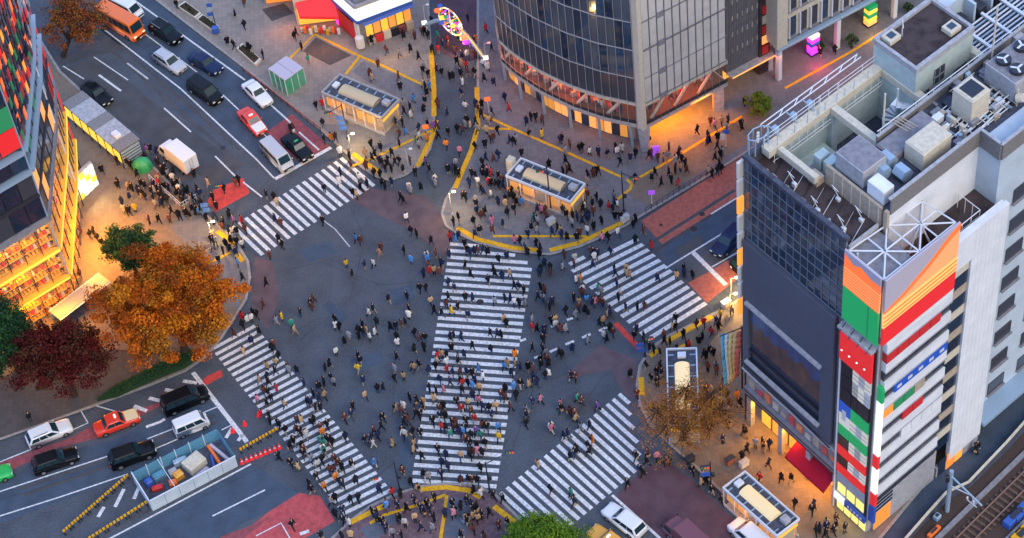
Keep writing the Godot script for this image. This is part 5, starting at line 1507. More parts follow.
# ---------------------------------------------------------------- buildings along the street behind
func north_buildings() -> void:
	var turn := deg_to_rad(27.8)
	# dark block with rows of small slots
	var t := thing("office_block", "dark grey ribbed block with rows of small lit slots beside the glass building", "building", Vector3(28.82, 0.00, -24.08), turn)
	part_box("wall", t, M.slate_wall, Vector3(3.1, 16.0, -5.0), Vector3(6.6, 26.0, 9.6))
	for k in 27: part_box("rib", t, M.slate_wall, Vector3(-0.05 + 0.245 * k, 16.0, -0.18), Vector3(0.08, 25.8, 0.06))
	for j in 10:
		for i in 7:
			part_box("window_slot", t, M.cream if (i * 3 + j) % 4 else M.beige_wall, Vector3(0.72 + 0.735 * i, 6.2 + 2.55 * j, -0.19), Vector3(0.17, 0.72, 0.06))
	part_box("canopy", t, M.grey_light, Vector3(3.1, 2.95, 0.3), Vector3(6.6, 0.18, 1.2), 0.04)
	part_box("canopy_lamp", t, M.pale_orange_sign, Vector3(3.1, 3.0, 0.93), Vector3(6.4, 0.16, 0.08))
	part_box("shop_window", t, M.shop_gold, Vector3(3.1, 1.4, -2.0), Vector3(5.0, 2.4, 0.1))
	part_box("column", t, M.grey_light, Vector3(6.2, 1.45, -0.1), Vector3(0.7, 2.9, 0.7), 0.04)
	part_box("floor_slab", t, M.grey_wall, Vector3(3.1, 2.93, -5.2), Vector3(6.5, 0.1, 9.0))
	# dark recess with a red sign
	t = thing("narrow_building", "narrow dark brick building with a small red sign between two blocks", "building", Vector3(33.98, 0.00, -25.61), turn)
	part_box("wall", t, M.roof_dark, Vector3(0.1, 15.0, -5.0), Vector3(1.6, 30.0, 8.0))
	for k in 5: part_box("sign_board", t, [M.red_flat, M.cafe, M.red_flat, M.cream, M.red_flat][k], Vector3(0.1, 4.0 + 1.6 * k, -0.92), Vector3(0.9, 1.2, 0.12))
	# pale panelled building over a shopping street
	t = thing("pale_building", "pale building with tall framed windows above a brightly lit shopping pavement", "building", Vector3(34.80, 0.00, -24.74), turn)
	part_box("wall", t, M.cream, Vector3(12.2, 19.0, -5.3), Vector3(24.6, 27.0, 9.6))
	part_box("corner_pier", t, M.cream, Vector3(0.6, 18.9, -0.2), Vector3(1.6, 27.0, 0.8), 0.05)
	for i in 14:
		for j in 5:
			var x := 2.0 + 1.62 * i
			var w := part_box("window", t, M.glass_grey if (i + j) % 3 else M.glass_blue, Vector3(x + 0.6, 7.3 + 4.2 * j, -0.46), Vector3(1.05, 2.9, 0.1))
			part_box("frame", w, M.steel_white, Vector3(x + 0.02, 7.3 + 4.2 * j, -0.35), Vector3(0.16, 3.3, 0.3))
			part_box("sill", w, M.grey_wall, Vector3(x + 0.6, 5.65 + 4.2 * j, -0.36), Vector3(1.3, 0.14, 0.34))
	part_box("canopy", t, M.steel_blue, Vector3(12.2, 5.15, -0.05), Vector3(24.6, 0.4, 0.7), 0.05)
	for k in 3: part_box("column", t, M.steel_white, Vector3(0.4 + 9.0 * k, 2.5, -0.2), Vector3(0.6, 4.9, 0.6), 0.04)
	part_box("shop_wall", t, M.beige_wall, Vector3(12.2, 2.5, -5.6), Vector3(24.6, 4.9, 0.3))
	# lit columns on that pavement
	var p := thing("lit_column", "glowing pink and violet striped advertising column on the shopping pavement", "sign", Vector3(40.00, 0.10, -28.90), turn, "lit advertising columns")
	for k in 5: part_box("light_band", p, [M.violet_neon, M.pink_neon, M.blue_sign, M.pink_neon, M.white_sign][k], Vector3(0, 0.45 + 0.62 * k, 0), Vector3(1.3, 0.5, 1.0), 0.05)
	part_box("base", p, M.steel_dark, Vector3(0, 0.1, 0), Vector3(1.4, 0.2, 1.1))
	p = thing("lit_column", "glowing yellow, green and white striped advertising column on the shopping pavement", "sign", Vector3(47.86, 0.10, -32.76), turn, "lit advertising columns")
	for k in 5: part_box("light_band", p, [M.pale_orange_sign, M.shop_yellow, M.green_sign, M.shop_yellow, M.green_sign][k], Vector3(0, 0.45 + 0.62 * k, 0), Vector3(1.4, 0.5, 1.0), 0.05)
	part_box("base", p, M.steel_dark, Vector3(0, 0.1, 0), Vector3(1.5, 0.2, 1.1))
	lamp_omni(Vector3(39.54, 1.30, -27.29) + Vector3(0.6, 0, 1.1), Color(1.0, 0.08, 0.35), 5.0, 0.4)
	lamp_omni(Vector3(47.43, 1.30, -30.92) + Vector3(0.6, 0, 1.1), Color(1.0, 0.70, 0.20), 4.0, 0.4)
	lamp_area(Vector3(41.21, 4.70, -25.01), Vector3(0.1, -1, 0.2), Vector2(16.0, 1.5), Color(1.0, 0.55, 0.38), 26.0, "canopy_light")
	# corner shop with a glowing white band and blue awning
	t = thing("corner_shop", "corner shop with glowing white fascia above blue awnings", "shop", Vector3(-15.21, 0.00, -40.72))
	var a := Vector2(0, 0)
	var l := a + Vector2(cos(deg_to_rad(-121)), sin(deg_to_rad(-121))) * 9.0
	var r := a + Vector2(cos(deg_to_rad(-20)), sin(deg_to_rad(-20))) * 7.5
	var back := l + (r - a)
	var st := S()
	prism(st, PackedVector2Array([a + Vector2(0, -0.4), r + Vector2(-0.3, -0.3), back, l + Vector2(0.3, -0.3)]), 0.0, 7.2)
	obj("wall", st, M.grey_wall, t)
	plate("fascia", t, M.white_sign, l, a, 4.4, 6.4, 0.1, 1.0, 0.3)
	plate("fascia", t, M.white_sign, a, r, 4.4, 6.4, 0.1, 1.0, 0.3)
	plate("fascia_edge", t, M.blue_flat, l, a, 3.9, 4.38, 0.16, 1.0, 0.3)
	plate("fascia_edge", t, M.blue_flat, a, r, 3.9, 4.38, 0.16, 1.0, 0.3)
	plate("fascia_edge", t, M.grey_light, l, a, 6.42, 6.9, 0.16, 1.0, 0.3)
	plate("fascia_edge", t, M.grey_light, a, r, 6.42, 6.9, 0.16, 1.0, 0.3)
	st = S()
	var av := Vector3(0.12, -0.25, 0.4)
	quad(st, Vector3(a.x + 0.6, 3.9, a.y + 0.1), Vector3(r.x, 3.9, r.y + 0.1), Vector3(r.x, 3.9, r.y) + av, Vector3(a.x + 0.6, 3.9, a.y) + av)
	obj("awning", st, M.blue_flat, t)
	plate("side_pillar", t, M.white_flat, l.lerp(a, 0.9), a, 0.0, 3.8, 0.1, 1.0, 0.2)
	plate("shop_window", t, M.red_flat, l.lerp(a, 0.45), l.lerp(a, 0.9), 0.3, 3.2, 0.05, 1.0)
	plate("shop_window", t, M.pink_neon, l.lerp(a, 0.36), l.lerp(a, 0.42), 0.3, 3.3, 0.09, 1.0)
	for k in 6:
		plate("shop_window", t, M.amber_dim if k % 2 else M.shop_gold, a.lerp(r, 0.12 + 0.14 * k), a.lerp(r, 0.24 + 0.14 * k), 1.4, 3.4, 0.04, 1.0)
		plate("goods", t, [M.beige_wall, M.red_flat, M.cream, M.black_flat, M.maroon_paint][k % 5], a.lerp(r, 0.12 + 0.14 * k), a.lerp(r, 0.25 + 0.14 * k), 0.15, 1.0 + 0.2 * (k % 3), 0.45, 1.0, 0.4)
	part_box("display_drum", t, M.white_flat, Vector3(-0.1, 1.3, 0.5), Vector3(1.1, 2.2, 0.9), 0.3)
	st = S()
	prism(st, PackedVector2Array([a + Vector2(0, -1.2), r + Vector2(-1, -0.8), back, l + Vector2(0.9, -0.6)]), 7.2, 9.0)
	obj("upper_wall", st, M.roof_slate, t)
	lamp_area(Vector3(-11.73, 2.20, -38.54) + Vector3(0, 0, 0.6), Vector3(0.3, -0.8, 1), Vector2(5.0, 1.2), Color(1.0, 0.72, 0.30), 8.0, "shop_light")
	# red shop stall beside it
	t = thing("red_shop", "market shop under a bright red awning with stacked goods", "shop", Vector3(-20.44, 0.00, -44.41))
	part_box("wall", t, M.cream, Vector3(0.2, 2.2, -4.4), Vector3(6.0, 4.4, 5.0))
	st = S()
	quad(st, Vector3(-2.6, 4.2, -2.4), Vector3(2.4, 4.2, -1.4), Vector3(2.8, 3.0, 0.9), Vector3(-2.2, 3.0, -0.2))
	quad(st, Vector3(-2.2, 3.0, -0.2), Vector3(2.8, 3.0, 0.9), Vector3(2.8, 2.6, 0.9), Vector3(-2.2, 2.6, -0.2))
	obj("awning", st, M.red_sign, t)
	part_box("shop_window", t, M.shop_gold, Vector3(0, 1.6, -1.8), Vector3(5.0, 2.6, 0.1))
	for k in 14:
		part_box("goods_box", t, [M.cream, M.orange_paint, M.red_flat, M.white_flat, M.yellow][k % 5], Vector3(-2.2 + 0.36 * k, 0.5 + 0.25 * (k % 3), -0.5 + 0.09 * k + 0.3 * (k % 2)), Vector3(0.4, 0.6 + 0.3 * (k % 2), 0.4), 0.04)
	lamp_area(Vector3(-20.40, 2.60, -41.28), Vector3(0.1, -0.8, 0.9), Vector2(4.5, 1.2), Color(1.0, 0.60, 0.12), 14.0, "shop_light")
	t = thing("amber_shop", "small shop glowing amber at the top of the north pavement", "shop", Vector3(-24.96, 0.00, -49.38))
	part_box("wall", t, M.grey_wall, Vector3(0, 2.2, -4), Vector3(5.0, 4.4, 4.0))
	part_box("shop_window", t, M.shop_orange, Vector3(0, 1.5, -1.95), Vector3(4.4, 2.6, 0.1))
	part_box("awning", t, M.steel_blue, Vector3(0, 3.3, -1.4), Vector3(5.0, 0.15, 1.4))
	lamp_area(Vector3(-24.60, 2.60, -46.12), Vector3(0.1, -0.8, 0.9), Vector2(4.0, 1.2), Color(1.0, 0.55, 0.10), 12.0, "shop_light")

# ---------------------------------------------------------------- west shop building with bands of lit floors
func west_building() -> void:
	var base := Vector3(-49.83, 0.00, -3.84)
	var t := thing("shop_building", "many-storeyed shop building glowing yellow below and covered in bright signs above", "building", base)
	var a := Vector2(0, 0)
	var l := Vector2(cos(deg_to_rad(146)), sin(deg_to_rad(146))) * 20.0
	var b := Vector2(0.08, -14.86)
	var c := Vector2(-0.46, -22.08)
	var back := l + (c - a) + Vector2(-6, 0)
	var st := S()
	var inn := func(q: Vector2, k: float) -> Vector2: return q.lerp((a + l + b + back) / 4.0, k)
	prism(st, PackedVector2Array([inn.call(l, 0.15), inn.call(a, 0.15), inn.call(b, 0.20), inn.call(c, 0.20), back]), 0.0, 24.5)
	obj("wall", st, M.grey_wall, t)
	st = S()
	prism(st, PackedVector2Array([inn.call(l, 0.02), inn.call(a, 0.03), inn.call(b, 0.04), inn.call(c, 0.04), back]), 24.5, 46.0)
	obj("upper_wall", st, M.roof_slate, t)
	var ring := [[l, a, 1.0, 10], [a, b, 1.0, 7], [b, c, 1.0, 5]]
	# floors: y0, y1, kind
	for f in [[0.2, 3.9, "g"], [4.6, 8.4, "y"], [9.2, 13.2, "y"], [14.2, 17.2, "d"], [17.9, 20.9, "d"], [21.8, 23.9, "b"]]:
		for r in ring:
			for i in r[3]:
				var q0: Vector2 = (r[0] as Vector2).lerp(r[1], (i + 0.03) / float(r[3]))
				var q1: Vector2 = (r[0] as Vector2).lerp(r[1], (i + 0.97) / float(r[3]))
				var n0 := int(f[0])
				if f[2] in ["g", "y"]:
					# a bay with depth: pane, lit back wall, ceiling lamps, shelves of goods
					plate("window_pane", t, M.clear, q0, q1, f[0], f[1], 0.0, 1.0, 0.03)
					plate("back_wall", t, [M.shop_gold, M.shop_yellow, M.shop_amber][(i + n0) % 3], q0, q1, f[0], f[1], -1.6, 1.0)
					plate("ceiling_lamp", t, M.shop_yellow, q0.lerp(q1, 0.1), q0.lerp(q1, 0.9), f[1] - 0.25, f[1] - 0.12, -0.3, 1.0, 0.25)
					plate("mullion", t, M.steel_dark, q0.lerp(q1, -0.03), q0.lerp(q1, 0.01), f[0], f[1], 0.06, 1.0, 0.12)
					for s in 3:
						var y: float = f[0] + 0.1 + 1.0 * s
						plate("shelf", t, M.gold_glow_tint, q0, q1, y, y + 0.08, -0.35, 1.0, 0.7)  # shelf and goods colours carry the golden shop glow
						for g in 4:
							var x: float = 0.04 + 0.24 * g
							plate("goods", t, [M.red_flat, M.gold_glow_tint, M.cream, M.yellow, M.maroon_paint, M.gold_glow_tint, M.orange_paint, M.yellow][(i * 5 + s * 3 + g * 2 + n0) % 8], q0.lerp(q1, x), q0.lerp(q1, x + 0.17), y + 0.085, y + 0.4 + 0.12 * ((g + i + s) % 4), -0.4, 1.0, 0.4)
				else:
					var m: Material = [M.glass_grey, M.glass_dark, M.cafe, M.glass_dark, M.glass_grey][(i * 3 + n0) % 5]
					if f[2] == "b": m = [M.glass_blue, M.green_flat, M.glass_dark][i % 3]
					if r[0] == b: m = [M.red_flat, M.black_flat, M.steel_blue, M.red_flat, M.glass_grey][(i * 2 + n0) % 5]
					plate("window_pane", t, m, q0, q1, f[0], f[1], 0.0, 1.0)
					plate("mullion", t, M.steel_dark, q0.lerp(q1, -0.02), q0.lerp(q1, 0.01), f[0], f[1], 0.06, 1.0, 0.12)
	var ledges := [[4.0, 4.5, 0.28], [8.5, 9.1, 0.22], [13.3, 14.1, 0.2], [17.3, 17.8, 0.12], [21.0, 21.4, 0.4], [24.0, 24.3, 0.45]]
	for d in ledges:
		for r in ring:
			plate("ledge", t, [M.gold_glow_tint, M.gold_glow_tint, M.grey_wall, M.steel_dark, M.steel_blue, M.steel_blue][ledges.find(d)], r[0], r[1], d[0], d[1], d[2], 1.0, d[2] + 1.7)
			if d[0] < 9.0: plate("sign_strip", t, M.shop_yellow, r[0], r[1], d[0] + 0.1, d[1] - 0.1, d[2] + 0.06, 1.0, 0.05)
	# bright boards above the top ledge
	for i in 8:
		for j in 5:
			var q0 := l.lerp(a, (i + 0.03) / 8.0)
			var q1 := l.lerp(a, (i + 0.95) / 8.0)
			plate("sign_board", t, [M.red_sign, M.green_flat, M.glass_dark, M.glass_blue, M.glass_dark][(j + (0 if i > 4 else 1)) % 5], q0, q1, 25.0 + 3.2 * j, 27.9 + 3.2 * j, 0.1 + 0.2 * (j % 2), 1.0)
	for i in 18:
		for j in 12:
			var q0 := a.lerp(b, (i + 0.06) / 18.0)
			var q1 := a.lerp(b, (i + 0.94) / 18.0)
			plate("sign_board", t, [M.red_flat, M.red_sign, M.black_flat, M.maroon_paint, M.glass_dark, M.orange_sign, M.black_flat, M.green_flat, M.glass_blue, M.red_flat, M.shop_amber, M.glass_dark, M.black_flat, M.glass_grey, M.maroon_paint][(i * 7 + j * 4 + i * j) % 15], q0, q1, 24.8 + 1.6 * j, 26.2 + 1.6 * j, 0.1 + 0.08 * ((i + j) % 3), 1.0)
	for i in 9:
		for j in 18:
			var q0 := b.lerp(c, (i + 0.06) / 9.0)
			var q1 := b.lerp(c, (i + 0.94) / 9.0)
			plate("sign_board", t, [M.red_sign, M.black_flat, M.red_flat, M.grey_light, M.red_flat, M.peach_sign, M.black_flat, M.steel_blue, M.maroon_paint][(i * 5 + j * 4 + i * j) % 9], q0, q1, 24.8 + 1.15 * j, 25.8 + 1.15 * j, 0.1 + 0.1 * ((i * j) % 3), 1.0)
	for q in [[b, M.steel_white], [c, M.red_sign], [a, M.steel_blue]]:
		st = S()
		tube(st, Vector3(q[0].x, 4.5, q[0].y), Vector3(q[0].x, 45.0, q[0].y), 0.1, 0.1, 8)
		obj("corner_tube", st, q[1], t)
	# cabinet of bright white display cubes by the door
	var d := thing("display_cabinet", "glowing white cube display wall at the shop building's door", "display", Vector3(-49.07, 0.13, -20.79), deg_to_rad(50))
	part_box("frame", d, M.grey_light, Vector3(0, 1.9, -0.3), Vector3(3.4, 3.8, 0.4), 0.04)
	for i in 4:
		for j in 4: part_box("lit_cube", d, M.white_sign if (i + j) % 4 else M.shop_yellow, Vector3(-1.23 + 0.82 * i, 0.55 + 0.9 * j, 0.0), Vector3(0.7, 0.76, 0.3), 0.05)
	# ceiling lights inside the lit floors
	for y in [3.7, 8.2, 13.0]:
		var m0 := l.lerp(a, 0.72)
		var d0 := (a - l).normalized()
		lamp_area(base + Vector3(m0.x - d0.y * -0.25, y, m0.y + d0.x * -0.25), Vector3(0.1, -1, -0.15), Vector2(10.0, 0.8), Color(1.0, 0.58, 0.08), 70.0, "ceiling_light")
		var m1 := a.lerp(b, 0.5)
		lamp_area(base + Vector3(m1.x - 0.35, y, m1.y), Vector3(-0.15, -1, 0.1), Vector2(13.0, 0.8), Color(1.0, 0.58, 0.08), 70.0, "ceiling_light")
	# light from the fronts
	var la := l.lerp(a, 0.72)
	lamp_area(base + Vector3(la.x + 1.3, 3.6, la.y + 1.6), Vector3(0.5, -1, 0.8), Vector2(9.0, 1.6), Color(1.0, 0.68, 0.20), 70.0, "shop_light")
	var lb := a.lerp(b, 0.5)
	lamp_area(base + Vector3(lb.x + 1.4, 3.6, lb.y), Vector3(1, -0.9, 0.1), Vector2(10.0, 1.6), Color(1.0, 0.66, 0.22), 150.0, "shop_light")
	lamp_area(base + Vector3(lb.x + 1.4, 10.0, lb.y), Vector3(1, -0.5, 0.1), Vector2(10.0, 4.0), Color(1.0, 0.66, 0.24), 240.0, "shop_light")
	lamp_area(Vector3(-48.56, 2.00, -18.89) + Vector3(0.5, 0, 0.4), Vector3(1, -0.5, 0.6), Vector2(3.0, 3.0), Color(1.0, 0.90, 0.62), 14.0, "display_light")

# ---------------------------------------------------------------- station entrances and booths
# a flat-roofed glass entrance: o corner of the roof, x along its length, z across
func kiosk(label: String, p0: Vector3, p1: Vector3, p3: Vector3, h: float, vault: Material, rim: Material, glow: Material, glow_sides := [true, true]) -> Node3D:
	var ex := p1 - p0
	var ez := p3 - p0
	var lx := ex.length()
	var lz := ez.length()
	var turn := -atan2(ex.z, ex.x)
	var t := thing("station_entrance", label, "kiosk", Vector3(p0.x, 0.13, p0.z), turn, "glass station entrances on the pavements")
	var s := 1.0 if (Basis(Vector3.UP, -turn) * ez).z > 0 else -1.0
	var z0 := minf(0.0, s * lz)
	var cz := z0 + lz * 0.5
	part_box("roof", t, M.roof_slate, Vector3(lx * 0.5, h - 0.14, cz), Vector3(lx - 0.1, 0.18, lz - 0.1))
	for q in [[Vector3(lx * 0.5, h + 0.02, z0 + 0.08), Vector3(lx, 0.42, 0.16)], [Vector3(lx * 0.5, h + 0.02, z0 + lz - 0.08), Vector3(lx, 0.42, 0.16)], [Vector3(0.08, h + 0.02, cz), Vector3(0.16, 0.42, lz - 0.33)], [Vector3(lx - 0.08, h + 0.02, cz), Vector3(0.16, 0.42, lz - 0.33)]]:
		part_box("roof_rim", t, rim, q[0], q[1], 0.03)
	# raised vault along the middle, with ribs
	var st := S()
	st.set_smooth_group(0)
	var n := 10
	for i in n:
		var a0 := PI * i / n
		var a1 := PI * (i + 1) / n
		var w := lz * 0.24
		var q := [Vector3(lx * 0.2, h - 0.05 + sin(a0) * 0.5, cz + cos(a0) * w), Vector3(lx * 0.2, h - 0.05 + sin(a1) * 0.5, cz + cos(a1) * w)]
		var dx := Vector3(lx * 0.58, 0, 0)
		quad(st, q[0], q[0] + dx, q[1] + dx, q[1])
		tri(st, Vector3(lx * 0.2, h - 0.05, cz), q[0], q[1])
		tri(st, Vector3(lx * 0.78, h - 0.05, cz), q[0] + dx, q[1] + dx)
	obj("roof_vault", st, vault, t)
	for k in 7:
		part_box("roof_batten", t, M.steel_blue, Vector3(lx * (0.08 + 0.14 * k), h, z0 + 0.5), Vector3(0.12, 0.1, 0.6))
		part_box("roof_batten", t, M.steel_blue, Vector3(lx * (0.08 + 0.14 * k), h, z0 + lz - 0.5), Vector3(0.12, 0.1, 0.6))
	part_box("roof_unit", t, M.grey_light, Vector3(lx * 0.90, h + 0.35, cz - lz * 0.1), Vector3(0.9, 0.6, 0.8), 0.05)
	part_box("roof_unit", t, M.steel_white, Vector3(lx * 0.10, h + 0.22, cz), Vector3(0.7, 0.4, 0.9), 0.05)
	var m := maxi(4, int(lx / 1.5))
	for side in [0, 1]:
		var zz: float = [z0 + 0.14, z0 + lz - 0.14][side]
		for i in m:
			part_box("glass_panel", t, M.clear, Vector3(lx * (i + 0.5) / m, 1.55, zz), Vector3(lx / m - 0.1, 2.5, 0.03))
			part_box("post", t, M.steel_white, Vector3(lx * (i + 0.0) / m + 0.06, (h - 0.25) * 0.5, zz), Vector3(0.09, h - 0.25, 0.09))
		part_box("plinth", t, M.grey_light, Vector3(lx * 0.5, 0.16, zz), Vector3(lx - 0.1, 0.32, 0.22))
		for i in m:
			part_box("added_inner_panel", t, M.amber_dim if (i + side) % 3 else M.beige_wall, Vector3(lx * (i + 0.5) / m, 1.25, zz + (-0.45 if side else 0.45)), Vector3(lx / m - 0.2, 1.3, 0.05))  # amber panels added to glow in place of a lit interior
		if glow_sides[side]: part_box("light_strip", t, glow, Vector3(lx * 0.5, h - 0.32, zz - (0.3 if side else -0.3)), Vector3(lx * 0.86, 0.1, 0.22))
	part_box("end_wall", t, M.beige_wall, Vector3(lx - 0.2, 1.3, cz), Vector3(0.06, 1.6, lz - 0.5))
	part_box("end_light", t, glow, Vector3(lx - 0.12, 2.3, cz), Vector3(0.06, 0.4, lz - 0.5))
	part_box("stair_floor", t, M.beige_wall, Vector3(lx * 0.5, 0.06, cz), Vector3(lx - 0.4, 0.1, lz - 0.5))
	for k in 8: part_box("stair_tread", t, M.grey_wall, Vector3(lx * 0.25 + 0.3 * k, 0.14 + 0.02 * k, cz), Vector3(0.28, 0.04, lz * 0.6))
	var c := t.transform * Vector3(lx * 0.5, h - 0.45, cz)
	lamp_area(c, Vector3(0, -1, 0), Vector2(lx * 0.8, lz * 0.5), Color(1.0, 0.66, 0.22), 13.0, "entrance_light")
	return t

func kiosks() -> void:
	kiosk("glass station entrance with cream vault among the north pavement's crowd", Vector3(-17.95, 3.00, -32.70), Vector3(-10.82, 3.00, -26.85), Vector3(-20.23, 3.00, -29.76), 3.0, M.vault, M.grey_light, M.shop_gold)
	var t := kiosk("glass station entrance with yellowish vault in front of the round glass building", Vector3(2.69, 3.00, -14.29), Vector3(9.69, 3.00, -8.74), Vector3(0.56, 3.00, -11.70), 3.0, M.vault, M.steel_white, M.shop_gold)
	part_box("vent_stack", t, M.cream, Vector3(-0.6, 1.9, 1.2), Vector3(0.9, 3.8, 0.9), 0.06)
	kiosk("long glass station entrance half under the brown leaved tree", Vector3(15.23, 3.00, 17.11), Vector3(13.93, 3.00, 27.49), Vector3(18.53, 3.00, 17.38), 3.0, M.vault_lit, M.steel_white, M.shop_gold, [true, false])
	kiosk("glass station entrance with pale lit roof vault near the red awning", Vector3(18.19, 3.00, 36.01), Vector3(22.57, 3.00, 42.71), Vector3(20.74, 3.00, 34.15), 3.0, M.vault_lit, M.steel_white, M.shop_gold)
	# green glass booth
	var p0 := Vector3(-26.71, 2.60, -35.76)
	var ex := Vector3(-24.16, 2.60, -32.54) - p0
	t = thing("glass_booth", "square booth with green glass walls and a pale roof", "booth", Vector3(p0.x, 0.13, p0.z), -atan2(ex.z, ex.x))
	for k in 2: part_box("roof", t, M.lilac_board, Vector3(1.55, 2.65 + 0.06 * k, -0.72 - 1.5 * k), Vector3(3.3, 0.16, 1.48), 0.04)
	for i in 3:
		for q in [[Vector3(0.55 + 1.0 * i, 1.3, 0.0), Vector3(0.92, 2.5, 0.04)], [Vector3(0.55 + 1.0 * i, 1.3, -3.0), Vector3(0.92, 2.5, 0.04)], [Vector3(0.0, 1.3, -0.5 - 1.0 * i), Vector3(0.04, 2.5, 0.92)], [Vector3(3.1, 1.3, -0.5 - 1.0 * i), Vector3(0.04, 2.5, 0.92)]]:
			part_box("glass_panel", t, M.clear_green, q[0], q[1])
	for q in [[0, 0], [1, 0], [2, 0], [3, 0], [0, -3], [3, -3], [0, -1], [0, -2], [3, -1], [3, -2]]:
		part_box("post", t, M.steel_white, Vector3(0.04 + 1.01 * q[0], 1.32, 0.02 + 1.0 * q[1]), Vector3(0.08, 2.62, 0.08))
	for k in 4: part_box("bench_plant", t, M.green_flat, Vector3(0.6 + 0.6 * k, 0.5, -0.7 - 0.4 * (k % 2)), Vector3(0.4, 0.9, 0.4), 0.1)
	# long bus shelter
	p0 = Vector3(-52.39, 3.00, -33.99)
	ex = Vector3(-45.01, 3.00, -24.02) - p0
	t = thing("bus_shelter", "long grey roofed bus shelter with yellow lit panels by the shop building", "shelter", Vector3(p0.x, 0.13, p0.z), -atan2(ex.z, ex.x))
	var lx := ex.length()
	var nb := 7
	for i in nb: part_box("roof_panel", t, M.grey_light if i % 3 else M.louvre, Vector3(lx * (i + 0.5) / nb, 2.95, -1.55), Vector3(lx / nb - 0.04, 0.16, 3.1))
	for i in nb: part_box("lit_panel", t, M.shop_yellow, Vector3(lx * (i + 0.5) / nb, 1.7, -0.12), Vector3(lx / nb - 0.3, 1.5, 0.08))
	for i in nb + 1: part_box("post", t, M.steel_dark, Vector3(clampf(lx * i / nb, 0.06, lx - 0.06), 1.43, -0.12), Vector3(0.1, 2.86, 0.1))
	part_box("end_wall", t, M.steel_blue, Vector3(lx - 0.05, 1.4, -1.55), Vector3(0.08, 2.6, 2.7))
	for k in 5: part_box("end_grille", t, M.steel_dark, Vector3(lx + 0.01, 0.5 + 0.45 * k, -1.55), Vector3(0.05, 0.1, 2.6))
	part_box("roof_box", t, M.white_wall, Vector3(lx * 0.80, 3.3, -1.4), Vector3(1.1, 0.5, 0.8), 0.05)
	part_box("roof_beam", t, M.steel_dark, Vector3(lx * 0.5, 2.8, -2.9), Vector3(lx, 0.14, 0.14))
	for k in 4: part_box("post", t, M.steel_dark, Vector3(lx * (0.1 + 0.26 * k), 1.4, -2.9), Vector3(0.12, 2.66, 0.12))
	# glass roofed stair by the big tree
	p0 = Vector3(-52.64, 1.60, -1.10)
	ex = Vector3(-47.10, 1.60, -5.97) - p0
	t = thing("stair_canopy", "low glass roofed stairway between the shop building and the orange tree", "canopy", Vector3(p0.x, 0.13, p0.z), -atan2(ex.z, ex.x))
	lx = ex.length()
	for i in 5:
		part_box("roof_pane", t, M.pane_grey, Vector3(lx * (i + 0.5) / 5, 1.72, 1.1), Vector3(lx / 5 - 0.05, 0.05, 1.9))
		part_box("rafter", t, M.steel_white, Vector3(lx * i / 5 + 0.05, 1.65, 1.1), Vector3(0.08, 0.1, 2.1))
		part_box("side_panel", t, M.grey_light, Vector3(lx * (i + 0.5) / 5, 0.7, 0.0), Vector3(lx / 5 - 0.04, 1.3, 0.08))
	for z in [0.05, 2.15]: part_box("gutter", t, M.steel_white, Vector3(lx * 0.5, 1.62, z), Vector3(lx, 0.12, 0.12))
	part_box("stair_floor", t, M.roof_slate, Vector3(lx * 0.5, 0.05, 1.1), Vector3(lx - 0.2, 0.06, 2.0))
	# walled road works
	p0 = Vector3(-40.56, 0.00, 27.36)
	ex = Vector3(-31.54, 0.00, 22.91) - p0
	t = thing("works_enclosure", "fenced roadworks box full of tools in the middle of the road", "barrier", p0, -atan2(ex.z, ex.x))
	lx = ex.length()
	for i in 6:
		part_box("fence_panel", t, M.clear_blue, Vector3(lx * (i + 0.5) / 6, 0.95, -4.4), Vector3(lx / 6 - 0.05, 1.7, 0.05))
		part_box("fence_panel", t, M.blue_wall, Vector3(lx * (i + 0.5) / 6, 0.85, 0.0), Vector3(lx / 6 - 0.04, 1.7, 0.06))
		part_box("fence_post", t, M.steel_white, Vector3(lx * i / 6, 1.0, -4.4), Vector3(0.08, 2.0, 0.08))
	for i in 3:
		part_box("fence_panel", t, M.blue_wall, Vector3(0.0, 0.85, -0.75 - 1.45 * i), Vector3(0.06, 1.7, 1.4))
		part_box("fence_panel", t, M.clear_blue, Vector3(lx, 0.85, -0.75 - 1.45 * i), Vector3(0.06, 1.7, 1.4))
	part_box("deck", t, M.roof_slate, Vector3(lx * 0.5, 0.04, -2.2), Vector3(lx - 0.2, 0.06, 4.2))
	part_box("rail", t, M.steel_white, Vector3(lx * 0.5, 1.78, 0.0), Vector3(lx + 0.1, 0.1, 0.12))
	part_box("rail", t, M.steel_white, Vector3(0.0, 1.78, -2.2), Vector3(0.12, 0.1, 4.4))
	part_box("rail", t, M.steel_white, Vector3(lx * 0.30, 1.9, -2.2), Vector3(0.06, 0.06, 4.4))
	# loose things inside it, each its own
	var f := t.transform
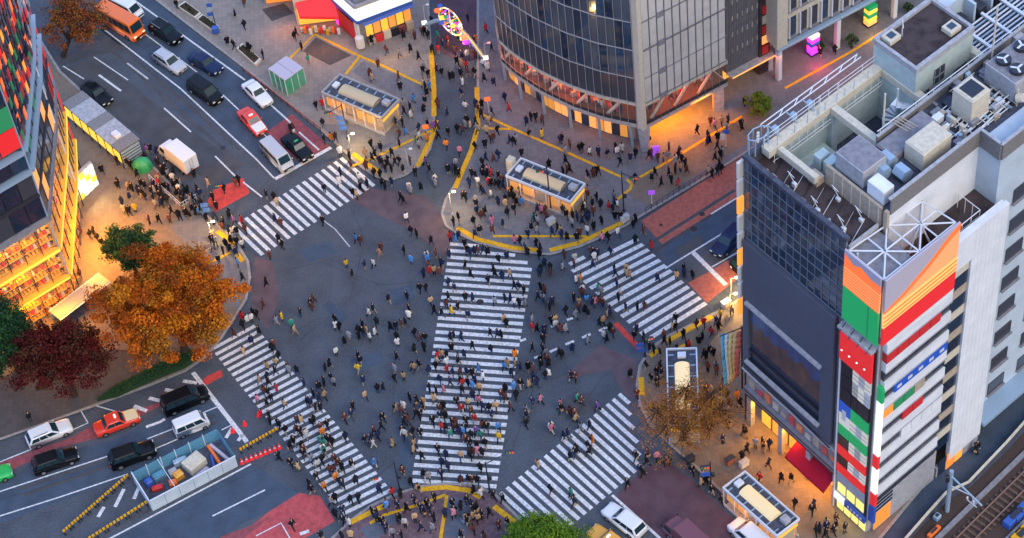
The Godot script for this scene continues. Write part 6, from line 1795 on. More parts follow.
	var items := [["cream crate", M.cream, 6.6, -2.6, 2.2, 1.1, 1.7, "large cream crate inside the roadworks box"], ["steel grating", M.lilac_board, 6.4, -1.2, 2.6, 0.25, 0.7, "grey grating beside the cream crate in the roadworks"], ["yellow machine", M.yellow_paint, 4.4, -2.2, 1.0, 0.9, 0.9, "yellow machine left of the cream crate in the roadworks"], ["orange bag", M.orange_paint, 3.5, -1.8, 0.9, 0.5, 0.8, "orange sack beside the yellow machine in the roadworks"], ["red toolbox", M.red_flat, 1.7, -2.2, 1.2, 0.5, 0.6, "red toolbox at the near end of the roadworks"], ["blue drum", M.blue_flat, 1.2, -3.2, 0.8, 0.9, 0.8, "dark blue drum in the roadworks corner"], ["blue tarp", M.clear_blue, 2.6, -3.5, 1.4, 0.6, 0.9, "light blue tarpaulin heap in the roadworks"], ["blue tarp", M.steel_blue, 5.4, -3.8, 1.5, 0.8, 0.6, "steel blue tarpaulin bundle by the fence in the roadworks"], ["grey box", M.grey_light, 4.1, -3.0, 0.9, 0.7, 0.8, "grey box behind the yellow machine in the roadworks"], ["blue bucket", M.blue_flat, 2.8, -0.8, 0.7, 0.5, 0.6, "blue bucket near the solid fence of the roadworks"], ["orange board", M.orange_paint, 9.0, -2.4, 0.35, 0.5, 3.4, "long orange board lying across the roadworks"], ["white board", M.lilac_board, 9.7, -2.4, 0.35, 0.5, 3.4, "long pale board lying across the roadworks"], ["blue pipe", M.blue_flat, 8.4, -1.6, 0.3, 0.4, 2.4, "dark blue pipe lying across the roadworks"]]
	for q in items:
		var st := S()
		bbox(st, Vector3(0, q[5] * 0.5, 0), Vector3(q[4], q[5], q[6]), 0.08)
		if q[4] > 0.6: bbox(st, Vector3(0.05, q[5] + 0.05, 0.02), Vector3(q[4] * 0.7, 0.1, q[6] * 0.7), 0.03)
		var o := obj((q[0] as String).replace(" ", "_"), st, q[1])
		o.transform = f * Transform3D(Basis(Vector3.UP, 0.12 * (int(q[2] * 3) % 5 - 2)), Vector3(q[2] * lx / 10.6, 0.07, q[3]))
		tag(o, q[7], (q[0] as String).get_slice(" ", 1))

# ---------------------------------------------------------------- vehicles
func vehicles() -> void:
	car("minibus", "orange minibus with a row of dark windows", "bus", Vector3(-46.05, 0.0, -50.14), -0.788, BUS, M.orange_paint, {"beam": true, "bumper": M.cream_paint})
	car("white_van", "white van beside the orange minibus at the top of the road", "van", Vector3(-45.51, 0.0, -53.30), -0.763, HIACE, M.white_paint)
	car("black_suv", "black four wheel drive car ahead of the orange minibus", "car", Vector3(-40.17, 0.0, -47.55), -0.842, SUV, M.black_paint, {"rails": true})
	car("silver_wagon", "silver estate car behind the black van", "car", Vector3(-39.64, 0.0, -41.90), -0.852, WAGON, M.silver_paint, {"rails": true})
	car("navy_sedan", "dark blue saloon with bright grille", "car", Vector3(-35.00, 0.0, -40.75), -0.804, SEDAN, M.navy_paint)
	car("black_van", "long black van between the silver estate and the red taxi", "van", Vector3(-35.06, 0.0, -35.43), -0.870, MPV, M.black_paint)
	car("white_sedan", "white saloon beside the north kerb", "car", Vector3(-28.54, 0.0, -33.98), -1.034, SEDAN, M.white_paint)
	car("red_taxi", "red taxi with a white bonnet queueing behind the silver van", "taxi", Vector3(-29.23, 0.0, -29.07), -1.071, TAXI, M.red_paint, {"hood": M.white_paint, "lamp": M.white_sign})
	car("silver_van", "silver grey van stopped at the white line", "van", Vector3(-26.29, 0.0, -22.29), -1.037, HIACE, M.silver_paint)
	car("black_taxi", "black taxi with a glowing green roof lamp at the stop line", "taxi", Vector3(-23.82, 0.0, -23.52), -1.016, TAXI, M.black_paint, {"lamp": M.green_sign})
	car("black_sedan", "black saloon beside the long bus shelter", "car", Vector3(-48.77, 0.0, -37.78), -0.907, SEDAN, M.black_paint)
	box_truck("white box truck parked at the west pavement's edge", Vector3(-38.20, 0.0, -23.95), 2.231, 5.6, M.white_paint, M.white_paint)
	car("white_wagon", "white people carrier parked beside the dark red tree", "car", Vector3(-51.98, 0.0, 15.67), 0.373, WAGON, M.white_paint, {"rails": true})
	car("red_taxi", "red taxi with a cream bonnet on the west road", "taxi", Vector3(-44.62, 0.0, 15.35), 0.318, TAXI, M.red_paint, {"hood": M.cream_paint, "lamp": M.white_sign})
	car("black_van", "black people carrier waiting at the west stop line", "van", Vector3(-37.14, 0.0, 13.48), 0.355, MPV, M.black_paint)
	car("white_minivan", "small white van waiting beside the roadworks", "van", Vector3(-36.47, 0.0, 17.11), 0.357, KEI, M.white_paint)
	car("black_suv", "black car with red tail lights beside the roadworks fence", "car", Vector3(-42.78, 0.0, 20.08), 0.282, SUV, M.black_paint, {"brake": true})
	car("black_wagon", "black car with red tail lights ahead of the green car", "car", Vector3(-51.13, 0.0, 19.47), 0.274, WAGON, M.black_paint, {"brake": true})
	car("green_car", "bright green car entering at the picture's edge", "taxi", Vector3(-58.24, 0.0, 20.60), 0.274, TAXI, M.green_paint)
	car("dark_suv", "dark blue car waiting beside the corner building's blade sign", "car", Vector3(24.69, 0.0, 0.53), -2.372, WAGON, M.navy_paint)
	box_truck("small dark truck half hidden behind the corner building by the red lane", Vector3(26.42, 0.0, 4.07), -2.592, 4.2, M.steel_dark, M.black_paint)
	car("white_cab", "white estate cab stopped below the zebra crossing", "car", Vector3(8.01, 0.0, 36.61), 2.270, WAGON, M.white_paint)
	car("yellow_cab", "yellow cab beside the round green tree", "taxi", Vector3(6.17, 0.0, 39.04), 2.263, TAXI, M.yellow_paint, {"lamp": M.white_sign})
	car("white_hatchback", "white car beside the amber roofed station entrance", "car", Vector3(20.32, 0.0, 40.75), 2.170, MPV, M.white_paint)
	box_truck("maroon roofed truck on the plum coloured road", Vector3(13.85, 0.0, 40.10), 2.140, 5.2, M.maroon_paint, M.maroon_paint)
	car("red_car", "red car at the far end of the street below the white wall", "car", Vector3(51.51, 0.0, 24.17), -2.419, KEI, M.red_paint, {"beam": true})
	# scooter in front of the black taxi
	var t := thing("motor_scooter", "dark motor scooter between the lanes by the black taxi", "scooter", Vector3(-24.44, 0.0, -26.80), -1.075)
	for x in [-0.62, 0.62]:
		var st := S(); tube(st, Vector3(x, 0.26, -0.05), Vector3(x, 0.26, 0.05), 0.26, 0.26, 14)
		obj("wheel", st, M.tyre, t)
	part_box("body", t, M.black_paint, Vector3(-0.3, 0.58, 0), Vector3(0.9, 0.34, 0.3), 0.08)
	part_box("footboard", t, M.tyre, Vector3(0.25, 0.34, 0), Vector3(0.6, 0.1, 0.3), 0.03)
	part_box("front_shield", t, M.silver_paint, Vector3(0.52, 0.66, 0), Vector3(0.12, 0.66, 0.4), 0.04)
	part_box("seat", t, M.tyre, Vector3(-0.3, 0.80, 0), Vector3(0.7, 0.1, 0.28), 0.04)
	var hb := S(); tube(hb, Vector3(0.5, 1.02, -0.34), Vector3(0.5, 1.02, 0.34), 0.025)
	obj("handlebar", hb, M.steel_dark, t)
	part_box("headlight", t, M.headlight, Vector3(0.62, 0.92, 0), Vector3(0.1, 0.16, 0.18), 0.03)
	# its rider
	var leg := []
	for s in [-1.0, 1.0]: leg += [[Vector3(0.10 * s, 0.92, -0.28), Vector3(0.16 * s, 0.86, 0.14), 0.09, 0.075], [Vector3(0.16 * s, 0.86, 0.14), Vector3(0.13 * s, 0.45, 0.22), 0.07, 0.05]]
	var upper := [[Vector3(0, 0.95, -0.28), Vector3(0, 1.38, -0.16), 0.16, 0.17]]
	for s in [-1.0, 1.0]: upper += [[Vector3(0.2 * s, 1.4, -0.14), Vector3(0.3 * s, 1.18, 0.1), 0.075, 0.065], [Vector3(0.3 * s, 1.18, 0.1), Vector3(0.26 * s, 1.08, 0.42), 0.06, 0.05]]
	var head := [[Vector3(0, 1.42, -0.12), Vector3(0, 1.52, -0.1), 0.06, 0.06], [Vector3(0, 1.6, -0.08), Vector3(0, 1.68, -0.08), 0.09, 0.1]]
	var r := thing("person", "person in dark jacket and pale helmet riding the motor scooter", "person", t.position, t.rotation.y + PI * 0.5, "pedestrians on and around the crossing")
	inst("body", net(leg + upper + head, 0.03, 0.03), M.skin, r)
	for b in upper + leg: b[2] += 0.02; b[3] += 0.02
	inst("coat", net(upper, 0.04, 0.04), coat_m["k"][0], r)
	inst("trousers", net(leg, 0.04, 0.03), low_m[1], r)
	inst("helmet", net([[Vector3(0, 1.64, -0.1), Vector3(0, 1.70, -0.09), 0.13, 0.135]], 0.035, 0.02), M.silver_paint, r)

# ---------------------------------------------------------------- trees
func trees() -> void:
	var orange := [Color(0.47, 0.105, 0.010), Color(0.56, 0.14, 0.012), Color(0.34, 0.070, 0.010), Color(0.52, 0.18, 0.014), Color(0.20, 0.05, 0.012), Color(0.32, 0.13, 0.016)]
	var o := Vector3(-37.24, 8.20, 5.93)
	tree("orange_tree", "large spreading tree with orange autumn leaves", Vector3(o.x, 0.13, o.z + 0.5), o, Vector3(8.1, 5.6, 7.4), 300, 260, 0.31, orange, M.bark, 0.12, 0.15)
	var maroon := [Color(0.085, 0.011, 0.013), Color(0.11, 0.015, 0.016), Color(0.06, 0.010, 0.012), Color(0.075, 0.028, 0.016)]
	o = Vector3(-49.58, 6.60, 10.35)
	tree("maroon_tree", "broad tree with dark maroon leaves", Vector3(o.x, 0.13, o.z), o, Vector3(6.2, 4.6, 5.4), 180, 140, 0.30, maroon, M.bark, 0.15, 0.18)
	var green := [Color(0.035, 0.085, 0.03), Color(0.05, 0.11, 0.03), Color(0.025, 0.06, 0.03)]
	o = Vector3(-42.99, 5.00, -6.21)
	tree("green_tree", "small dense dark green tree behind the orange one", Vector3(o.x, 0.13, o.z), o, Vector3(3.5, 2.6, 3.0), 90, 200, 0.26, green, M.bark, 0.45, 0.26)
	var deep := [Color(0.02, 0.06, 0.028), Color(0.03, 0.085, 0.03), Color(0.016, 0.05, 0.03)]
	o = Vector3(-56.14, 6.00, 5.75)
	tree("green_tree", "dark green tree beside the maroon one", Vector3(o.x, 0.13, o.z), o, Vector3(3.4, 5.2, 4.2), 110, 200, 0.28, deep, M.bark, 0.4, 0.26)
	var rust := [Color(0.20, 0.055, 0.025), Color(0.15, 0.05, 0.025), Color(0.26, 0.08, 0.02), Color(0.20, 0.12, 0.025)]
	o = Vector3(-50.69, 6.00, -45.58)
	tree("bare_tree", "thinning rust brown tree over the road behind the shop building", Vector3(-53.57, 0.10, -46.25), o, Vector3(4.8, 3.8, 4.6), 110, 60, 0.30, rust, M.bark, 0.2, 0.22)
	var brown := [Color(0.36, 0.15, 0.03), Color(0.28, 0.11, 0.03), Color(0.42, 0.20, 0.04), Color(0.24, 0.085, 0.03)]
	o = Vector3(15.95, 5.40, 28.37)
	tree("brown_tree", "thin leaved brown autumn tree over the long station entrance", Vector3(15.38, 0.10, 27.09), o, Vector3(6.4, 4.0, 5.2), 260, 60, 0.17, brown, M.bark, 0.15, 0.2)
	var lime := [Color(0.10, 0.20, 0.02), Color(0.14, 0.25, 0.02), Color(0.07, 0.15, 0.02)]
	o = Vector3(-0.67, 3.00, 40.06)
	tree("round_tree", "round bright green clipped tree on the south pavement", Vector3(o.x, 0.13, o.z), o, Vector3(4.4, 2.9, 3.6), 150, 240, 0.22, lime, M.bark, 0.55, 0.24)
	o = Vector3(31.65, 1.50, -20.02)
	tree("shrub_tree", "small lit green shrub beside the dark ribbed block", Vector3(o.x, 0.13, o.z), o, Vector3(1.9, 1.2, 1.7), 40, 120, 0.2, [Color(0.13, 0.20, 0.03), Color(0.19, 0.23, 0.03)], M.bark, 0.5, 0.28)
	for q in [[Vector3(40.74, 1.20, -29.00), "small street plant near the pink lit column", 0.8], [Vector3(44.78, 1.40, -28.92), "thin street plant beside the yellow paving line", 1.0], [Vector3(52.73, 1.20, -33.57), "thin street plant near the yellow lit column", 0.9]]:
		o = q[0]
		tree("street_plant", q[1], Vector3(o.x, 0.13, o.z), o, Vector3(q[2], 1.0, q[2]), 16, 60, 0.16, green, M.bark, 0.3, 0.3)
	# clipped hedge bed under the orange tree
	var st := SurfaceTool.new()
	st.begin(Mesh.PRIMITIVE_TRIANGLES)
	var bed := pts([-46.95, 11.65, -44.78, 10.03, -41.26, 8.32, -36.80, 6.16, -35.34, 7.14, -37.34, 8.54, -41.23, 9.90, -44.74, 11.45])
	var hs := S()
	prism(hs, bed, 0.1, 0.62)
	var hb := tag(obj("hedge_bed", hs, mat(0.022, 0.05, 0.024, 0.95)), "low clipped dark green hedge bed under the orange tree", "hedge")
	var pv := PackedVector3Array()
	var pn := PackedVector3Array()
	var pc := PackedColorArray()
	var lo := Vector2(1e9, 1e9)
	var hi := -lo
	for q in bed: lo = lo.min(q); hi = hi.max(q)
	for k in 9000:
		var q := Vector2(rng.randf_range(lo.x, hi.x), rng.randf_range(lo.y, hi.y))
		if not Geometry2D.is_point_in_polygon(q, bed): continue
		var c: Color = deep[k % 3]
		leaf_card(pv, pn, pc, Vector3(q.x, 0.62 + 0.12 * rng.randf(), q.y), 0.2, c * 1.1, Vector3.UP)
	var arr := []
	arr.resize(Mesh.ARRAY_MAX)
	arr[Mesh.ARRAY_VERTEX] = pv; arr[Mesh.ARRAY_NORMAL] = pn; arr[Mesh.ARRAY_COLOR] = pc
	var am := ArrayMesh.new()
	am.add_surface_from_arrays(Mesh.PRIMITIVE_TRIANGLES, arr)
	inst("leaves", am, M.leaf, hb).set_meta("kind", "stuff")

# ---------------------------------------------------------------- street furniture
func signal_pole(label: String, base: Vector3, h: float, arm: Vector3, blue := 0) -> void:
	var t := pole("signal_pole", label, "signal pole", base, h, M.steel_dark, 0.10)
	t.set_meta("group", "signal poles at the crossing corners")
	var st := S()
	tube(st, Vector3(0, h - 0.3, 0), arm + Vector3(0, h - 0.1, 0), 0.06, 0.045)
	obj("arm", st, M.steel_dark, t)
	var e := arm + Vector3(0, h - 0.1, 0)
	part_box("signal_head", t, M.steel_dark, e, Vector3(0.95, 0.36, 0.3), 0.06)
	for k in 3: part_box("signal_lens", t, [M.green_flat, M.yellow, M.tail_on][k], e + Vector3(-0.3 + 0.3 * k, 0, 0.17), Vector3(0.2, 0.2, 0.06), 0.06)
	part_box("pedestrian_signal", t, M.steel_dark, Vector3(0.25, 2.6, 0.1), Vector3(0.34, 0.6, 0.26), 0.04)
	for k in blue: part_box("blue_sign", t, M.blue_flat, Vector3(-0.5 + 0.1 * k, h * 0.62 - 0.85 * k, 0.14), Vector3(0.9, 0.7, 0.05), 0.02)

func lamp_post(label: String, base: Vector3, h: float, on: bool) -> void:
	var t := pole("street_lamp", label, "street lamp", base, h, M.grey_light, 0.08)
	t.set_meta("group", "street lamps round the crossing")
	var st := S()
	tube(st, Vector3(0, h, 0), Vector3(0.5, h + 0.3, 0.2), 0.05)
	obj("arm", st, M.grey_light, t)
	part_box("lamp_head", t, M.bulb if on else M.white_flat, Vector3(0.6, h + 0.3, 0.22), Vector3(0.42, 0.2, 0.3), 0.06)
	if on: lamp_omni(base + Vector3(0.6, h + 0.05, 0.22), Color(1.0, 0.80, 0.45), 18.0, 0.2)

func street_things() -> void:
	signal_pole("dark signal pole on the west corner by the waiting crowd", Vector3(-34.07, 0.13, -12.98), 5.6, Vector3(1.6, 0, -0.8), 2)
	signal_pole("dark signal pole with blue signs beside the north station entrance", Vector3(-17.68, 0.13, -24.50), 5.8, Vector3(-1.6, 0, 1.2), 3)
	signal_pole("dark signal pole at the end of the western zebra crossing", Vector3(-14.54, 0.13, 28.98), 5.2, Vector3(-2.2, 0, 1.8), 0)
	signal_pole("dark signal pole with a long arm at the foot of the middle crossing", Vector3(-5.23, 0.13, 30.59), 5.2, Vector3(2.6, 0, -1.0), 0)
	signal_pole("dark signal pole in front of the yellowish vaulted entrance", Vector3(5.38, 0.13, -8.40), 7.2, Vector3(-0.8, 0, 0.6), 0)
	signal_pole("dark signal pole at the corner above the red lane", Vector3(13.69, 0.13, -6.60), 6.6, Vector3(1.2, 0, 1.2), 0)
	signal_pole("dark signal pole with blue signs on the south east corner", Vector3(13.12, 0.13, 15.22), 3.4, Vector3(0.5, 0, 0.3), 2)
	signal_pole("dark signal pole beside the rubbish bins on the south east kerb", Vector3(17.37, 0.13, 33.79), 4.6, Vector3(-0.6, 0, 0.4), 1)
	lamp_post("street lamp on the rounded nose of the north east pavement", Vector3(-6.11, 0.13, -9.64), 3.6, true)
	lamp_post("street lamp at the west end of the taxi rank crossing", Vector3(-34.19, 0.13, -10.42), 3.0, true)
	lamp_post("street lamp at the north end of the taxi rank crossing", Vector3(-17.41, 0.13, -22.37), 2.6, true)
	lamp_post("pale street lamp with white sign near the arcade gate", Vector3(-6.84, 0.13, -41.82), 4.4, false)
	lamp_post("pale lamp post beside the arcade street", Vector3(-10.65, 0.13, -17.73), 3.4, false)
	lamp_post("pale lamp post under the round glass building's edge", Vector3(0.12, 0.13, -33.72), 4.0, false)
	for q in [["upper", Vector3(23.73, 0.13, 8.00)], ["lower", Vector3(23.24, 0.13, 10.29)]]:
		lamp_post("bright street lamp beside the corner building, the %s of two" % q[0], q[1], 2.6, true)
	lamp_post("bright street lamp beside the hanging rainbow banner", Vector3(24.56, 0.13, 9.04), 3.0, true)
	# blue direction post on the north kerb
	var t := pole("sign_post", "sign post with blue boards and a blue bin on the north kerb", "sign", Vector3(-33.66, 0.13, -47.21), 4.6, M.steel_dark, 0.07)
	for k in 3: part_box("sign_board", t, M.steel_blue if k % 2 else M.blue_flat, Vector3(-0.35 + 0.1 * k, 3.0 + 0.75 * k, 0.1), Vector3(0.7, 0.6, 0.06), 0.02)
	part_box("bin", t, M.blue_flat, Vector3(-0.1, 0.55, 0.35), Vector3(0.9, 1.1, 0.7), 0.15)
	# flags and standing signs
	for q in [[Vector3(26.94, 0.13, -14.92), "white and violet banner stand by the red lane's kerb", M.violet_neon, 2.4], [Vector3(17.05, 0.13, -7.29), "purple round sign on a white stand near the corner", M.violet_screen, 1.8], [Vector3(-0.33, 0.13, -25.85), "orange lantern sign on a pole by the arcade street", M.orange_sign, 2.2], [Vector3(-8.12, 0.13, -23.09), "orange placard on a pole at the arcade street's edge", M.orange_sign, 1.6]]:
		t = pole("sign_stand", q[1], "sign", q[0], q[3], M.steel_white, 0.04)
		part_box("sign_board", t, q[2] if q[3] < 2.3 or q[3] > 2.5 else M.blue_flat, Vector3(0.0, q[3], 0.05), Vector3(0.75, 0.7, 0.1), 0.12)
		if q[3] == 2.4: part_box("flag", t, M.white_flat, Vector3(-0.4, 1.7, 0.1), Vector3(0.5, 1.1, 0.06), 0.02)
	# hanging rainbow banner: cloth strips of its own, slightly billowed
	t = thing("hanging_banner", "tall rainbow coloured cloth banner hanging beside the corner building", "banner", Vector3(20.54, 0.13, 22.03), deg_to_rad(18))
	var cols := [Color(0.12, 0.55, 0.85), Color(0.75, 0.88, 0.90), Color(0.95, 0.80, 0.32), Color(0.95, 0.62, 0.30), Color(0.85, 0.22, 0.18)]
	for i in 5:
		var st := S()
		st.set_smooth_group(0)
		for j in 8:
			var y0 := 2.0 + j * 1.0
			var f := func(x: float, y: float) -> Vector3: return Vector3(x, y, 0.25 * sin(x * 1.6 + y * 0.5))
			slab_box(st, f.call(i * 0.42, y0), f.call(i * 0.42 + 0.42, y0) - f.call(i * 0.42, y0), f.call(i * 0.42, y0 + 1.0) - f.call(i * 0.42, y0), Vector3(0, 0, -0.03))
		var m := mat(cols[i].r * 0.9, cols[i].g * 0.9, cols[i].b * 0.9, 0.85)
		obj("cloth_strip", st, m, t)
	var hs := S(); tube(hs, Vector3(-0.2, 10.05, 0), Vector3(2.3, 10.05, 0), 0.06)
	obj("hanger_bar", hs, M.steel_dark, t)
	hs = S(); tube(hs, Vector3(2.3, 0.0, 0), Vector3(2.3, 10.3, 0), 0.10)
	obj("mast", hs, M.steel_dark, t)
	# arcade gate: a wheel of lights on an arch
	t = thing("arcade_gate", "arched street gate crowned by a big wheel of coloured lights", "gate", Vector3(-6.97, 0.13, -41.66))
	var e := Vector3(0.12, 0.13, -33.72) - Vector3(-6.97, 0.13, -41.66)
	hs = S()
	var prev := Vector3.ZERO
	for k in 17:
		var s := k / 16.0
		var p := Vector3(e.x * s, 1.2 + 3.4 * sin(PI * clampf(s, 0.02, 0.98)), e.z * s)
		if k > 0: tube(hs, prev, p, 0.26, 0.26, 8)
		prev = p
	obj("arch", hs, M.steel_blue, t)
	hs = S()
	for k in 12:
		var s := 0.5 + k / 26.0
		var s2 := 0.5 + (k + 1) / 26.0
		tube(hs, Vector3(e.x * s, 1.42 + 3.4 * sin(PI * s), e.z * s + 0.25), Vector3(e.x * s2, 1.42 + 3.4 * sin(PI * s2), e.z * s2 + 0.25), 0.07, 0.07, 6)
	obj("arch_light", hs, M.shop_yellow, t)
	for q in [Vector3.ZERO, e]:
		hs = S(); tube(hs, q, q + Vector3(0, 1.6, 0), 0.3, 0.28, 10)
		obj("arch_foot", hs, M.steel_white, t)
		part_box("foot_sign", t, M.white_sign, q + Vector3(0, 2.0, 0.3), Vector3(0.7, 0.7, 0.1), 0.03)
	var c := Vector3(e.x * 0.47, 4.9, e.z * 0.47 + 0.3)
	var ax := Vector3(e.x, 0, e.z).normalized()
	for k in 16:
		var a := TAU * k / 16.0
		var b := TAU * (k + 1) / 16.0
		var pa := c + (ax * cos(a) + Vector3.UP * sin(a)) * 2.0
		var pb := c + (ax * cos(b) + Vector3.UP * sin(b)) * 2.0
		hs = S(); tube(hs, pa, pb, 0.10, 0.10, 6)
		obj("rim_light", hs, [M.white_sign, M.shop_yellow, M.white_sign, M.peach_sign][k % 4], t)
		if k % 2 == 0:
			hs = S(); tube(hs, c, pa, 0.05, 0.05, 5)
			obj("spoke_light", hs, [M.green_sign, M.shop_yellow, M.white_sign, M.orange_sign][(k / 2) % 4], t)
	for k in 34:
		var a := k * 2.4
		var rr := 0.25 + 1.6 * sqrt(k / 34.0)
		part_box("light_bulb", t, [M.white_sign, M.pink_neon, M.green_sign, M.shop_yellow, M.blue_sign, M.orange_sign, M.violet_neon][k % 7], c + (ax * cos(a) + Vector3.UP * sin(a)) * rr + Vector3(0, 0, 0.18), Vector3(0.26, 0.26, 0.2), 0.07)
	for q in [[-2.1, 0.9, M.orange_sign, 0.55], [-1.7, -0.9, M.blue_sign, 0.5], [2.2, -1.2, M.peach_sign, 0.7], [2.4, -1.9, M.violet_neon, 0.55], [-1.5, 2.0, M.blue_sign, 0.45], [0.4, -0.3, M.shop_yellow, 0.45], [-0.6, 0.6, M.green_sign, 0.4], [-1.4, 0.1, M.shop_yellow, 0.5], [1.7, 0.6, M.white_sign, 0.35]]:
		part_box("light_figure", t, q[2], c + ax * q[0] + Vector3(0, q[1], 0.25), Vector3(q[3] * 1.6, q[3] * 1.3, 0.5), 0.2)
	lamp_omni(Vector3(-6.97, 0.13, -41.66) + c + Vector3(0.2, -2.2, 1.8), Color(1.0, 0.8, 0.65), 10.0, 0.6)
	# planters along the north kerb
	for q in [[[-38.80, -52.68, -37.76, -53.48, -35.64, -50.68, -36.42, -49.85], "stone planter nearest the white van on the north kerb"], [[-36.29, -49.62, -35.51, -50.46, -33.30, -47.67, -34.08, -46.85], "stone planter beside the blue sign post"], [[-31.13, -43.02, -30.35, -43.83, -27.97, -40.33, -28.74, -39.36], "stone planter beside the white saloon"], [[-40.81, -55.48, -39.90, -56.31, -38.42, -54.41, -39.07, -53.73], "stone planter at the top of the north kerb"]]:
		var p := pts(q[0])
		var st := S(); prism(st, p, 0.13, 0.55)
		var o := tag(obj("planter", st, M.cream), q[1], "planter", "planters on the north kerb")
		var mid := (p[0] + p[1] + p[2] + p[3]) / 4.0
		var inn := PackedVector2Array()
		for v in p: inn.append(v.lerp(mid, 0.16))
		st = S(); sheet(st, inn, 0.57)
		obj("soil", st, M.bark, o)
		st = S()
		for k in 26:
			var d := inn[k % 4].lerp(inn[(k + 1) % 4], rng.randf()).lerp(mid, rng.randf())
			tube(st, Vector3(d.x, 0.57, d.y), Vector3(d.x + rng.randf_range(-0.15, 0.15), 0.85 + 0.2 * rng.randf(), d.y + rng.randf_range(-0.15, 0.15)), 0.08, 0.01, 4, false)
		obj("plants", st, mat(0.04, 0.06, 0.025, 0.9), o)
	# kerb fence of red brown rail on the north kerb
	t = thing("kerb_fence", "low rust coloured kerb fence along the north pavement", "fence", Vector3(-28.01, 0.13, -36.11))
	var prev2 := Vector3.ZERO
	for q in [[262, 84], [0, 0]]: pass
	var f0 := Vector3(-30.25, 0.13, -38.75) - t.position
	var f1 := Vector3(-20.93, 0.13, -26.15) - t.position
	for k in 13:
		var p := f0.lerp(f1, k / 12.0)
		part_box("post", t, M.steel_dark, p + Vector3(0, 0.4, 0), Vector3(0.08, 0.8, 0.08))
		if k > 0:
			var st := S(); bar(st, prev2 + Vector3(0, 0.62, 0), p + Vector3(0, 0.62, 0), 0.06, 0.28)
			obj("rail", st, M.red_brick_road, t)
		prev2 = p
	# kerb railing along the red lane
	t = thing("kerb_railing", "thin metal railing along the red lane's far kerb", "railing", Vector3(15.45, 0.13, -5.80))
	f0 = Vector3(16.15, 0.13, -5.84) - t.position
	f1 = Vector3(25.95, 0.13, -11.75) - t.position
	for k in 15:
		var p := f0.lerp(f1, k / 14.0)
		part_box("post", t, M.steel_dark, p + Vector3(0, 0.45, 0), Vector3(0.06, 0.9, 0.06))
		if k > 0:
			for h in [0.45, 0.85]:
				var st := S(); bar(st, prev2 + Vector3(0, h, 0), p + Vector3(0, h, 0), 0.04, 0.05)
				obj("rail", st, M.steel_dark, t)
		prev2 = p
	# crowd railing at the west corner
	t = thing("crowd_railing", "white metal railing through the waiting crowd at the west corner", "railing", Vector3(-41.83, 0.13, -21.68))
	var cr := [Vector3(-41.83, 0.13, -21.68), Vector3(-37.89, 0.13, -16.12), Vector3(-36.10, 0.13, -17.29)]
	for s in 2:
		var a: Vector3 = cr[s] - t.position
		var b: Vector3 = cr[s + 1] - t.position
		for k in 7:
			var p := a.lerp(b, k / 6.0)
			part_box("post", t, M.steel_white, p + Vector3(0, 0.5, 0), Vector3(0.06, 1.0, 0.06))
		for h in [0.5, 1.0]:
			var st := S(); bar(st, a + Vector3(0, h, 0), b + Vector3(0, h, 0), 0.05, 0.06)
			obj("rail", st, M.steel_white, t)
	# green dome tent in the crowd
	t = thing("dome_tent", "green domed tent beside the bus shelter's end", "tent", Vector3(-42.73, 0.13, -23.90))
	for k in 8:
		var st := S()
		st.set_smooth_group(0)
		for j in 5:
			var h0 := PI * 0.5 * j / 5.0
			var h1 := PI * 0.5 * (j + 1) / 5.0
			var a0 := TAU * k / 8.0
			var a1 := TAU * (k + 1) / 8.0
			var P := func(h: float, a: float) -> Vector3: return Vector3(cos(a) * cos(h) * 1.25, 0.5 + sin(h) * 1.1, sin(a) * cos(h) * 1.05)
			quad(st, P.call(h0, a0), P.call(h1, a0), P.call(h1, a1), P.call(h0, a1))
		for j in 1: quad(st, Vector3(cos(TAU * k / 8.0) * 1.3, 0, sin(TAU * k / 8.0) * 1.1), Vector3(cos(TAU * k / 8.0) * 1.25, 0.5, sin(TAU * k / 8.0) * 1.05), Vector3(cos(TAU * (k + 1) / 8.0) * 1.25, 0.5, sin(TAU * (k + 1) / 8.0) * 1.05), Vector3(cos(TAU * (k + 1) / 8.0) * 1.3, 0, sin(TAU * (k + 1) / 8.0) * 1.1))
		obj("tent_panel", st, M.green_flat, t)
	# yellow and black crash barriers of the roadworks, one by one
	var runs := [[Vector3(-43.11, 0.00, 22.65), Vector3(-49.88, 0.00, 29.09), 8, "sloping row left of the roadworks"], [Vector3(-41.00, 0.00, 26.52), Vector3(-47.51, 0.00, 30.60), 6, "lower row left of the roadworks"], [Vector3(-31.31, 0.00, 21.34), Vector3(-27.07, 0.00, 19.05), 4, "short row beyond the roadworks"]]
	for r in runs:
		for k in r[2]:
			var p: Vector3 = (r[0] as Vector3).lerp(r[1], (k + 0.5) / r[2])
			var d: Vector3 = r[1] - r[0]
			var l: float = d.length() / r[2] - 0.15
			var b := thing("crash_barrier", "yellow and black striped barrier, %s of the %s" % [["first", "second", "third", "fourth", "fifth", "sixth", "seventh", "eighth"][k], r[3]], "barrier", p, -atan2(d.z, d.x), "striped barriers round the roadworks")
			for s in 5: part_box("stripe", b, M.black_flat if s % 2 else M.yellow, Vector3(-l * 0.5 + l * [0.14, 0.31, 0.5, 0.69, 0.86][s], 0.72, 0), Vector3(l * ([0.26, 0.08, 0.28, 0.08, 0.26][s]), 0.34, 0.16), 0.02)
			for s in [-1, 1]: part_box("foot", b, M.steel_dark, Vector3(s * l * 0.4, 0.27, 0), Vector3(0.1, 0.54, 0.35), 0.03)
	var ra := Vector3(-31.33, 0.00, 22.67)
	var rb := Vector3(-26.79, 0.00, 21.13)
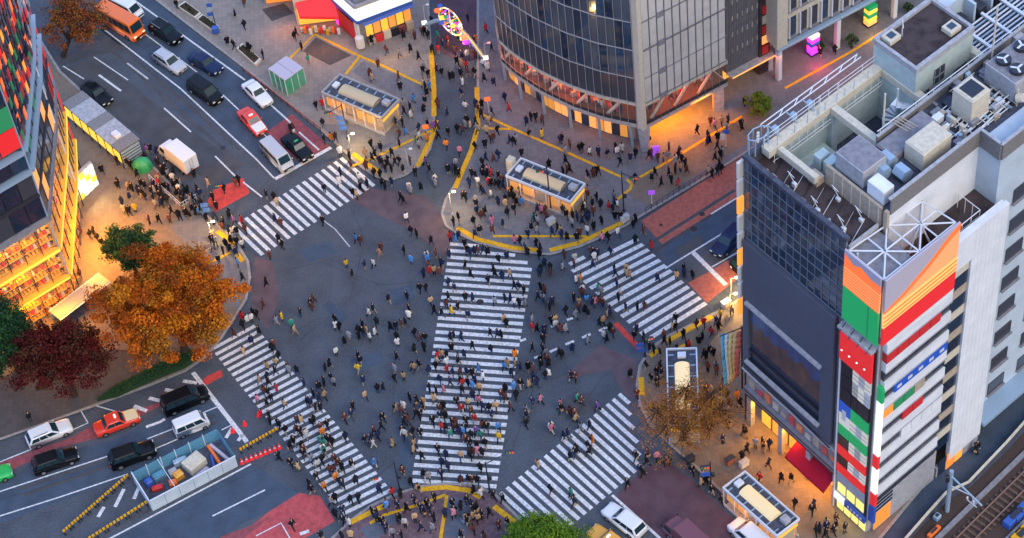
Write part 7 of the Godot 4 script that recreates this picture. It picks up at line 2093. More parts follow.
	for k in 9:
		var b := thing("traffic_cone", "red and white cone, %s from the roadworks box in the row" % ["first", "second", "third", "fourth", "fifth", "sixth", "seventh", "eighth", "ninth"][k], "cone", ra.lerp(rb, (k + 0.5) / 9.0), 0.0, "red cones beside the roadworks")
		var st := S()
		tube(st, Vector3(0, 0.04, 0), Vector3(0, 0.34, 0), 0.2, 0.13, 10)
		tube(st, Vector3(0, 0.50, 0), Vector3(0, 0.75, 0), 0.10, 0.05, 10)
		obj("cone_body", st, M.red_sign, b)
		st = S(); tube(st, Vector3(0, 0.34, 0), Vector3(0, 0.50, 0), 0.13, 0.10, 10)
		obj("white_band", st, M.white_flat, b)
		part_box("base", b, M.red_flat, Vector3(0, 0.02, 0), Vector3(0.46, 0.04, 0.46))
	for q in [[Vector3(-32.05, 0.00, 18.25), "red and white cone at the stop line beside the roadworks"], [Vector3(-30.74, 0.00, 17.50), "red and white cone beyond the stop line"], [Vector3(-29.20, 0.00, 16.51), "red and white cone at the foot of the western zebra crossing"]]:
		var b := thing("traffic_cone", q[1], "cone", q[0], 0.0, "red cones beside the roadworks")
		var st := S()
		tube(st, Vector3(0, 0.04, 0), Vector3(0, 0.8, 0), 0.24, 0.06, 10)
		obj("cone_body", st, M.red_sign, b)
		part_box("base", b, M.red_flat, Vector3(0, 0.02, 0), Vector3(0.5, 0.04, 0.5))
	# railway
	var dir := (Vector3(49.04, 0.00, 36.71) - Vector3(39.78, 0.00, 44.16)).normalized()
	var nrm := Vector3(-dir.z, 0, dir.x)
	var o0 := Vector3(39.78, 0.00, 44.16)
	var track := Node3D.new(); track.name = "railway_track"; add_child(track); struct(track, "railway track running past the corner building")
	var gauge := 1.4
	for s in [0.0, gauge]:
		var st := S(); bar(st, o0 - dir * 8 + nrm * s + Vector3(0, 0.26, 0), o0 + dir * 40 + nrm * s + Vector3(0, 0.26, 0), 0.14, 0.2)
		obj("rail", st, M.rail, track)
	for k in 60:
		var p := o0 + dir * (-8 + 0.75 * k) + nrm * gauge * 0.5
		var st := S(); bar(st, p - nrm * 1.15 + Vector3(0, 0.1, 0), p + nrm * 1.15 + Vector3(0, 0.1, 0), 0.28, 0.14)
		obj("sleeper", st, M.sleeper, track)
	for q in [[-1.4, 0.5], [3.6, 0.25]]:
		var st := S(); bar(st, o0 - dir * 8 + nrm * q[0] + Vector3(0, 0.14, 0), o0 + dir * 40 + nrm * q[0] + Vector3(0, 0.14, 0), q[1], 0.24)
		obj("cable_trough", st, M.grey_wall, track)
	t = thing("railway_wall", "low wall with a pale rail between street and railway", "wall", Vector3(35.92, 0.00, 42.59))
	var wl := [Vector3(34.07, 0.00, 44.60), Vector3(38.29, 0.00, 40.63), Vector3(40.61, 0.00, 38.52), Vector3(43.06, 0.00, 37.65), Vector3(48.05, 0.00, 33.34), Vector3(54.12, 0.00, 27.73)]
	for k in 5:
		var a: Vector3 = wl[k] - t.position
		var b: Vector3 = wl[k + 1] - t.position
		var st := S(); bar(st, a + Vector3(0, 0.5, 0), b + Vector3(0, 0.5, 0), 0.2, 1.0)
		obj("wall_section", st, M.roof_slate, t)
		st = S(); bar(st, a + Vector3(0, 1.06, 0), b + Vector3(0, 1.06, 0), 0.26, 0.1)
		obj("coping", st, M.cream, t)
	# catenary mast
	t = thing("catenary_mast", "light blue catenary mast with a slanting arm beside the railway", "mast", Vector3(40.34, 0.00, 40.09))
	hs = S(); tube(hs, Vector3.ZERO, Vector3(0, 6.8, 0), 0.24, 0.22, 10)
	obj("post", hs, M.steel_blue, t)
	var arm := nrm * 3.9
	for q in [[Vector3(0, 6.0, 0), arm + Vector3(0, 4.6, 0), 0.10], [Vector3(0, 4.4, 0), arm * 0.6 + Vector3(0, 5.0, 0), 0.07], [arm * 0.7 + Vector3(0, 4.9, 0), arm * 0.75 + Vector3(0, 3.9, 0), 0.06], [arm * 0.55 + Vector3(0, 4.0, 0), arm * 0.85 + Vector3(0, 3.8, 0), 0.05]]:
		hs = S(); tube(hs, q[0], q[1], q[2], q[2], 6)
		obj("arm", hs, M.steel_white if q[2] < 0.1 else M.steel_blue, t)
	for k in 2: part_box("insulator", t, M.steel_white, arm * (0.55 + 0.2 * k) + Vector3(0, 4.3, 0), Vector3(0.2, 0.4, 0.2), 0.05)
	part_box("transformer", t, M.black_flat, Vector3(-0.35, 5.6, 0), Vector3(0.4, 0.9, 0.4), 0.05)
	for q in [["equipment_cabinet", Vector3(46.82, 0.40, 42.01), M.blue_flat, Vector3(3.4, 0.9, 0.9), "bright blue equipment cabinets beside the railway track"], ["yellow_trolley", Vector3(46.85, 0.30, 44.26), M.yellow, Vector3(2.4, 0.7, 1.2), "yellow track trolley at the railway's corner"], ["orange_bench", Vector3(38.43, 0.40, 42.53), M.orange_paint, Vector3(1.8, 0.5, 0.5), "orange beam lying beside the railway wall"], ["junction_box", Vector3(39.13, 0.30, 40.85), M.steel_blue, Vector3(0.8, 0.6, 0.6), "grey blue junction box at the mast's foot"]]:
		t = thing(q[0], q[4], (q[0] as String).get_slice("_", 1), Vector3(q[1].x, 0.02, q[1].z), -atan2(dir.z, dir.x))
		var n: int = 3 if q[3].x > 2.0 else 1
		for k in n: part_box("casing", t, q[2], Vector3((k - (n - 1) * 0.5) * q[3].x / n, q[3].y * 0.5, 0.1 * (k % 2)), Vector3(q[3].x / n - 0.06, q[3].y * (1.0 - 0.15 * (k % 2)), q[3].z), 0.06)
		part_box("lid", t, M.steel_dark, Vector3(0, q[3].y + 0.03, 0), Vector3(q[3].x * 0.5, 0.05, q[3].z * 0.5))
	# carts, signs and boxes on the pavements
	for q in [[Vector3(5.13, 0.13, -6.04), "white advertising trolley in front of the yellowish vaulted entrance", M.white_flat], [Vector3(13.60, 0.13, -5.01), "small white box at the corner kerb", M.white_flat], [Vector3(22.90, 0.13, 9.64), "round white kerbside drum with a lit top", M.cream], [Vector3(13.42, 0.13, 29.69), "dark rack at the south east kerb", M.steel_dark], [Vector3(15.77, 0.13, 30.06), "tilted dark bench under the brown tree", M.steel_dark], [Vector3(19.83, 0.13, 30.84), "dark framed red sign box beside the amber roofed entrance", M.red_brick_road], [Vector3(21.19, 0.13, 31.45), "white cabinet at the amber roofed entrance's corner", M.white_flat], [Vector3(-7.99, 0.13, 33.71), "sky blue tarpaulin box on the south pavement", M.steel_blue]]:
		t = thing("street_box", q[1], "box", q[0], deg_to_rad(30))
		part_box("body", t, q[2], Vector3(0, 0.42, 0), Vector3(1.0, 0.75, 0.6), 0.06)
		part_box("lid", t, {M.cream: M.white_sign, M.white_flat: M.grey_light, M.steel_dark: M.steel_dark}.get(q[2], M.steel_dark), Vector3(0, 0.84, 0), Vector3(1.08, 0.1, 0.66), 0.03)
		for s in [-1, 1]: part_box("foot", t, M.tyre, Vector3(s * 0.36, 0.03, 0), Vector3(0.1, 0.06, 0.5))

func people() -> void:
	person("k", 27.71, 41.55, 100, 4, 6, "person in black coat, south-east pavement near the lit corner shop front, fourth from left", 0.13)
	person("k", 26.87, 41.12, 195, 1, 0, "person in black coat, south-east pavement near the lit corner shop front, second from left", 0.13)
	person("k", 28.56, 41.17, 50, 4, 6, "person in black coat, south-east pavement near the lit corner shop front, fifth from left", 0.13)
	person("n", 27.27, 40.77, 97, 5, 6, "person in navy coat, south-east pavement near the lit corner shop front, second from left", 0.13)
	person("k", 27.00, 40.69, 35, 3, 0, "person in black coat, south-east pavement near the lit corner shop front, third from left", 0.13)
	person("k", 29.73, 41.15, 37, 3, 5, "person in black coat, south-east pavement near the lit corner shop front, seventh from left", 0.13)
	person("n", 27.95, 40.71, 356, 3, 1, "person in navy coat, south-east pavement near the lit corner shop front, third from left", 0.13)
	person("k", 28.94, 40.72, 267, 3, 1, "person in black coat, south-east pavement near the lit corner shop front, sixth from left", 0.13)
	person("b", 27.95, 40.36, 181, 0, 1, "person in tan coat, south-east pavement near the lit corner shop front", 0.13)
	person("g", 28.02, 40.32, 74, 3, 5, "person in grey coat, south-east pavement near the lit corner shop front", 0.13)
	person("m", 29.06, 39.88, 34, 3, 7, "person in brown coat, south-east pavement near the lit corner shop front", 0.13)
	person("m", -6.26, 36.56, 132, 5, 1, "person in brown coat, south pavement near the yellow paving line, rightmost of two", 0.13)
	person("k", -8.62, 35.99, 109, 4, 7, "person in black coat, south pavement near the yellow paving line, ninth from left", 0.13)
	person("k", 26.91, 38.45, 337, 0, 6, "person in black coat, south-east pavement near the lit corner shop front, first from left", 0.13)
	person("m", -7.30, 35.57, 170, 0, 6, "person in brown coat, south pavement near the yellow paving line, leftmost of two", 0.13)
	person("m", -4.70, 35.36, 36, 5, 0, "person in brown coat, south pavement near the signal pole with long arm", 0.13)
	person("k", -3.75, 35.26, 314, 3, 6, "person in black coat, south pavement near the round green tree", 0.13)
	person("k", 25.35, 37.47, 179, 1, 1, "person in black coat, south-east pavement near the amber roofed entrance", 0.13)
	person("n", 27.19, 37.87, 219, 2, 2, "person in navy coat, south-east pavement near the lit corner shop front, first from left", 0.13)
	person("k", 18.14, 35.81, 49, 1, 0, "person in black coat, open road near the amber roofed entrance, third from left")
	person("k", 34.76, 39.37, 169, 1, 0, "person in black coat, south-east pavement near the lit corner shop front, eighth from left", 0.13)
	person("k", -14.66, 35.15, 276, 3, 0, "person in black coat, south pavement near the yellow paving line, first from left", 0.13)
	person("k", -7.89, 34.44, 102, 3, 7, "person in black coat, south pavement near the yellow paving line, tenth from left", 0.13)
	person("b", -6.74, 34.28, 185, 1, 6, "person in tan coat, south pavement near the signal pole with long arm, leftmost of two", 0.13)
	person("g", -11.44, 34.61, 319, 4, 3, "person in grey coat, south pavement near the yellow paving line", 0.13)
	person("k", -7.82, 34.19, 303, 3, 4, "person in black coat, south pavement near the yellow paving line, eleventh from left", 0.13)
	person("b", -7.95, 34.11, 331, 5, 1, "person in tan coat, south pavement near the yellow paving line, second from left", 0.13)
	person("n", -12.63, 34.44, 75, 0, 6, "person in navy coat, south pavement near the yellow paving line, second from left", 0.13)
	person("g", -15.58, 34.70, 349, 0, 0, "person in grey coat, south pavement near the signal pole, rightmost of two", 0.13)
	person("k", -6.29, 33.85, 63, 5, 2, "person in black coat, south pavement near the signal pole with long arm, fifth from left", 0.13)
	person("k", -5.50, 33.76, 141, 1, 6, "person in black coat, south pavement near the signal pole with long arm, sixth from left", 0.13)
	person("b", -7.14, 33.84, 211, 5, 6, "person in tan coat, south pavement near the yellow paving line, third from left", 0.13)
	person("n", 3.21, 33.66, 293, 0, 1, "person in navy coat, lower part of zebra crossing beside the yellow cab")
	person("b", -6.58, 33.63, 52, 5, 7, "person in tan coat, south pavement near the signal pole with long arm, rightmost of two", 0.13)
	person("k", 17.30, 34.41, 38, 0, 7, "person in black coat, open road near the amber roofed entrance, second from left")
	person("k", -11.20, 33.47, 251, 3, 6, "person in black coat, south pavement near the yellow paving line, fourth from left", 0.13)
	person("w", -14.22, 33.66, 343, 3, 1, "person in white coat, south pavement near the yellow paving line", 0.13)
	person("p", -9.17, 33.19, 340, 4, 6, "person in pink coat, south pavement near the yellow paving line", 0.13)
	person("n", -16.22, 33.80, 353, 4, 1, "person in navy coat, south pavement near the signal pole, second from left", 0.13)
	person("k", -6.98, 32.90, 277, 3, 0, "person in black coat, south pavement near the signal pole with long arm, third from left", 0.13)
	person("b", -19.87, 34.24, -7, 5, 2, "person in tan coat, south pavement near the red road patch", 0.13)
	person("n", -10.04, 33.06, 217, 5, 0, "person in navy coat, south pavement near the yellow paving line, fourth from left", 0.13)
	person("k", -20.74, 34.31, 135, 5, 2, "person in black coat, south pavement near the red road patch", 0.13)
	person("k", -9.06, 32.89, 354, 2, 6, "person in black coat, south pavement near the yellow paving line, seventh from left", 0.13)
	person("k", -6.76, 32.71, 256, 2, 0, "person in black coat, south pavement near the signal pole with long arm, fourth from left", 0.13)
	person("b", -13.15, 33.19, 2, 3, 2, "person in tan coat, south pavement near the yellow paving line, first from left", 0.13)
	person("t", 3.07, 32.47, 133, 1, 0, "person in green coat, lower part of zebra crossing beside the yellow cab")
	person("n", -7.21, 32.44, 159, 3, 2, "person in navy coat, south pavement near the signal pole with long arm", 0.13)
	person("k", -14.95, 33.05, 88, 5, 5, "person in black coat, south pavement near the signal pole, fourth from left", 0.13)
	person("b", 16.45, 33.21, 257, 2, 0, "person in tan coat, open road near the brown tree")
	person("k", -8.38, 32.40, 227, 5, 2, "person in black coat, south pavement near the yellow paving line, eighth from left", 0.13)
	person("k", -14.70, 32.95, 138, 4, 1, "person in black coat, south pavement near the signal pole, fifth from left", 0.13)
	person("k", -3.96, 32.10, 318, 1, 0, "person in black coat, bottom end of zebra crossing beside the yellow cab")
	person("k", -16.53, 33.08, 11, 3, 1, "person in black coat, south pavement near the signal pole, third from left", 0.13)
	person("k", 16.99, 33.08, 190, 2, 1, "person in black coat, open road near the amber roofed entrance, first from left")
	person("k", -12.19, 32.50, 293, 5, 1, "person in black coat, south pavement near the yellow paving line, second from left", 0.13)
	person("k", 8.96, 32.23, 324, 1, 0, "person in black coat, open road near the white estate cab, leftmost of two")
	person("k", 1.02, 31.83, 117, 0, 5, "person in black coat, lower part of zebra crossing beside the yellow cab")
	person("n", -11.57, 32.31, 56, 1, 1, "person in navy coat, south pavement near the yellow paving line, third from left", 0.13)
	person("k", -22.96, 33.86, 274, 0, 4, "person in black coat, open road near the red road patch, fourth from left")
	person("k", 25.59, 34.35, 132, 1, 4, "person in black coat, south-east pavement near the red awning, seventh from left", 0.13)
	person("r", 22.42, 33.74, 293, 0, 1, "person in red coat, south-east pavement near the amber roofed entrance", 0.13)
	person("k", 24.60, 34.08, 142, 4, 6, "person in black coat, south-east pavement near the red awning, sixth from left", 0.13)
	person("k", -9.18, 31.96, 23, 3, 6, "person in black coat, south pavement near the yellow paving line, sixth from left", 0.13)
	person("k", -4.88, 31.64, 64, 4, 6, "person in black coat, south pavement near the signal pole with long arm, seventh from left", 0.13)
	person("k", -7.67, 31.73, 43, 5, 5, "person in black coat, south pavement near the signal pole with long arm, first from left", 0.13)
	person("n", -12.47, 31.99, 337, 5, 0, "person in navy coat, south pavement near the yellow paving line, first from left", 0.13)
	person("n", -17.09, 32.52, 201, 3, 0, "person in navy coat, south pavement near the signal pole, first from left", 0.13)
	person("g", 16.75, 32.40, 55, 2, 6, "person in grey coat, open road near the brown tree")
	person("w", -19.97, 32.65, 130, 5, 0, "person in white coat, south pavement near the red road patch", 0.13)
	person("k", -13.94, 31.80, 136, 4, 1, "person in black coat, south pavement near the signal pole, seventh from left", 0.13)
	person("k", -11.77, 31.57, 12, 4, 4, "person in black coat, south pavement near the yellow paving line, third from left", 0.13)
	person("w", -6.14, 31.12, 55, 4, 0, "person in white coat, south pavement near the signal pole with long arm", 0.13)
	person("k", -17.04, 31.95, 295, 3, 0, "person in black coat, south pavement near the signal pole, second from left", 0.13)
	person("k", 10.68, 31.11, 107, 0, 0, "person in black coat, open road near the white estate cab, rightmost of two")
	person("k", 15.75, 31.60, 363, 2, 0, "person in black coat, open road near the brown tree, rightmost of two")
	person("k", -20.56, 32.24, 322, 0, 6, "person in black coat, open road near the red road patch, sixth from left")
	person("k", -17.50, 31.77, 119, 5, 3, "person in black coat, south pavement near the signal pole, first from left", 0.13)
	person("k", -6.89, 30.68, 237, 2, 7, "person in black coat, south pavement near the signal pole with long arm, second from left", 0.13)
	person("k", -11.00, 30.88, 316, 5, 0, "person in black coat, south pavement near the yellow paving line, fifth from left", 0.13)
	person("n", -14.86, 31.23, 24, 3, 0, "person in navy coat, south pavement near the signal pole, third from left", 0.13)
	person("n", 10.48, 30.65, 331, 0, 5, "person in navy coat, open road near the white estate cab")
	person("n", -13.09, 30.87, 322, 3, 1, "person in navy coat, south pavement near the signal pole, fourth from left", 0.13)
	person("u", -15.99, 31.16, 12, 4, 5, "person in blue coat, south pavement near the signal pole", 0.13)
	person("k", 23.66, 32.11, 246, 1, 2, "person in black coat, south-east pavement near the red awning, fifth from left", 0.13)
	person("g", -16.06, 30.83, 282, 4, 6, "person in grey coat, south pavement near the signal pole, leftmost of two", 0.13)
	person("k", -21.39, 31.26, 182, 2, 6, "person in black coat, open road near the red road patch, fifth from left")
	person("m", 13.44, 30.15, 257, 2, 6, "person in brown coat, open road near the brown tree")
	person("k", -25.85, 31.94, 44, 1, 0, "person in black coat, open road near the red road patch, first from left")
	person("k", -6.35, 29.47, 160, 0, 3, "person in black coat, near end of middle zebra crossing, eleventh from left")
	person("n", -20.59, 30.86, 22, 2, 6, "person in navy coat, bottom end of zebra crossing beside the orange tree, first from left")
	person("k", 11.31, 29.70, 61, 0, 6, "person in black coat, open road near the brown tree, leftmost of two")
	person("m", -6.86, 29.28, 0, 0, 7, "person in brown coat, near end of middle zebra crossing, third from left")
	person("k", -14.46, 29.91, 226, 5, 2, "person in black coat, south pavement near the signal pole, sixth from left", 0.13)
	person("k", 21.11, 30.73, 147, 5, 0, "person in black coat, south-east pavement near the red awning, first from left", 0.13)
	person("k", -7.29, 29.21, 155, 1, 4, "person in black coat, near end of middle zebra crossing, sixth from left")
	person("b", -12.57, 29.56, 207, 0, 4, "person in tan coat, south pavement near the signal pole", 0.13)
	person("m", -8.07, 29.09, 171, 4, 7, "person in brown coat, near end of middle zebra crossing, first from left")
	person("r", -15.29, 29.67, 222, 1, 6, "person in red coat, south pavement near the signal pole", 0.13)
	person("p", 12.42, 29.33, 18, 1, 0, "person in pink coat, open road near the brown tree")
	person("k", 10.29, 28.88, 296, 0, 1, "person in black coat, upper part of zebra crossing beside the yellow cab, rightmost of two")
	person("k", -19.67, 29.83, 196, 0, 0, "person in black coat, bottom end of zebra crossing beside the orange tree, fifth from left")
	person("b", 0.08, 28.33, 131, 2, 3, "person in tan coat, lower part of zebra crossing beside the yellow cab")
	person("k", -18.88, 29.64, 213, 4, 0, "person in black coat, bottom end of zebra crossing beside the orange tree, eighth from left")
	person("m", 11.53, 28.75, 306, 4, 1, "person in brown coat, top end of zebra crossing beside the yellow cab")
	person("k", 21.79, 29.83, 246, 4, 6, "person in black coat, south-east pavement near the red awning, third from left", 0.13)
	person("k", -13.30, 28.58, 193, 0, 6, "person in black coat, open road near the signal pole, sixth from left")
	person("g", -21.77, 29.71, 96, 0, 0, "person in grey coat, open road near the red road patch")
	person("b", 23.57, 29.94, 153, 2, 4, "person in tan coat, south-east pavement near the red awning", 0.13)
	person("n", -16.65, 28.81, 213, 2, 0, "person in navy coat, bottom end of zebra crossing beside the orange tree, third from left")
	person("n", 3.57, 27.80, 139, 4, 4, "person in navy coat, middle of zebra crossing beside the yellow cab, third from left")
	person("k", -5.94, 27.80, 163, 2, 0, "person in black coat, near end of middle zebra crossing, twelfth from left")
	person("n", -10.09, 28.01, -14, 0, 6, "person in navy coat, near end of middle zebra crossing, first from left")
	person("k", -21.31, 29.25, 198, 2, 1, "person in black coat, bottom end of zebra crossing beside the orange tree, second from left")
	person("g", -11.41, 28.02, -4, 2, 6, "person in grey coat, near end of middle zebra crossing")
	person("n", 24.15, 29.67, 191, 4, 1, "person in navy coat, south-east pavement near the red awning", 0.13)
	person("g", 22.77, 29.32, 335, 5, 0, "person in grey coat, south-east pavement near the red awning", 0.13)
	person("k", 5.54, 27.46, 302, 4, 2, "person in black coat, middle of zebra crossing beside the yellow cab, third from left")
	person("k", -11.84, 27.84, 158, 0, 7, "person in black coat, near end of middle zebra crossing, third from left")
	person("k", 4.15, 27.34, 306, 0, 3, "person in black coat, middle of zebra crossing beside the yellow cab, first from left")
	person("k", 23.48, 29.34, 84, 5, 2, "person in black coat, south-east pavement near the red awning, fourth from left", 0.13)
	person("k", 4.27, 27.01, 124, 1, 1, "person in black coat, middle of zebra crossing beside the yellow cab, second from left")
	person("n", 19.52, 28.21, 48, 5, 0, "person in navy coat, south-east pavement near the brown tree", 0.13)
	person("k", 5.53, 26.88, 113, 0, 0, "person in black coat, upper part of zebra crossing beside the yellow cab, leftmost of two")
	person("n", -9.32, 27.04, 170, 2, 0, "person in navy coat, near end of middle zebra crossing, fourth from left")
	person("m", -14.06, 26.94, 13, 2, 4, "person in brown coat, open road near the signal pole, third from left")
	person("n", -9.89, 26.51, 179, 1, 0, "person in navy coat, near end of middle zebra crossing, second from left")
	person("n", -20.46, 27.66, 20, 0, 0, "person in navy coat, bottom end of zebra crossing beside the orange tree, second from left")
	person("k", -19.04, 27.34, 208, 2, 2, "person in black coat, bottom end of zebra crossing beside the orange tree, seventh from left")
	person("k", 21.93, 27.77, 208, 0, 4, "person in black coat, south-east pavement near the red awning, second from left", 0.13)
	person("o", 6.06, 26.08, 122, 2, 4, "person in orange coat, upper part of zebra crossing beside the yellow cab")
	person("k", 44.85, 33.57, 239, 4, 1, "person in black coat, open road near the lit corner shop front, leftmost of two")
	person("k", -6.85, 26.01, 176, 0, 0, "person in black coat, near end of middle zebra crossing, eighth from left")
	person("k", -20.63, 27.42, 203, 1, 2, "person in black coat, bottom end of zebra crossing beside the orange tree, third from left")
	person("o", -22.40, 27.68, 33, 0, 1, "person in orange coat, bottom end of zebra crossing beside the orange tree, leftmost of two")
	person("k", -23.73, 27.90, 98, 0, 4, "person in black coat, open road near the red road patch, third from left")
	person("k", -5.60, 25.88, 163, 2, 5, "person in black coat, near end of middle zebra crossing, thirteenth from left")
	person("b", -7.82, 25.96, -2, 1, 3, "person in tan coat, near end of middle zebra crossing")
	person("k", 21.89, 27.43, 131, 1, 2, "person in black coat, south-east pavement near the brown tree, sixth from left", 0.13)
	person("k", 45.01, 33.26, 354, 1, 0, "person in black coat, open road near the lit corner shop front, rightmost of two")
	person("p", -6.02, 25.59, -17, 2, 2, "person in pink coat, near end of middle zebra crossing")
	person("m", -6.55, 25.62, 155, 2, 1, "person in brown coat, near end of middle zebra crossing, fourth from left")
	person("n", -9.39, 25.60, 176, 1, 6, "person in navy coat, near end of middle zebra crossing, third from left")
	person("n", 3.16, 25.17, 124, 1, 7, "person in navy coat, middle of zebra crossing beside the yellow cab, first from left")
	person("o", -21.13, 26.68, 22, 0, 0, "person in orange coat, bottom end of zebra crossing beside the orange tree, rightmost of two")
	person("k", -23.91, 27.11, 144, 1, 6, "person in black coat, open road near the red road patch, second from left")
	person("k", -11.94, 25.41, 157, 1, 0, "person in black coat, near end of middle zebra crossing, second from left")
	person("n", 3.63, 24.91, 122, 1, 2, "person in navy coat, middle of zebra crossing beside the yellow cab, second from left")
	person("k", 20.40, 26.32, 325, 5, 1, "person in black coat, south-east pavement near the brown tree, fifth from left", 0.13)
	person("k", -6.05, 24.90, 153, 1, 4, "person in black coat, near end of middle zebra crossing, tenth from left")
	person("k", -5.15, 24.82, 165, 0, 4, "person in black coat, near end of middle zebra crossing, fourteenth from left")
	person("u", -16.99, 25.37, 33, 2, 7, "person in blue coat, bottom end of zebra crossing beside the orange tree")
	person("k", -10.20, 24.67, -12, 2, 0, "person in black coat, near end of middle zebra crossing, fourth from left")
	person("k", -23.14, 26.25, 32, 0, 2, "person in black coat, bottom end of zebra crossing beside the orange tree, first from left")
	person("g", 5.03, 24.35, 140, 1, 7, "person in grey coat, upper part of zebra crossing beside the yellow cab")
	person("k", -6.80, 24.33, -23, 2, 2, "person in black coat, near end of middle zebra crossing, seventh from left")
	person("y", -3.67, 24.17, -14, 1, 0, "person in yellow coat, near end of middle zebra crossing")
	person("k", -20.37, 25.60, 200, 0, 1, "person in black coat, bottom end of zebra crossing beside the orange tree, fourth from left")
	person("n", 6.03, 24.18, 118, 1, 1, "person in navy coat, upper part of zebra crossing beside the yellow cab")
	person("m", -21.17, 25.69, 212, 0, 7, "person in brown coat, bottom end of zebra crossing beside the orange tree, rightmost of two")
	person("p", 1.96, 23.97, 64, 1, 7, "person in pink coat, open road near the cab crossing, leftmost of two")
	person("k", 18.78, 25.18, 268, 5, 6, "person in black coat, south-east pavement near the brown tree, second from left", 0.13)
	person("m", -21.70, 25.61, 203, 1, 3, "person in brown coat, bottom end of zebra crossing beside the orange tree, leftmost of two")
	person("k", -19.38, 25.21, 32, 0, 7, "person in black coat, bottom end of zebra crossing beside the orange tree, sixth from left")
	person("k", 18.69, 25.07, 202, 5, 0, "person in black coat, south-east pavement near the brown tree, first from left", 0.13)
	person("m", -7.12, 23.95, -6, 0, 0, "person in brown coat, near end of middle zebra crossing, second from left")
	person("b", -12.76, 24.28, 92, 2, 6, "person in tan coat, open road near the signal pole, third from left")
	person("w", 1.91, 23.62, 207, 2, 0, "person in white coat, open road near the cab crossing")
	person("t", -5.58, 23.64, 158, 0, 1, "person in green coat, near end of middle zebra crossing, rightmost of two")
	person("k", -6.55, 23.48, 177, 1, 5, "person in black coat, near end of middle zebra crossing, ninth from left")
	person("m", -20.78, 24.76, 39, 2, 7, "person in brown coat, lower part of zebra crossing beside the orange tree, fourth from left")
	person("b", -12.62, 23.61, 224, 0, 1, "person in tan coat, open road near the signal pole, fourth from left")
	person("b", 4.65, 23.05, 68, 1, 6, "person in tan coat, open road near the cab crossing")
	person("k", -0.60, 22.87, 223, 1, 0, "person in black coat, open road near the cab crossing, first from left")
	person("u", -3.55, 22.85, 1, 0, 0, "person in blue coat, near part of middle zebra crossing")
	person("v", -5.97, 22.90, -20, 4, 6, "person in violet coat, near end of middle zebra crossing")
	person("w", -22.91, 24.64, 200, 0, 1, "person in white coat, lower part of zebra crossing beside the orange tree, second from left")
	person("t", -8.74, 22.90, -17, 1, 3, "person in green coat, near end of middle zebra crossing, leftmost of two")
	person("n", -7.75, 22.84, 172, 0, 3, "person in navy coat, near end of middle zebra crossing, fifth from left")
	person("u", -7.39, 22.78, -22, 1, 2, "person in blue coat, near end of middle zebra crossing")
	person("k", -4.78, 22.64, -8, 0, 3, "person in black coat, near part of middle zebra crossing, ninth from left")
	person("m", -21.20, 24.14, 41, 2, 6, "person in brown coat, lower part of zebra crossing beside the orange tree, third from left")
	person("k", 20.03, 23.95, 28, 3, 5, "person in black coat, south-east pavement near the brown tree, fourth from left", 0.13)
	person("b", -25.04, 24.63, 287, 4, 5, "person in tan coat, open road near the zebra crossing by the tree")
	person("k", -22.45, 24.16, 221, 1, 6, "person in black coat, lower part of zebra crossing beside the orange tree, fifth from left")
	person("m", 4.64, 22.37, 23, 0, 5, "person in brown coat, open road near the cab crossing, second from left")
	person("k", -7.18, 22.48, -8, 0, 2, "person in black coat, near end of middle zebra crossing, fifth from left")
	person("m", -5.20, 22.35, 176, 0, 3, "person in brown coat, near part of middle zebra crossing, fifth from left")
	person("b", -14.91, 23.02, 265, 2, 1, "person in tan coat, open road near the signal pole, first from left")
	person("m", 21.04, 23.82, 133, 4, 7, "person in brown coat, south-east pavement near the brown tree", 0.13)
	person("k", 22.06, 23.87, 227, 2, 1, "person in black coat, south-east pavement near the rainbow banner, third from left", 0.13)
	person("m", 4.15, 21.95, 177, 2, 1, "person in brown coat, open road near the cab crossing, first from left")
	person("w", -16.96, 22.91, 118, 1, 7, "person in white coat, open road near the signal pole, first from left")
	person("k", -9.12, 22.05, 155, 1, 2, "person in black coat, near part of middle zebra crossing, fourth from left")
	person("m", -8.22, 21.97, 168, 4, 6, "person in brown coat, near part of middle zebra crossing, second from left")
	person("k", 19.29, 23.07, 203, 2, 6, "person in black coat, south-east pavement near the brown tree, third from left", 0.13)
	person("g", -23.68, 23.74, 222, 4, 6, "person in grey coat, lower part of zebra crossing beside the orange tree")
	person("k", -0.48, 21.65, 308, 1, 2, "person in black coat, open road near the cab crossing, second from left")
	person("k", -11.90, 22.16, -4, 2, 2, "person in black coat, near end of middle zebra crossing, first from left")
	person("v", 7.16, 21.77, 295, 1, 6, "person in violet coat, top end of zebra crossing beside the yellow cab")
	person("r", -9.55, 21.87, 167, 1, 0, "person in red coat, near part of middle zebra crossing, first from left")
	person("k", -25.83, 23.95, 11, 2, 0, "person in black coat, open road near the zebra crossing by the tree, rightmost of two")
	person("k", -12.70, 22.03, 232, 1, 1, "person in black coat, open road near the signal pole, seventh from left")
	person("w", -13.60, 22.11, 328, 0, 1, "person in white coat, open road near the signal pole, third from left")
	person("m", -8.01, 21.56, 177, 0, 0, "person in brown coat, near part of middle zebra crossing, third from left")
	person("k", 3.23, 21.35, 300, 2, 1, "person in black coat, open road near the cab crossing, third from left")
	person("t", -22.23, 23.09, 216, 0, 4, "person in green coat, lower part of zebra crossing beside the orange tree, third from left")
	person("k", -6.92, 21.39, -3, 2, 6, "person in black coat, near part of middle zebra crossing, eighth from left")
	person("r", -6.01, 21.31, -10, 1, 4, "person in red coat, near part of middle zebra crossing, third from left")
	person("n", -17.19, 22.20, 278, 1, 1, "person in navy coat, open road near the signal pole, leftmost of two")
	person("k", -8.35, 21.39, -10, 4, 0, "person in black coat, near part of middle zebra crossing, fifth from left")
	person("g", -0.42, 21.09, 109, 0, 7, "person in grey coat, open road near the middle zebra crossing")
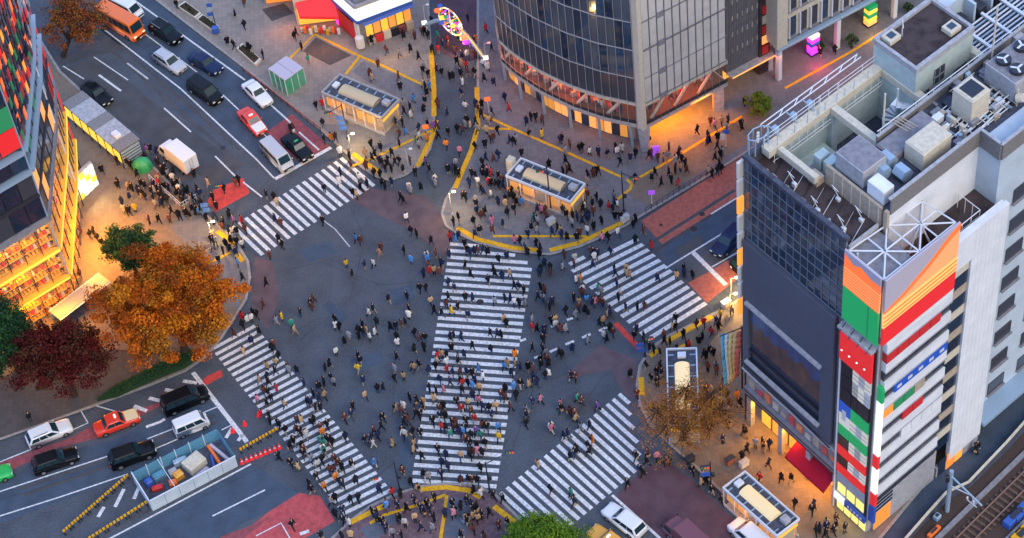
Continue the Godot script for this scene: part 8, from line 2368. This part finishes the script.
	person("o", 21.92, 22.82, 27, 4, 0, "person in orange coat, south-east pavement near the rainbow banner", 0.13)
	person("k", -17.82, 22.22, 62, 1, 3, "person in black coat, open road near the signal pole, first from left")
	person("k", 20.89, 22.54, 159, 3, 2, "person in black coat, south-east pavement near the rainbow banner, second from left", 0.13)
	person("k", -13.75, 21.64, 349, 2, 6, "person in black coat, open road near the signal pole, fourth from left")
	person("n", -16.37, 21.89, 232, 1, 6, "person in navy coat, open road near the signal pole, rightmost of two")
	person("w", -22.31, 22.72, 21, 4, 5, "person in white coat, lower part of zebra crossing beside the orange tree, third from left")
	person("n", -4.18, 20.93, -19, 2, 5, "person in navy coat, near part of middle zebra crossing, fourth from left")
	person("p", 3.28, 20.90, 245, 0, 1, "person in pink coat, open road near the cab crossing, rightmost of two")
	person("k", -24.46, 22.95, 23, 1, 2, "person in black coat, lower part of zebra crossing beside the orange tree, fourth from left")
	person("m", 5.55, 20.70, 41, 2, 3, "person in brown coat, open road near the cab crossing, third from left")
	person("k", -10.47, 20.81, -7, 0, 6, "person in black coat, near part of middle zebra crossing, first from left")
	person("k", 20.38, 21.88, 18, 3, 6, "person in black coat, south-east pavement near the rainbow banner, first from left", 0.13)
	person("k", -21.30, 21.99, 202, 1, 1, "person in black coat, lower part of zebra crossing beside the orange tree, eighth from left")
	person("m", -2.06, 20.37, 118, 1, 0, "person in brown coat, open road near the middle zebra crossing")
	person("m", -24.39, 22.48, 27, 0, 1, "person in brown coat, lower part of zebra crossing beside the orange tree, first from left")
	person("k", 18.81, 21.59, 24, 3, 1, "person in black coat, south-east pavement near the long station entrance, fourth from left", 0.13)
	person("t", 5.14, 20.40, 54, 0, 0, "person in green coat, open road near the dashed road line")
	person("k", -27.05, 22.95, 264, 4, 0, "person in black coat, open road near the zebra crossing by the tree, leftmost of two")
	person("m", 11.48, 20.76, 357, 2, 6, "person in brown coat, open road near the long station entrance")
	person("g", 19.43, 21.61, 274, 5, 0, "person in grey coat, south-east pavement near the long station entrance", 0.13)
	person("k", -4.30, 20.23, 163, 0, 6, "person in black coat, near part of middle zebra crossing, tenth from left")
	person("t", -22.28, 21.94, 198, 4, 1, "person in green coat, lower part of zebra crossing beside the orange tree, second from left")
	person("m", -16.78, 21.15, 313, 1, 6, "person in brown coat, open road near the signal pole, first from left")
	person("m", 18.84, 21.40, 238, 3, 5, "person in brown coat, south-east pavement near the long station entrance, leftmost of two", 0.13)
	person("k", -9.08, 20.36, 182, 4, 0, "person in black coat, near part of middle zebra crossing, third from left")
	person("n", -19.87, 21.47, 208, 4, 1, "person in navy coat, lower part of zebra crossing beside the orange tree, rightmost of two")
	person("m", -6.27, 20.13, -23, 4, 6, "person in brown coat, near part of middle zebra crossing, fourth from left")
	person("n", 0.32, 19.96, 320, 2, 5, "person in navy coat, open road near the middle zebra crossing, rightmost of two")
	person("b", -3.60, 20.00, -23, 0, 2, "person in tan coat, near part of middle zebra crossing, fifth from left")
	person("n", -9.62, 20.27, 3, 1, 7, "person in navy coat, near part of middle zebra crossing, first from left")
	person("k", -21.64, 21.60, 29, 4, 0, "person in black coat, lower part of zebra crossing beside the orange tree, seventh from left")
	person("p", 1.23, 19.88, 87, 1, 6, "person in pink coat, open road near the dashed road line")
	person("k", -24.52, 22.03, 205, 0, 1, "person in black coat, lower part of zebra crossing beside the orange tree, third from left")
	person("n", -4.99, 19.89, 154, 1, 0, "person in navy coat, near part of middle zebra crossing, third from left")
	person("k", -15.98, 20.71, 255, 0, 0, "person in black coat, open road near the signal pole, second from left")
	person("k", -13.50, 20.43, 270, 1, 6, "person in black coat, open road near the signal pole, fifth from left")
	person("n", -21.78, 21.46, 221, 1, 6, "person in navy coat, lower part of zebra crossing beside the orange tree, leftmost of two")
	person("t", -22.53, 21.45, 20, 2, 6, "person in green coat, lower part of zebra crossing beside the orange tree, first from left")
	person("m", -13.03, 20.17, 233, 4, 3, "person in brown coat, open road near the signal pole, fourth from left")
	person("r", -7.23, 19.75, -7, 0, 7, "person in red coat, near part of middle zebra crossing, second from left")
	person("k", -25.77, 21.83, 203, 0, 1, "person in black coat, lower part of zebra crossing beside the orange tree, first from left")
	person("k", -11.74, 19.69, 12, 4, 6, "person in black coat, open road near the middle zebra crossing, second from left")
	person("k", -12.19, 19.62, 262, 0, 0, "person in black coat, open road near the signal pole, eighth from left")
	person("m", -9.64, 19.35, -13, 1, 7, "person in brown coat, near part of middle zebra crossing, first from left")
	person("b", -6.55, 19.06, 159, 1, 2, "person in tan coat, near part of middle zebra crossing, third from left")
	person("m", -2.47, 18.92, 155, 1, 6, "person in brown coat, near part of middle zebra crossing, seventh from left")
	person("k", 13.86, 19.54, 27, 5, 6, "person in black coat, south-east pavement near the long station entrance, third from left", 0.13)
	person("p", -5.36, 18.91, 168, 1, 1, "person in pink coat, near part of middle zebra crossing")
	person("k", -25.40, 21.10, 42, 4, 4, "person in black coat, lower part of zebra crossing beside the orange tree, second from left")
	person("k", -1.28, 18.77, 190, 4, 6, "person in black coat, open road near the middle zebra crossing, third from left")
	person("o", -22.32, 20.47, 16, 2, 6, "person in orange coat, lower part of zebra crossing beside the orange tree")
	person("k", -9.16, 18.97, 173, 2, 4, "person in black coat, near part of middle zebra crossing, second from left")
	person("k", -15.79, 19.49, 38, 2, 1, "person in black coat, open road near the signal pole, third from left")
	person("g", 20.91, 20.14, 342, 3, 3, "person in grey coat, south-east pavement near the rainbow banner, rightmost of two", 0.13)
	person("m", -2.88, 18.51, -6, 1, 3, "person in brown coat, near part of middle zebra crossing, sixth from left")
	person("k", 13.33, 19.10, 44, 0, 4, "person in black coat, south-east pavement near the long station entrance, first from left", 0.13)
	person("k", -7.72, 18.60, -2, 2, 2, "person in black coat, near part of middle zebra crossing, sixth from left")
	person("w", -24.03, 20.42, 29, 4, 4, "person in white coat, lower part of zebra crossing beside the orange tree, first from left")
	person("m", -13.68, 18.92, 91, 0, 5, "person in brown coat, open road near the signal pole, second from left")
	person("n", -11.52, 18.46, 305, 2, 7, "person in navy coat, open road near the middle zebra crossing, leftmost of two")
	person("m", -22.48, 19.77, 36, 1, 0, "person in brown coat, lower part of zebra crossing beside the orange tree, second from left")
	person("n", -5.92, 18.01, 180, 2, 0, "person in navy coat, near part of middle zebra crossing, second from left")
	person("k", -24.74, 19.97, 20, 2, 1, "person in black coat, middle of zebra crossing beside the orange tree, rightmost of two")
	person("k", -2.36, 17.78, 176, 4, 7, "person in black coat, near part of middle zebra crossing, eleventh from left")
	person("k", -21.74, 19.43, 34, 4, 0, "person in black coat, lower part of zebra crossing beside the orange tree, sixth from left")
	person("b", -14.28, 18.48, 125, 4, 4, "person in tan coat, open road near the signal pole, second from left")
	person("n", 14.41, 18.47, 71, 3, 7, "person in navy coat, south-east pavement near the long station entrance", 0.13)
	person("b", -11.28, 18.16, -14, 0, 4, "person in tan coat, near part of middle zebra crossing, first from left")
	person("m", 20.32, 19.10, 160, 3, 5, "person in brown coat, south-east pavement near the rainbow banner", 0.13)
	person("w", -13.46, 18.27, 327, 2, 3, "person in white coat, open road near the signal pole, second from left")
	person("u", -1.43, 17.59, 36, 4, 2, "person in blue coat, open road near the middle zebra crossing")
	person("m", -25.09, 19.79, 217, 0, 4, "person in brown coat, middle of zebra crossing beside the orange tree")
	person("m", -19.83, 18.94, 48, 1, 6, "person in brown coat, open road near the zebra crossing by the tree")
	person("b", 0.21, 17.51, 246, 2, 0, "person in tan coat, open road near the middle zebra crossing")
	person("k", 11.14, 17.92, 214, 2, 4, "person in black coat, open road near the long station entrance")
	person("k", 14.00, 18.17, 31, 5, 1, "person in black coat, south-east pavement near the long station entrance, second from left", 0.13)
	person("b", -10.07, 17.78, 159, 4, 5, "person in tan coat, near part of middle zebra crossing, second from left")
	person("n", 1.12, 17.43, 228, 4, 3, "person in navy coat, open road near the dashed road line, leftmost of two")
	person("k", -0.68, 17.36, 14, 1, 7, "person in black coat, open road near the middle zebra crossing, fourth from left")
	person("k", -11.98, 17.82, 265, 0, 1, "person in black coat, open road near the middle zebra crossing, first from left")
	person("n", -19.08, 18.49, 4, 0, 5, "person in navy coat, open road near the zebra crossing by the tree")
	person("m", 5.28, 17.30, 334, 2, 0, "person in brown coat, open road near the dashed road line")
	person("k", -26.26, 19.60, 214, 1, 4, "person in black coat, middle of zebra crossing beside the orange tree, leftmost of two")
	person("m", 19.48, 18.50, 142, 3, 0, "person in brown coat, south-east pavement near the long station entrance, rightmost of two", 0.13)
	person("g", 20.35, 18.58, 181, 4, 0, "person in grey coat, south-east pavement near the rainbow banner, leftmost of two", 0.13)
	person("b", -5.12, 17.21, 0, 1, 0, "person in tan coat, near part of middle zebra crossing, fourth from left")
	person("k", -7.03, 17.24, 169, 1, 0, "person in black coat, near part of middle zebra crossing, seventh from left")
	person("n", 4.79, 17.10, 290, 2, 7, "person in navy coat, open road near the dashed road line, rightmost of two")
	crowd({"k0": [-23.4,18.9,-23.2,18.7,-12.7,17.4,2.1,16.7,-9.8,16.8,-18.9,17.4,-26.9,18.6,-6.3,16.2,-10.5,16.3,-27.1,18.4,-7.1,15.9,-22.9,17.2,-22.4,17.0,-27.9,18.0,0.4,15.2,2.6,15.1,1.8,15.0,-5.7,15.0,-16.1,15.6,-15.5,15.4,-28.0,17.3,1.8,14.3,-23.8,16.0,4.2,14.0,3.9,13.8,-14.2,14.2,-23.1,15.1,-9.6,13.4,-7.1,13.2,2.2,12.9,1.1,12.7,-28.2,15.4,-12.2,13.1,-11.4,13.0,-22.6,14.2,13.3,13.0,-22.4,14.0,-27.7,14.9,9.3,12.6,12.3,12.7,-3.4,12.1,-21.9,13.6,-8.3,12.1,-21.1,13.1,2.4,11.6,-28.0,14.0,16.9,12.3,-5.4,11.3,-7.7,11.1,9.8,11.2,-13.8,11.3,-10.7,10.6,-17.8,11.3,17.1,11.1,-2.1,10.2,-11.8,10.6,-21.7,11.6,-28.0,12.6,8.8,10.2,1.9,9.9,-21.2,11.2,-3.3,9.7,-24.8,11.6,-18.0,10.5,-7.7,9.5,3.6,9.0,-10.5,9.3,-27.2,11.2,-1.4,8.6,7.7,8.6,13.2,8.7,7.4,8.2,-11.6,8.4,-13.6,8.6,5.3,8.0,-19.4,8.2,3.6,7.0,-26.8,9.0,11.3,7.0,-17.8,7.6,-13.6,7.0,-14.2,7.0,-17.3,7.2,-12.5,6.7,6.4,6.2,0.3,6.0,-17.8,6.9,-8.4,5.9,-27.5,7.9,-15.7,6.1,-9.2,5.5,-17.3,6.1,-6.5,5.2,-19.9,6.0,-12.0,4.8,1.0,4.1,2.9,4.0,-5.6,4.0,19.9,5.1,-20.3,5.0,-7.5,3.7,0.0,3.3,-16.0,4.1,19.1,4.0,-28.9,5.1,-12.1,2.8,11.4,2.7,-14.2,2.9,-2.8,1.9,-9.9,1.9,-10.6,1.8,-24.2,3.2,4.3,1.3,3.2,1.3,-30.7,4.0,-2.0,1.0,-4.7,0.6,-23.0,1.9,-29.1,2.7,-2.1,0.1,-29.5,2.4,9.4,-0.1,-5.2,-0.7,3.3,-1.0,-1.4,-1.1,2.0,-1.5,-8.0,-1.7,14.3,-1.3,-2.5,-2.4,-18.1,-1.5,11.3,-2.1,-4.8,-3.0,1.3,-3.3,-5.0,-4.2,14.4,-3.8,-28.0,-2.1,-12.0,-4.1,14.8,-4.5,-8.8,-5.1,-10.4,-6.6,-11.0,-7.1,-26.0,-7.5,-26.4,-8.5,24.5,-10.0,-31.3,-9.0,-21.2,-10.6,25.2,-10.3,-11.6,-12.1,25.7,-10.6,-11.9,-12.8,-31.3,-10.8,-9.4,-14.0,-13.6,-14.9,-17.5,-14.6,-32.8,-12.4,-13.9,-15.4,-5.1,-16.0,-16.5,-15.3,-6.0,-16.3,-15.7,-15.7,-32.2,-13.6,-9.9,-16.5,-8.2,-16.7,-20.8,-15.8,-26.8,-15.5,-14.1,-17.0,-14.8,-17.2,-27.7,-15.9,-33.7,-15.3,-18.8,-18.2,-35.5,-15.8,-34.1,-16.7,-36.5,-17.0,-32.8,-18.0,-31.0,-18.9,-17.6,-20.8,-37.4,-18.1,-36.0,-18.5,-37.1,-18.4,-6.8,-22.3,-5.5,-22.6,-4.4,-22.8,-38.6,-19.6,-2.1,-23.9,-38.2,-20.0,-3.1,-24.2,-36.4,-21.2,-20.5,-24.0,-39.7,-21.8,-38.9,-22.0,-40.2,-22.0,-39.9,-22.7,-40.8,-23.9,-42.4,-25.1,-41.8,-26.5,-4.2,-32.3,-1.5,-32.4,-4.6,-32.5,-3.2,-32.6,-5.5,-33.4,-3.5,-34.8,-6.4,-37.5,-1.1,-38.2,-3.1,-40.9,-6.1,-43.1], "k1": [13.0,17.3,14.5,17.3,18.3,16.6,19.6,16.8,20.4,16.7,14.7,15.7,20.0,16.2,16.6,15.4,14.1,15.1,13.7,14.7,19.1,14.8,16.0,14.3,15.4,14.2,19.6,14.1,17.6,13.6,21.5,13.1,21.7,12.6,-54.2,13.4,3.5,-2.0,3.1,-2.6,7.8,-2.7,6.7,-2.9,9.9,-4.1,5.8,-4.5,10.9,-4.8,2.8,-5.3,-3.1,-5.6,13.1,-5.1,12.5,-5.3,-30.7,-3.3,3.4,-6.3,7.0,-6.4,7.7,-6.3,12.4,-6.6,9.0,-6.9,-3.7,-7.2,6.7,-7.2,-6.0,-7.5,11.1,-7.3,0.3,-7.8,10.2,-7.8,-5.4,-8.1,1.1,-8.4,-2.2,-8.9,10.8,-8.6,1.5,-9.6,-33.4,-6.4,0.3,-10.1,-3.2,-10.1,1.3,-10.4,0.8,-10.5,18.5,-9.7,19.7,-9.8,-32.9,-7.8,-32.1,-8.0,2.1,-11.1,1.1,-11.2,-4.6,-11.4,-4.3,-11.4,17.5,-10.6,15.6,-10.8,-53.5,-3.3,-55.1,-3.0,-32.6,-8.9,-32.0,-9.3,18.0,-11.3,19.6,-11.2,-2.4,-12.3,-0.3,-12.6,-0.7,-12.6,20.4,-11.4,-34.0,-9.3,10.2,-12.4,11.2,-12.7,-1.2,-13.2,-34.2,-9.8,11.5,-12.9,25.6,-11.5,-54.6,-4.7,21.7,-12.2,7.4,-13.4,8.2,-13.7,-0.2,-14.1,21.4,-13.1,14.2,-13.8,25.3,-12.7,-2.9,-14.6,-1.5,-14.7,-2.0,-14.8,26.0,-13.0,21.1,-13.7,5.9,-14.9,17.7,-14.2,-3.3,-15.1,-1.9,-15.4,-4.8,-15.3,7.9,-15.3,16.2,-14.9,25.8,-14.3,-1.9,-16.5,14.0,-16.1,-34.9,-13.5,9.8,-16.9,10.1,-17.0,25.1,-15.5,-11.3,-17.0,2.9,-17.4,18.0,-16.7,26.1,-15.8,-36.8,-14.0,25.0,-16.1,-47.2,-11.6,-12.7,-17.6,-13.4,-17.7,-38.0,-14.2,-36.1,-14.7,-36.2,-14.7,-37.3,-14.6,-35.8,-14.9,-40.5,-14.1,-47.7,-12.4,23.9,-17.3,-12.2,-18.6,-13.2,-18.6,-11.7,-18.7,7.9,-19.0,-13.8,-18.7,-2.5,-19.3,-13.1,-18.9,-13.8,-18.8,29.2,-17.0,-39.0,-15.2,2.1,-19.5,-1.3,-19.6,-48.6,-13.1,29.2,-17.6,-48.2,-13.5,4.1,-20.4,-14.9,-19.9,-37.6,-16.6,-12.5,-20.1,27.8,-18.5,-14.5,-20.4,-40.1,-16.9,-39.5,-17.1,-44.3,-16.1,-37.9,-17.6,-44.0,-16.2,0.4,-21.8,-13.8,-21.4,-38.4,-17.8,-38.0,-18.0,-11.5,-21.7,-41.2,-17.8,-40.4,-18.1,-14.9,-22.2,-42.2,-18.2,4.6,-23.2,5.2,-23.2,-40.3,-19.0,-39.4,-19.1,32.5,-20.6,30.2,-21.1,-41.4,-18.9,-40.8,-19.1,-42.7,-18.9,-39.9,-19.5,-7.9,-24.4,-1.3,-24.7,-19.1,-23.9,-42.3,-20.2,-42.7,-20.3,-43.8,-20.0,-10.9,-25.1,-43.9,-20.2,-45.6,-20.8,-1.1,-26.6,-45.5,-21.0,-8.2,-26.9,-10.6,-27.1,-43.3,-22.3,-9.8,-27.5,-20.6,-26.8,-7.9,-28.3,-44.1,-23.9,-44.6,-24.3,-47.6,-23.7,-7.6,-29.9,-45.7,-24.8,-0.4,-31.2,-7.7,-31.1,-21.3,-30.2,-10.8,-31.5,40.7,-28.0,42.5,-28.1,-7.2,-33.1,-7.8,-33.9,1.0,-36.4,-8.2,-36.7,-9.1,-38.3,-6.7,-40.2,-7.1,-40.8,-9.8,-40.8,-13.9,-40.7,-27.7,-40.6,-22.8,-41.3,-29.3,-42.0,-29.6,-42.4,-23.6,-43.3,-23.4,-44.1,-31.4,-43.2,-32.2,-44.0,-21.7,-46.4,-22.7,-47.0,-30.0,-46.7,-31.2,-49.2,-38.8,-52.5], "n0": [0.8,16.7,-5.5,16.0,-1.5,15.8,-8.2,15.9,-0.5,15.3,-9.3,15.4,-6.3,14.9,-7.8,14.7,-23.4,16.1,-22.5,15.6,-10.4,14.0,5.4,13.4,-17.6,14.0,-6.4,12.2,-24.1,13.4,12.7,11.8,2.6,10.8,2.7,10.1,-2.5,9.9,-6.5,9.8,-28.1,11.8,-7.3,9.3,10.0,9.2,10.1,8.7,11.9,8.7,8.4,7.3,-5.5,6.8,4.0,6.3,3.0,6.1,2.5,5.3,-0.6,5.1,-1.2,4.9,11.4,4.8,-4.8,4.3,16.0,4.8,19.0,4.7,0.5,3.5,-29.8,6.3,11.4,3.3,-6.7,2.5,3.0,1.8,-1.2,1.6,-7.3,1.7,9.1,1.5,3.7,0.5,9.8,0.1,11.3,0.1,-10.0,-0.3,-0.4,-1.4,-7.8,-1.4,1.8,-2.1,-4.5,-2.4,-3.0,-2.7,-4.0,-2.7,-6.9,-2.8,-16.6,-2.7,-5.6,-5.6,-26.8,-12.0,-32.2,-11.1,-12.8,-15.5,-5.4,-16.1,-33.9,-13.7,-35.6,-16.0,-35.6,-17.5,-38.9,-19.9,-5.4,-26.0,-40.3,-22.4,-1.8,-26.9,-40.8,-24.0,-3.4,-29.1,-41.0,-25.8,-6.1,-34.1,-2.8,-35.9,-5.0,-38.2,-3.0,-39.5,-1.5,-42.8], "u0": [-5.9,16.7,-2.2,14.7,-5.0,14.5,7.8,6.7,-9.4,-2.6,-11.3,-2.7,-6.0,-5.0,-17.4,-7.0], "p0": [-9.0,16.7,-29.2,14.9,8.7,7.1,10.6,-2.4,-4.4,-19.1], "w0": [2.5,16.4,-4.6,15.8,-8.4,13.0,9.0,12.0,4.0,9.8,-13.6,9.3,-20.4,9.6,-16.6,8.1,-16.0,7.4,11.6,6.2,-0.2,5.7,-12.1,5.6,7.5,5.1,-20.3,5.7,-16.5,4.4,7.0,3.5,-29.7,3.1,-30.2,3.1,9.4,0.4,7.2,0.3,12.5,-2.7,-9.5,-3.1,-15.6,-2.8,-11.4,-9.3,-30.6,-8.5,-10.8,-14.3,-7.7,-15.0,-16.6,-16.8,-19.0,-16.6,-18.7,-21.7,-38.2,-18.9,-39.0,-21.0,-3.1,-26.6,-3.1,-31.0,-2.1,-35.8], "b0": [-24.5,18.4,-17.5,16.3,-1.0,14.5,-1.8,14.2,-21.9,15.5,-13.2,14.3,-26.3,16.0,-12.0,13.3,-9.4,12.7,-8.8,12.0,16.6,12.2,9.2,10.1,-29.0,12.1,4.0,9.1,9.8,9.1,-1.6,8.0,-28.1,10.3,-27.1,10.0,6.9,6.9,-16.9,7.0,-30.7,7.7,18.1,5.0,-9.5,4.0,-24.9,5.7,13.0,3.8,12.7,3.5,12.7,2.9,-0.3,1.5,-8.8,-0.5,-14.8,-4.2,24.2,-10.6,-17.0,-14.0,-26.5,-14.6,-34.7,-19.3,-2.8,-23.4,-3.0,-34.5], "r0": [-6.9,16.3,-28.8,17.0,-8.4,14.0,-9.3,12.2,-27.1,13.7,1.4,9.8,-30.8,2.6,-9.3,-0.6,16.0,-0.1,-6.6,-5.4,-30.7,-12.3,-2.4,-33.9,-5.7,-37.4,-4.4,-39.2], "m0": [-25.0,18.3,0.9,15.5,-7.0,14.8,2.5,14.4,15.5,13.1,10.1,11.9,-28.5,13.8,4.4,10.4,-25.8,10.8,-11.1,9.0,14.0,8.7,6.8,7.6,9.5,7.5,9.1,7.2,-13.0,6.8,7.4,5.6,-27.3,7.4,-7.8,4.6,3.3,4.4,4.2,2.0,-31.7,5.0,7.0,1.2,-22.9,2.5,-22.6,1.5,-8.2,-0.3,9.1,-0.3,6.1,-0.5,-28.4,1.1,-9.4,-1.4,-3.6,-2.6,-8.4,-2.9,15.4,-2.6,-14.6,-5.2,-16.9,-6.8,-27.5,-6.2,-26.1,-11.2,-30.3,-10.9,-33.0,-11.7,-15.7,-18.7,-17.5,-19.0,-31.4,-18.7,-3.8,-22.7,-6.8,-24.0,-1.6,-26.0,-6.4,-27.8,-2.3,-32.6,-1.1,-35.8,-3.6,-37.1,-4.3,-38.0], "n1": [19.3,16.8,17.7,15.0,21.4,12.3,6.1,-3.3,5.1,-3.9,2.3,-4.3,8.7,-5.2,-3.7,-5.4,9.3,-5.6,9.5,-5.9,-0.4,-6.1,8.2,-5.9,9.3,-7.6,12.8,-7.4,3.8,-8.0,-3.2,-8.9,8.7,-9.0,-0.6,-10.0,-31.4,-7.4,-2.2,-12.0,0.2,-12.5,-3.7,-13.5,3.2,-14.1,15.5,-14.3,12.9,-15.4,11.9,-15.8,24.8,-15.4,0.1,-17.4,-1.4,-17.5,-38.2,-14.3,7.6,-18.6,-36.6,-15.3,-14.0,-19.2,1.7,-19.8,-40.3,-16.8,-39.9,-17.3,4.0,-22.6,-45.0,-17.9,-44.1,-18.6,-9.0,-23.8,-43.1,-19.5,-41.2,-20.0,0.0,-25.1,-11.7,-25.2,1.8,-27.1,0.7,-30.3], "g1": [19.4,16.6,3.4,-4.6,7.5,-5.0,3.6,-6.0,12.8,-8.4,-3.1,-10.7,10.0,-11.3,-34.1,-8.5,-33.8,-9.4,20.6,-12.8,19.8,-13.7,26.2,-13.2,8.1,-16.8,2.4,-19.7,-50.0,-13.3,-9.2,-21.0,-40.9,-16.7,-44.7,-16.6,-2.0,-22.3,-41.1,-19.0,-0.2,-24.1,-10.6,-28.3,-7.6,-34.6,-10.5,-37.5], "r1": [18.0,15.2,20.6,13.8,20.0,12.3,12.0,-7.0,20.4,-9.2,-1.4,-13.3,-1.0,-14.7,-40.6,-20.2,2.1,-25.3,-40.7,-21.1,-20.5,-30.3,0.6,-40.2], "g0": [2.5,13.5,-7.1,12.6,-14.1,13.0,-20.8,13.8,7.2,12.5,5.0,10.5,-25.7,11.3,1.5,8.6,6.3,8.7,-18.9,7.4,0.9,6.0,3.0,5.6,9.5,5.8,-2.4,5.2,-26.9,3.9,5.7,1.3,-31.8,-9.6,-31.5,-9.8,-31.8,-10.6,-10.7,-13.7,-7.7,-14.4,-5.0,-17.2,-36.7,-16.6,-36.9,-17.0,-3.4,-23.5,-38.0,-19.8,-39.5,-21.6,-40.5,-25.7], "o0": [-0.9,13.2,7.5,3.5,-5.9,-20.4,-19.7,-24.3,-0.9,-38.6], "y0": [-18.1,12.4,-7.3,5.8,-26.3,3.4,-18.7,-3.3], "m1": [19.2,12.4,8.2,-3.4,-1.7,-5.7,4.7,-6.7,10.2,-6.5,4.7,-7.4,-2.8,-8.0,-2.5,-8.4,9.8,-9.2,21.7,-11.2,10.9,-12.5,0.2,-13.3,8.0,-13.8,-49.5,-6.9,18.7,-13.8,18.0,-14.4,21.3,-14.2,1.1,-16.0,20.2,-15.1,-0.5,-17.1,8.7,-17.7,-39.2,-14.0,-10.4,-18.4,-41.6,-14.1,25.7,-18.6,-0.5,-20.5,-0.2,-20.6,-49.8,-13.8,5.9,-22.4,-11.4,-23.3,-10.9,-33.4,-14.4,-34.7,-13.3,-36.3,-12.1,-38.4,-8.4,-40.6,-7.4,-41.2,-30.0,-51.3], "y1": [22.0,11.4,5.6,-20.0,-43.4,-16.5], "b1": [23.3,11.1,6.1,-3.9,0.2,-9.5,21.0,-11.6,-34.1,-10.5,19.3,-13.5,27.0,-18.3,-15.7,-20.7,-0.9,-22.0,-0.5,-23.7,-40.7,-20.8,-44.3,-20.3,-7.9,-31.5,-14.2,-33.9,-0.5,-35.6], "t0": [9.3,5.2,-25.2,4.7,-5.5,-40.5], "p1": [0.7,-3.6,-1.6,-6.9,4.4,-7.6,4.1,-7.9,-1.4,-15.3,26.1,-17.9], "w1": [9.1,-3.5,13.0,-7.0,9.3,-7.5,-1.3,-11.2,-2.7,-13.6,14.1,-15.4,10.9,-16.1,14.7,-16.0,-9.0,-22.4,-9.8,-26.3,0.2,-33.1,-0.3,-33.8], "t1": [3.2,-6.7,-9.5,-21.6,-22.0,-38.6], "u1": [-31.2,-5.5,2.1,-9.5,-35.8,-14.6,27.4,-17.2,-10.6,-23.5,-9.3,-29.1,-7.2,-31.0], "o1": [0.8,-11.3,-8.1,-22.0], "v0": [-31.6,-12.5,-8.6,-18.0,-42.2,-26.3,-1.6,-37.0], "v1": [-7.2,-23.9], "k2": [2.7,-33.2,2.3,-32.8,2.4,-30.5,3.3,-29.9,4.7,-27.5,4.8,-27.0,7.4,-23.8,7.6,-23.8,11.6,-20.2,10.9,-21.0,17.0,-16.7,14.4,-18.2,14.3,-18.6,17.0,-17.5,17.6,-17.7,17.9,-17.8,16.9,-17.0], "m2": [2.3,-34.2,3.4,-29.0,6.2,-25.9,9.7,-22.3,8.2,-23.3,22.2,-20.3,21.2,-19.3], "w2": [2.2,-32.9,2.6,-32.7,2.7,-30.6,7.7,-23.6,12.7,-19.7,13.0,-19.2,25.2,-21.4], "r2": [3.3,-29.8,14.8,-18.0,22.4,-19.9,24.6,-21.5,26.1,-21.8], "n2": [4.5,-27.7,15.0,-17.9,18.5,-17.7], "b2": [4.4,-27.7,10.3,-21.5,21.8,-19.4,19.3,-18.7,23.1,-20.6,24.3,-21.3]})

# the farther pedestrians, past the nearest three hundred: one mass
func crowd(spots: Dictionary) -> void:
	var list := []
	for key in spots:
		for i in range(0, spots[key].size(), 2): list.append([spots[key][i], spots[key][i + 1], key])
	var pv := PackedVector3Array()
	var pn := PackedVector3Array()
	var pc := PackedColorArray()
	var r := RandomNumberGenerator.new()
	r.seed = 99
	var parts := []
	for p in far_poses:
		var d := {}
		for n in p: d[n] = (p[n] as ArrayMesh).surface_get_arrays(0)
		parts.append(d)
	for q in list:
		var bs := Basis(Vector3.UP, r.randf_range(0.0, TAU)) * Basis.from_scale(Vector3.ONE * r.randf_range(0.93, 1.06))
		var o := Vector3(q[0], [0.0, 0.13, 4.5][int(q[2][1])], q[1])
		var d: Dictionary = parts[r.randi() % parts.size()]
		var low: Array = LOW[r.randi() % 7]
		var k := r.randf_range(0.75, 1.25)
		for n in d:
			var c: Array = {"coat": COAT[q[2][0]], "trousers": low, "hair": [0.012, 0.010, 0.010], "skin": [0.48, 0.31, 0.23]}[n]
			var col := Color(c[0] * k, c[1] * k, c[2] * k)
			var vs: PackedVector3Array = d[n][Mesh.ARRAY_VERTEX]
			var ns: PackedVector3Array = d[n][Mesh.ARRAY_NORMAL]
			for i in d[n][Mesh.ARRAY_INDEX]:
				pv.append(o + bs * vs[i])
				pn.append(bs * ns[i])
				pc.append(col)
	var arr := []
	arr.resize(Mesh.ARRAY_MAX)
	arr[Mesh.ARRAY_VERTEX] = pv
	arr[Mesh.ARRAY_NORMAL] = pn
	arr[Mesh.ARRAY_COLOR] = pc
	var am := ArrayMesh.new()
	am.add_surface_from_arrays(Mesh.PRIMITIVE_TRIANGLES, arr)
	var m := mat(1, 1, 1, 0.92)
	m.vertex_color_use_as_albedo = true
	var o := inst("crowd", am, m)
	o.set_meta("kind", "stuff")
	tag(o, "distant crowd of pedestrians on the far crossings and pavements", "crowd")
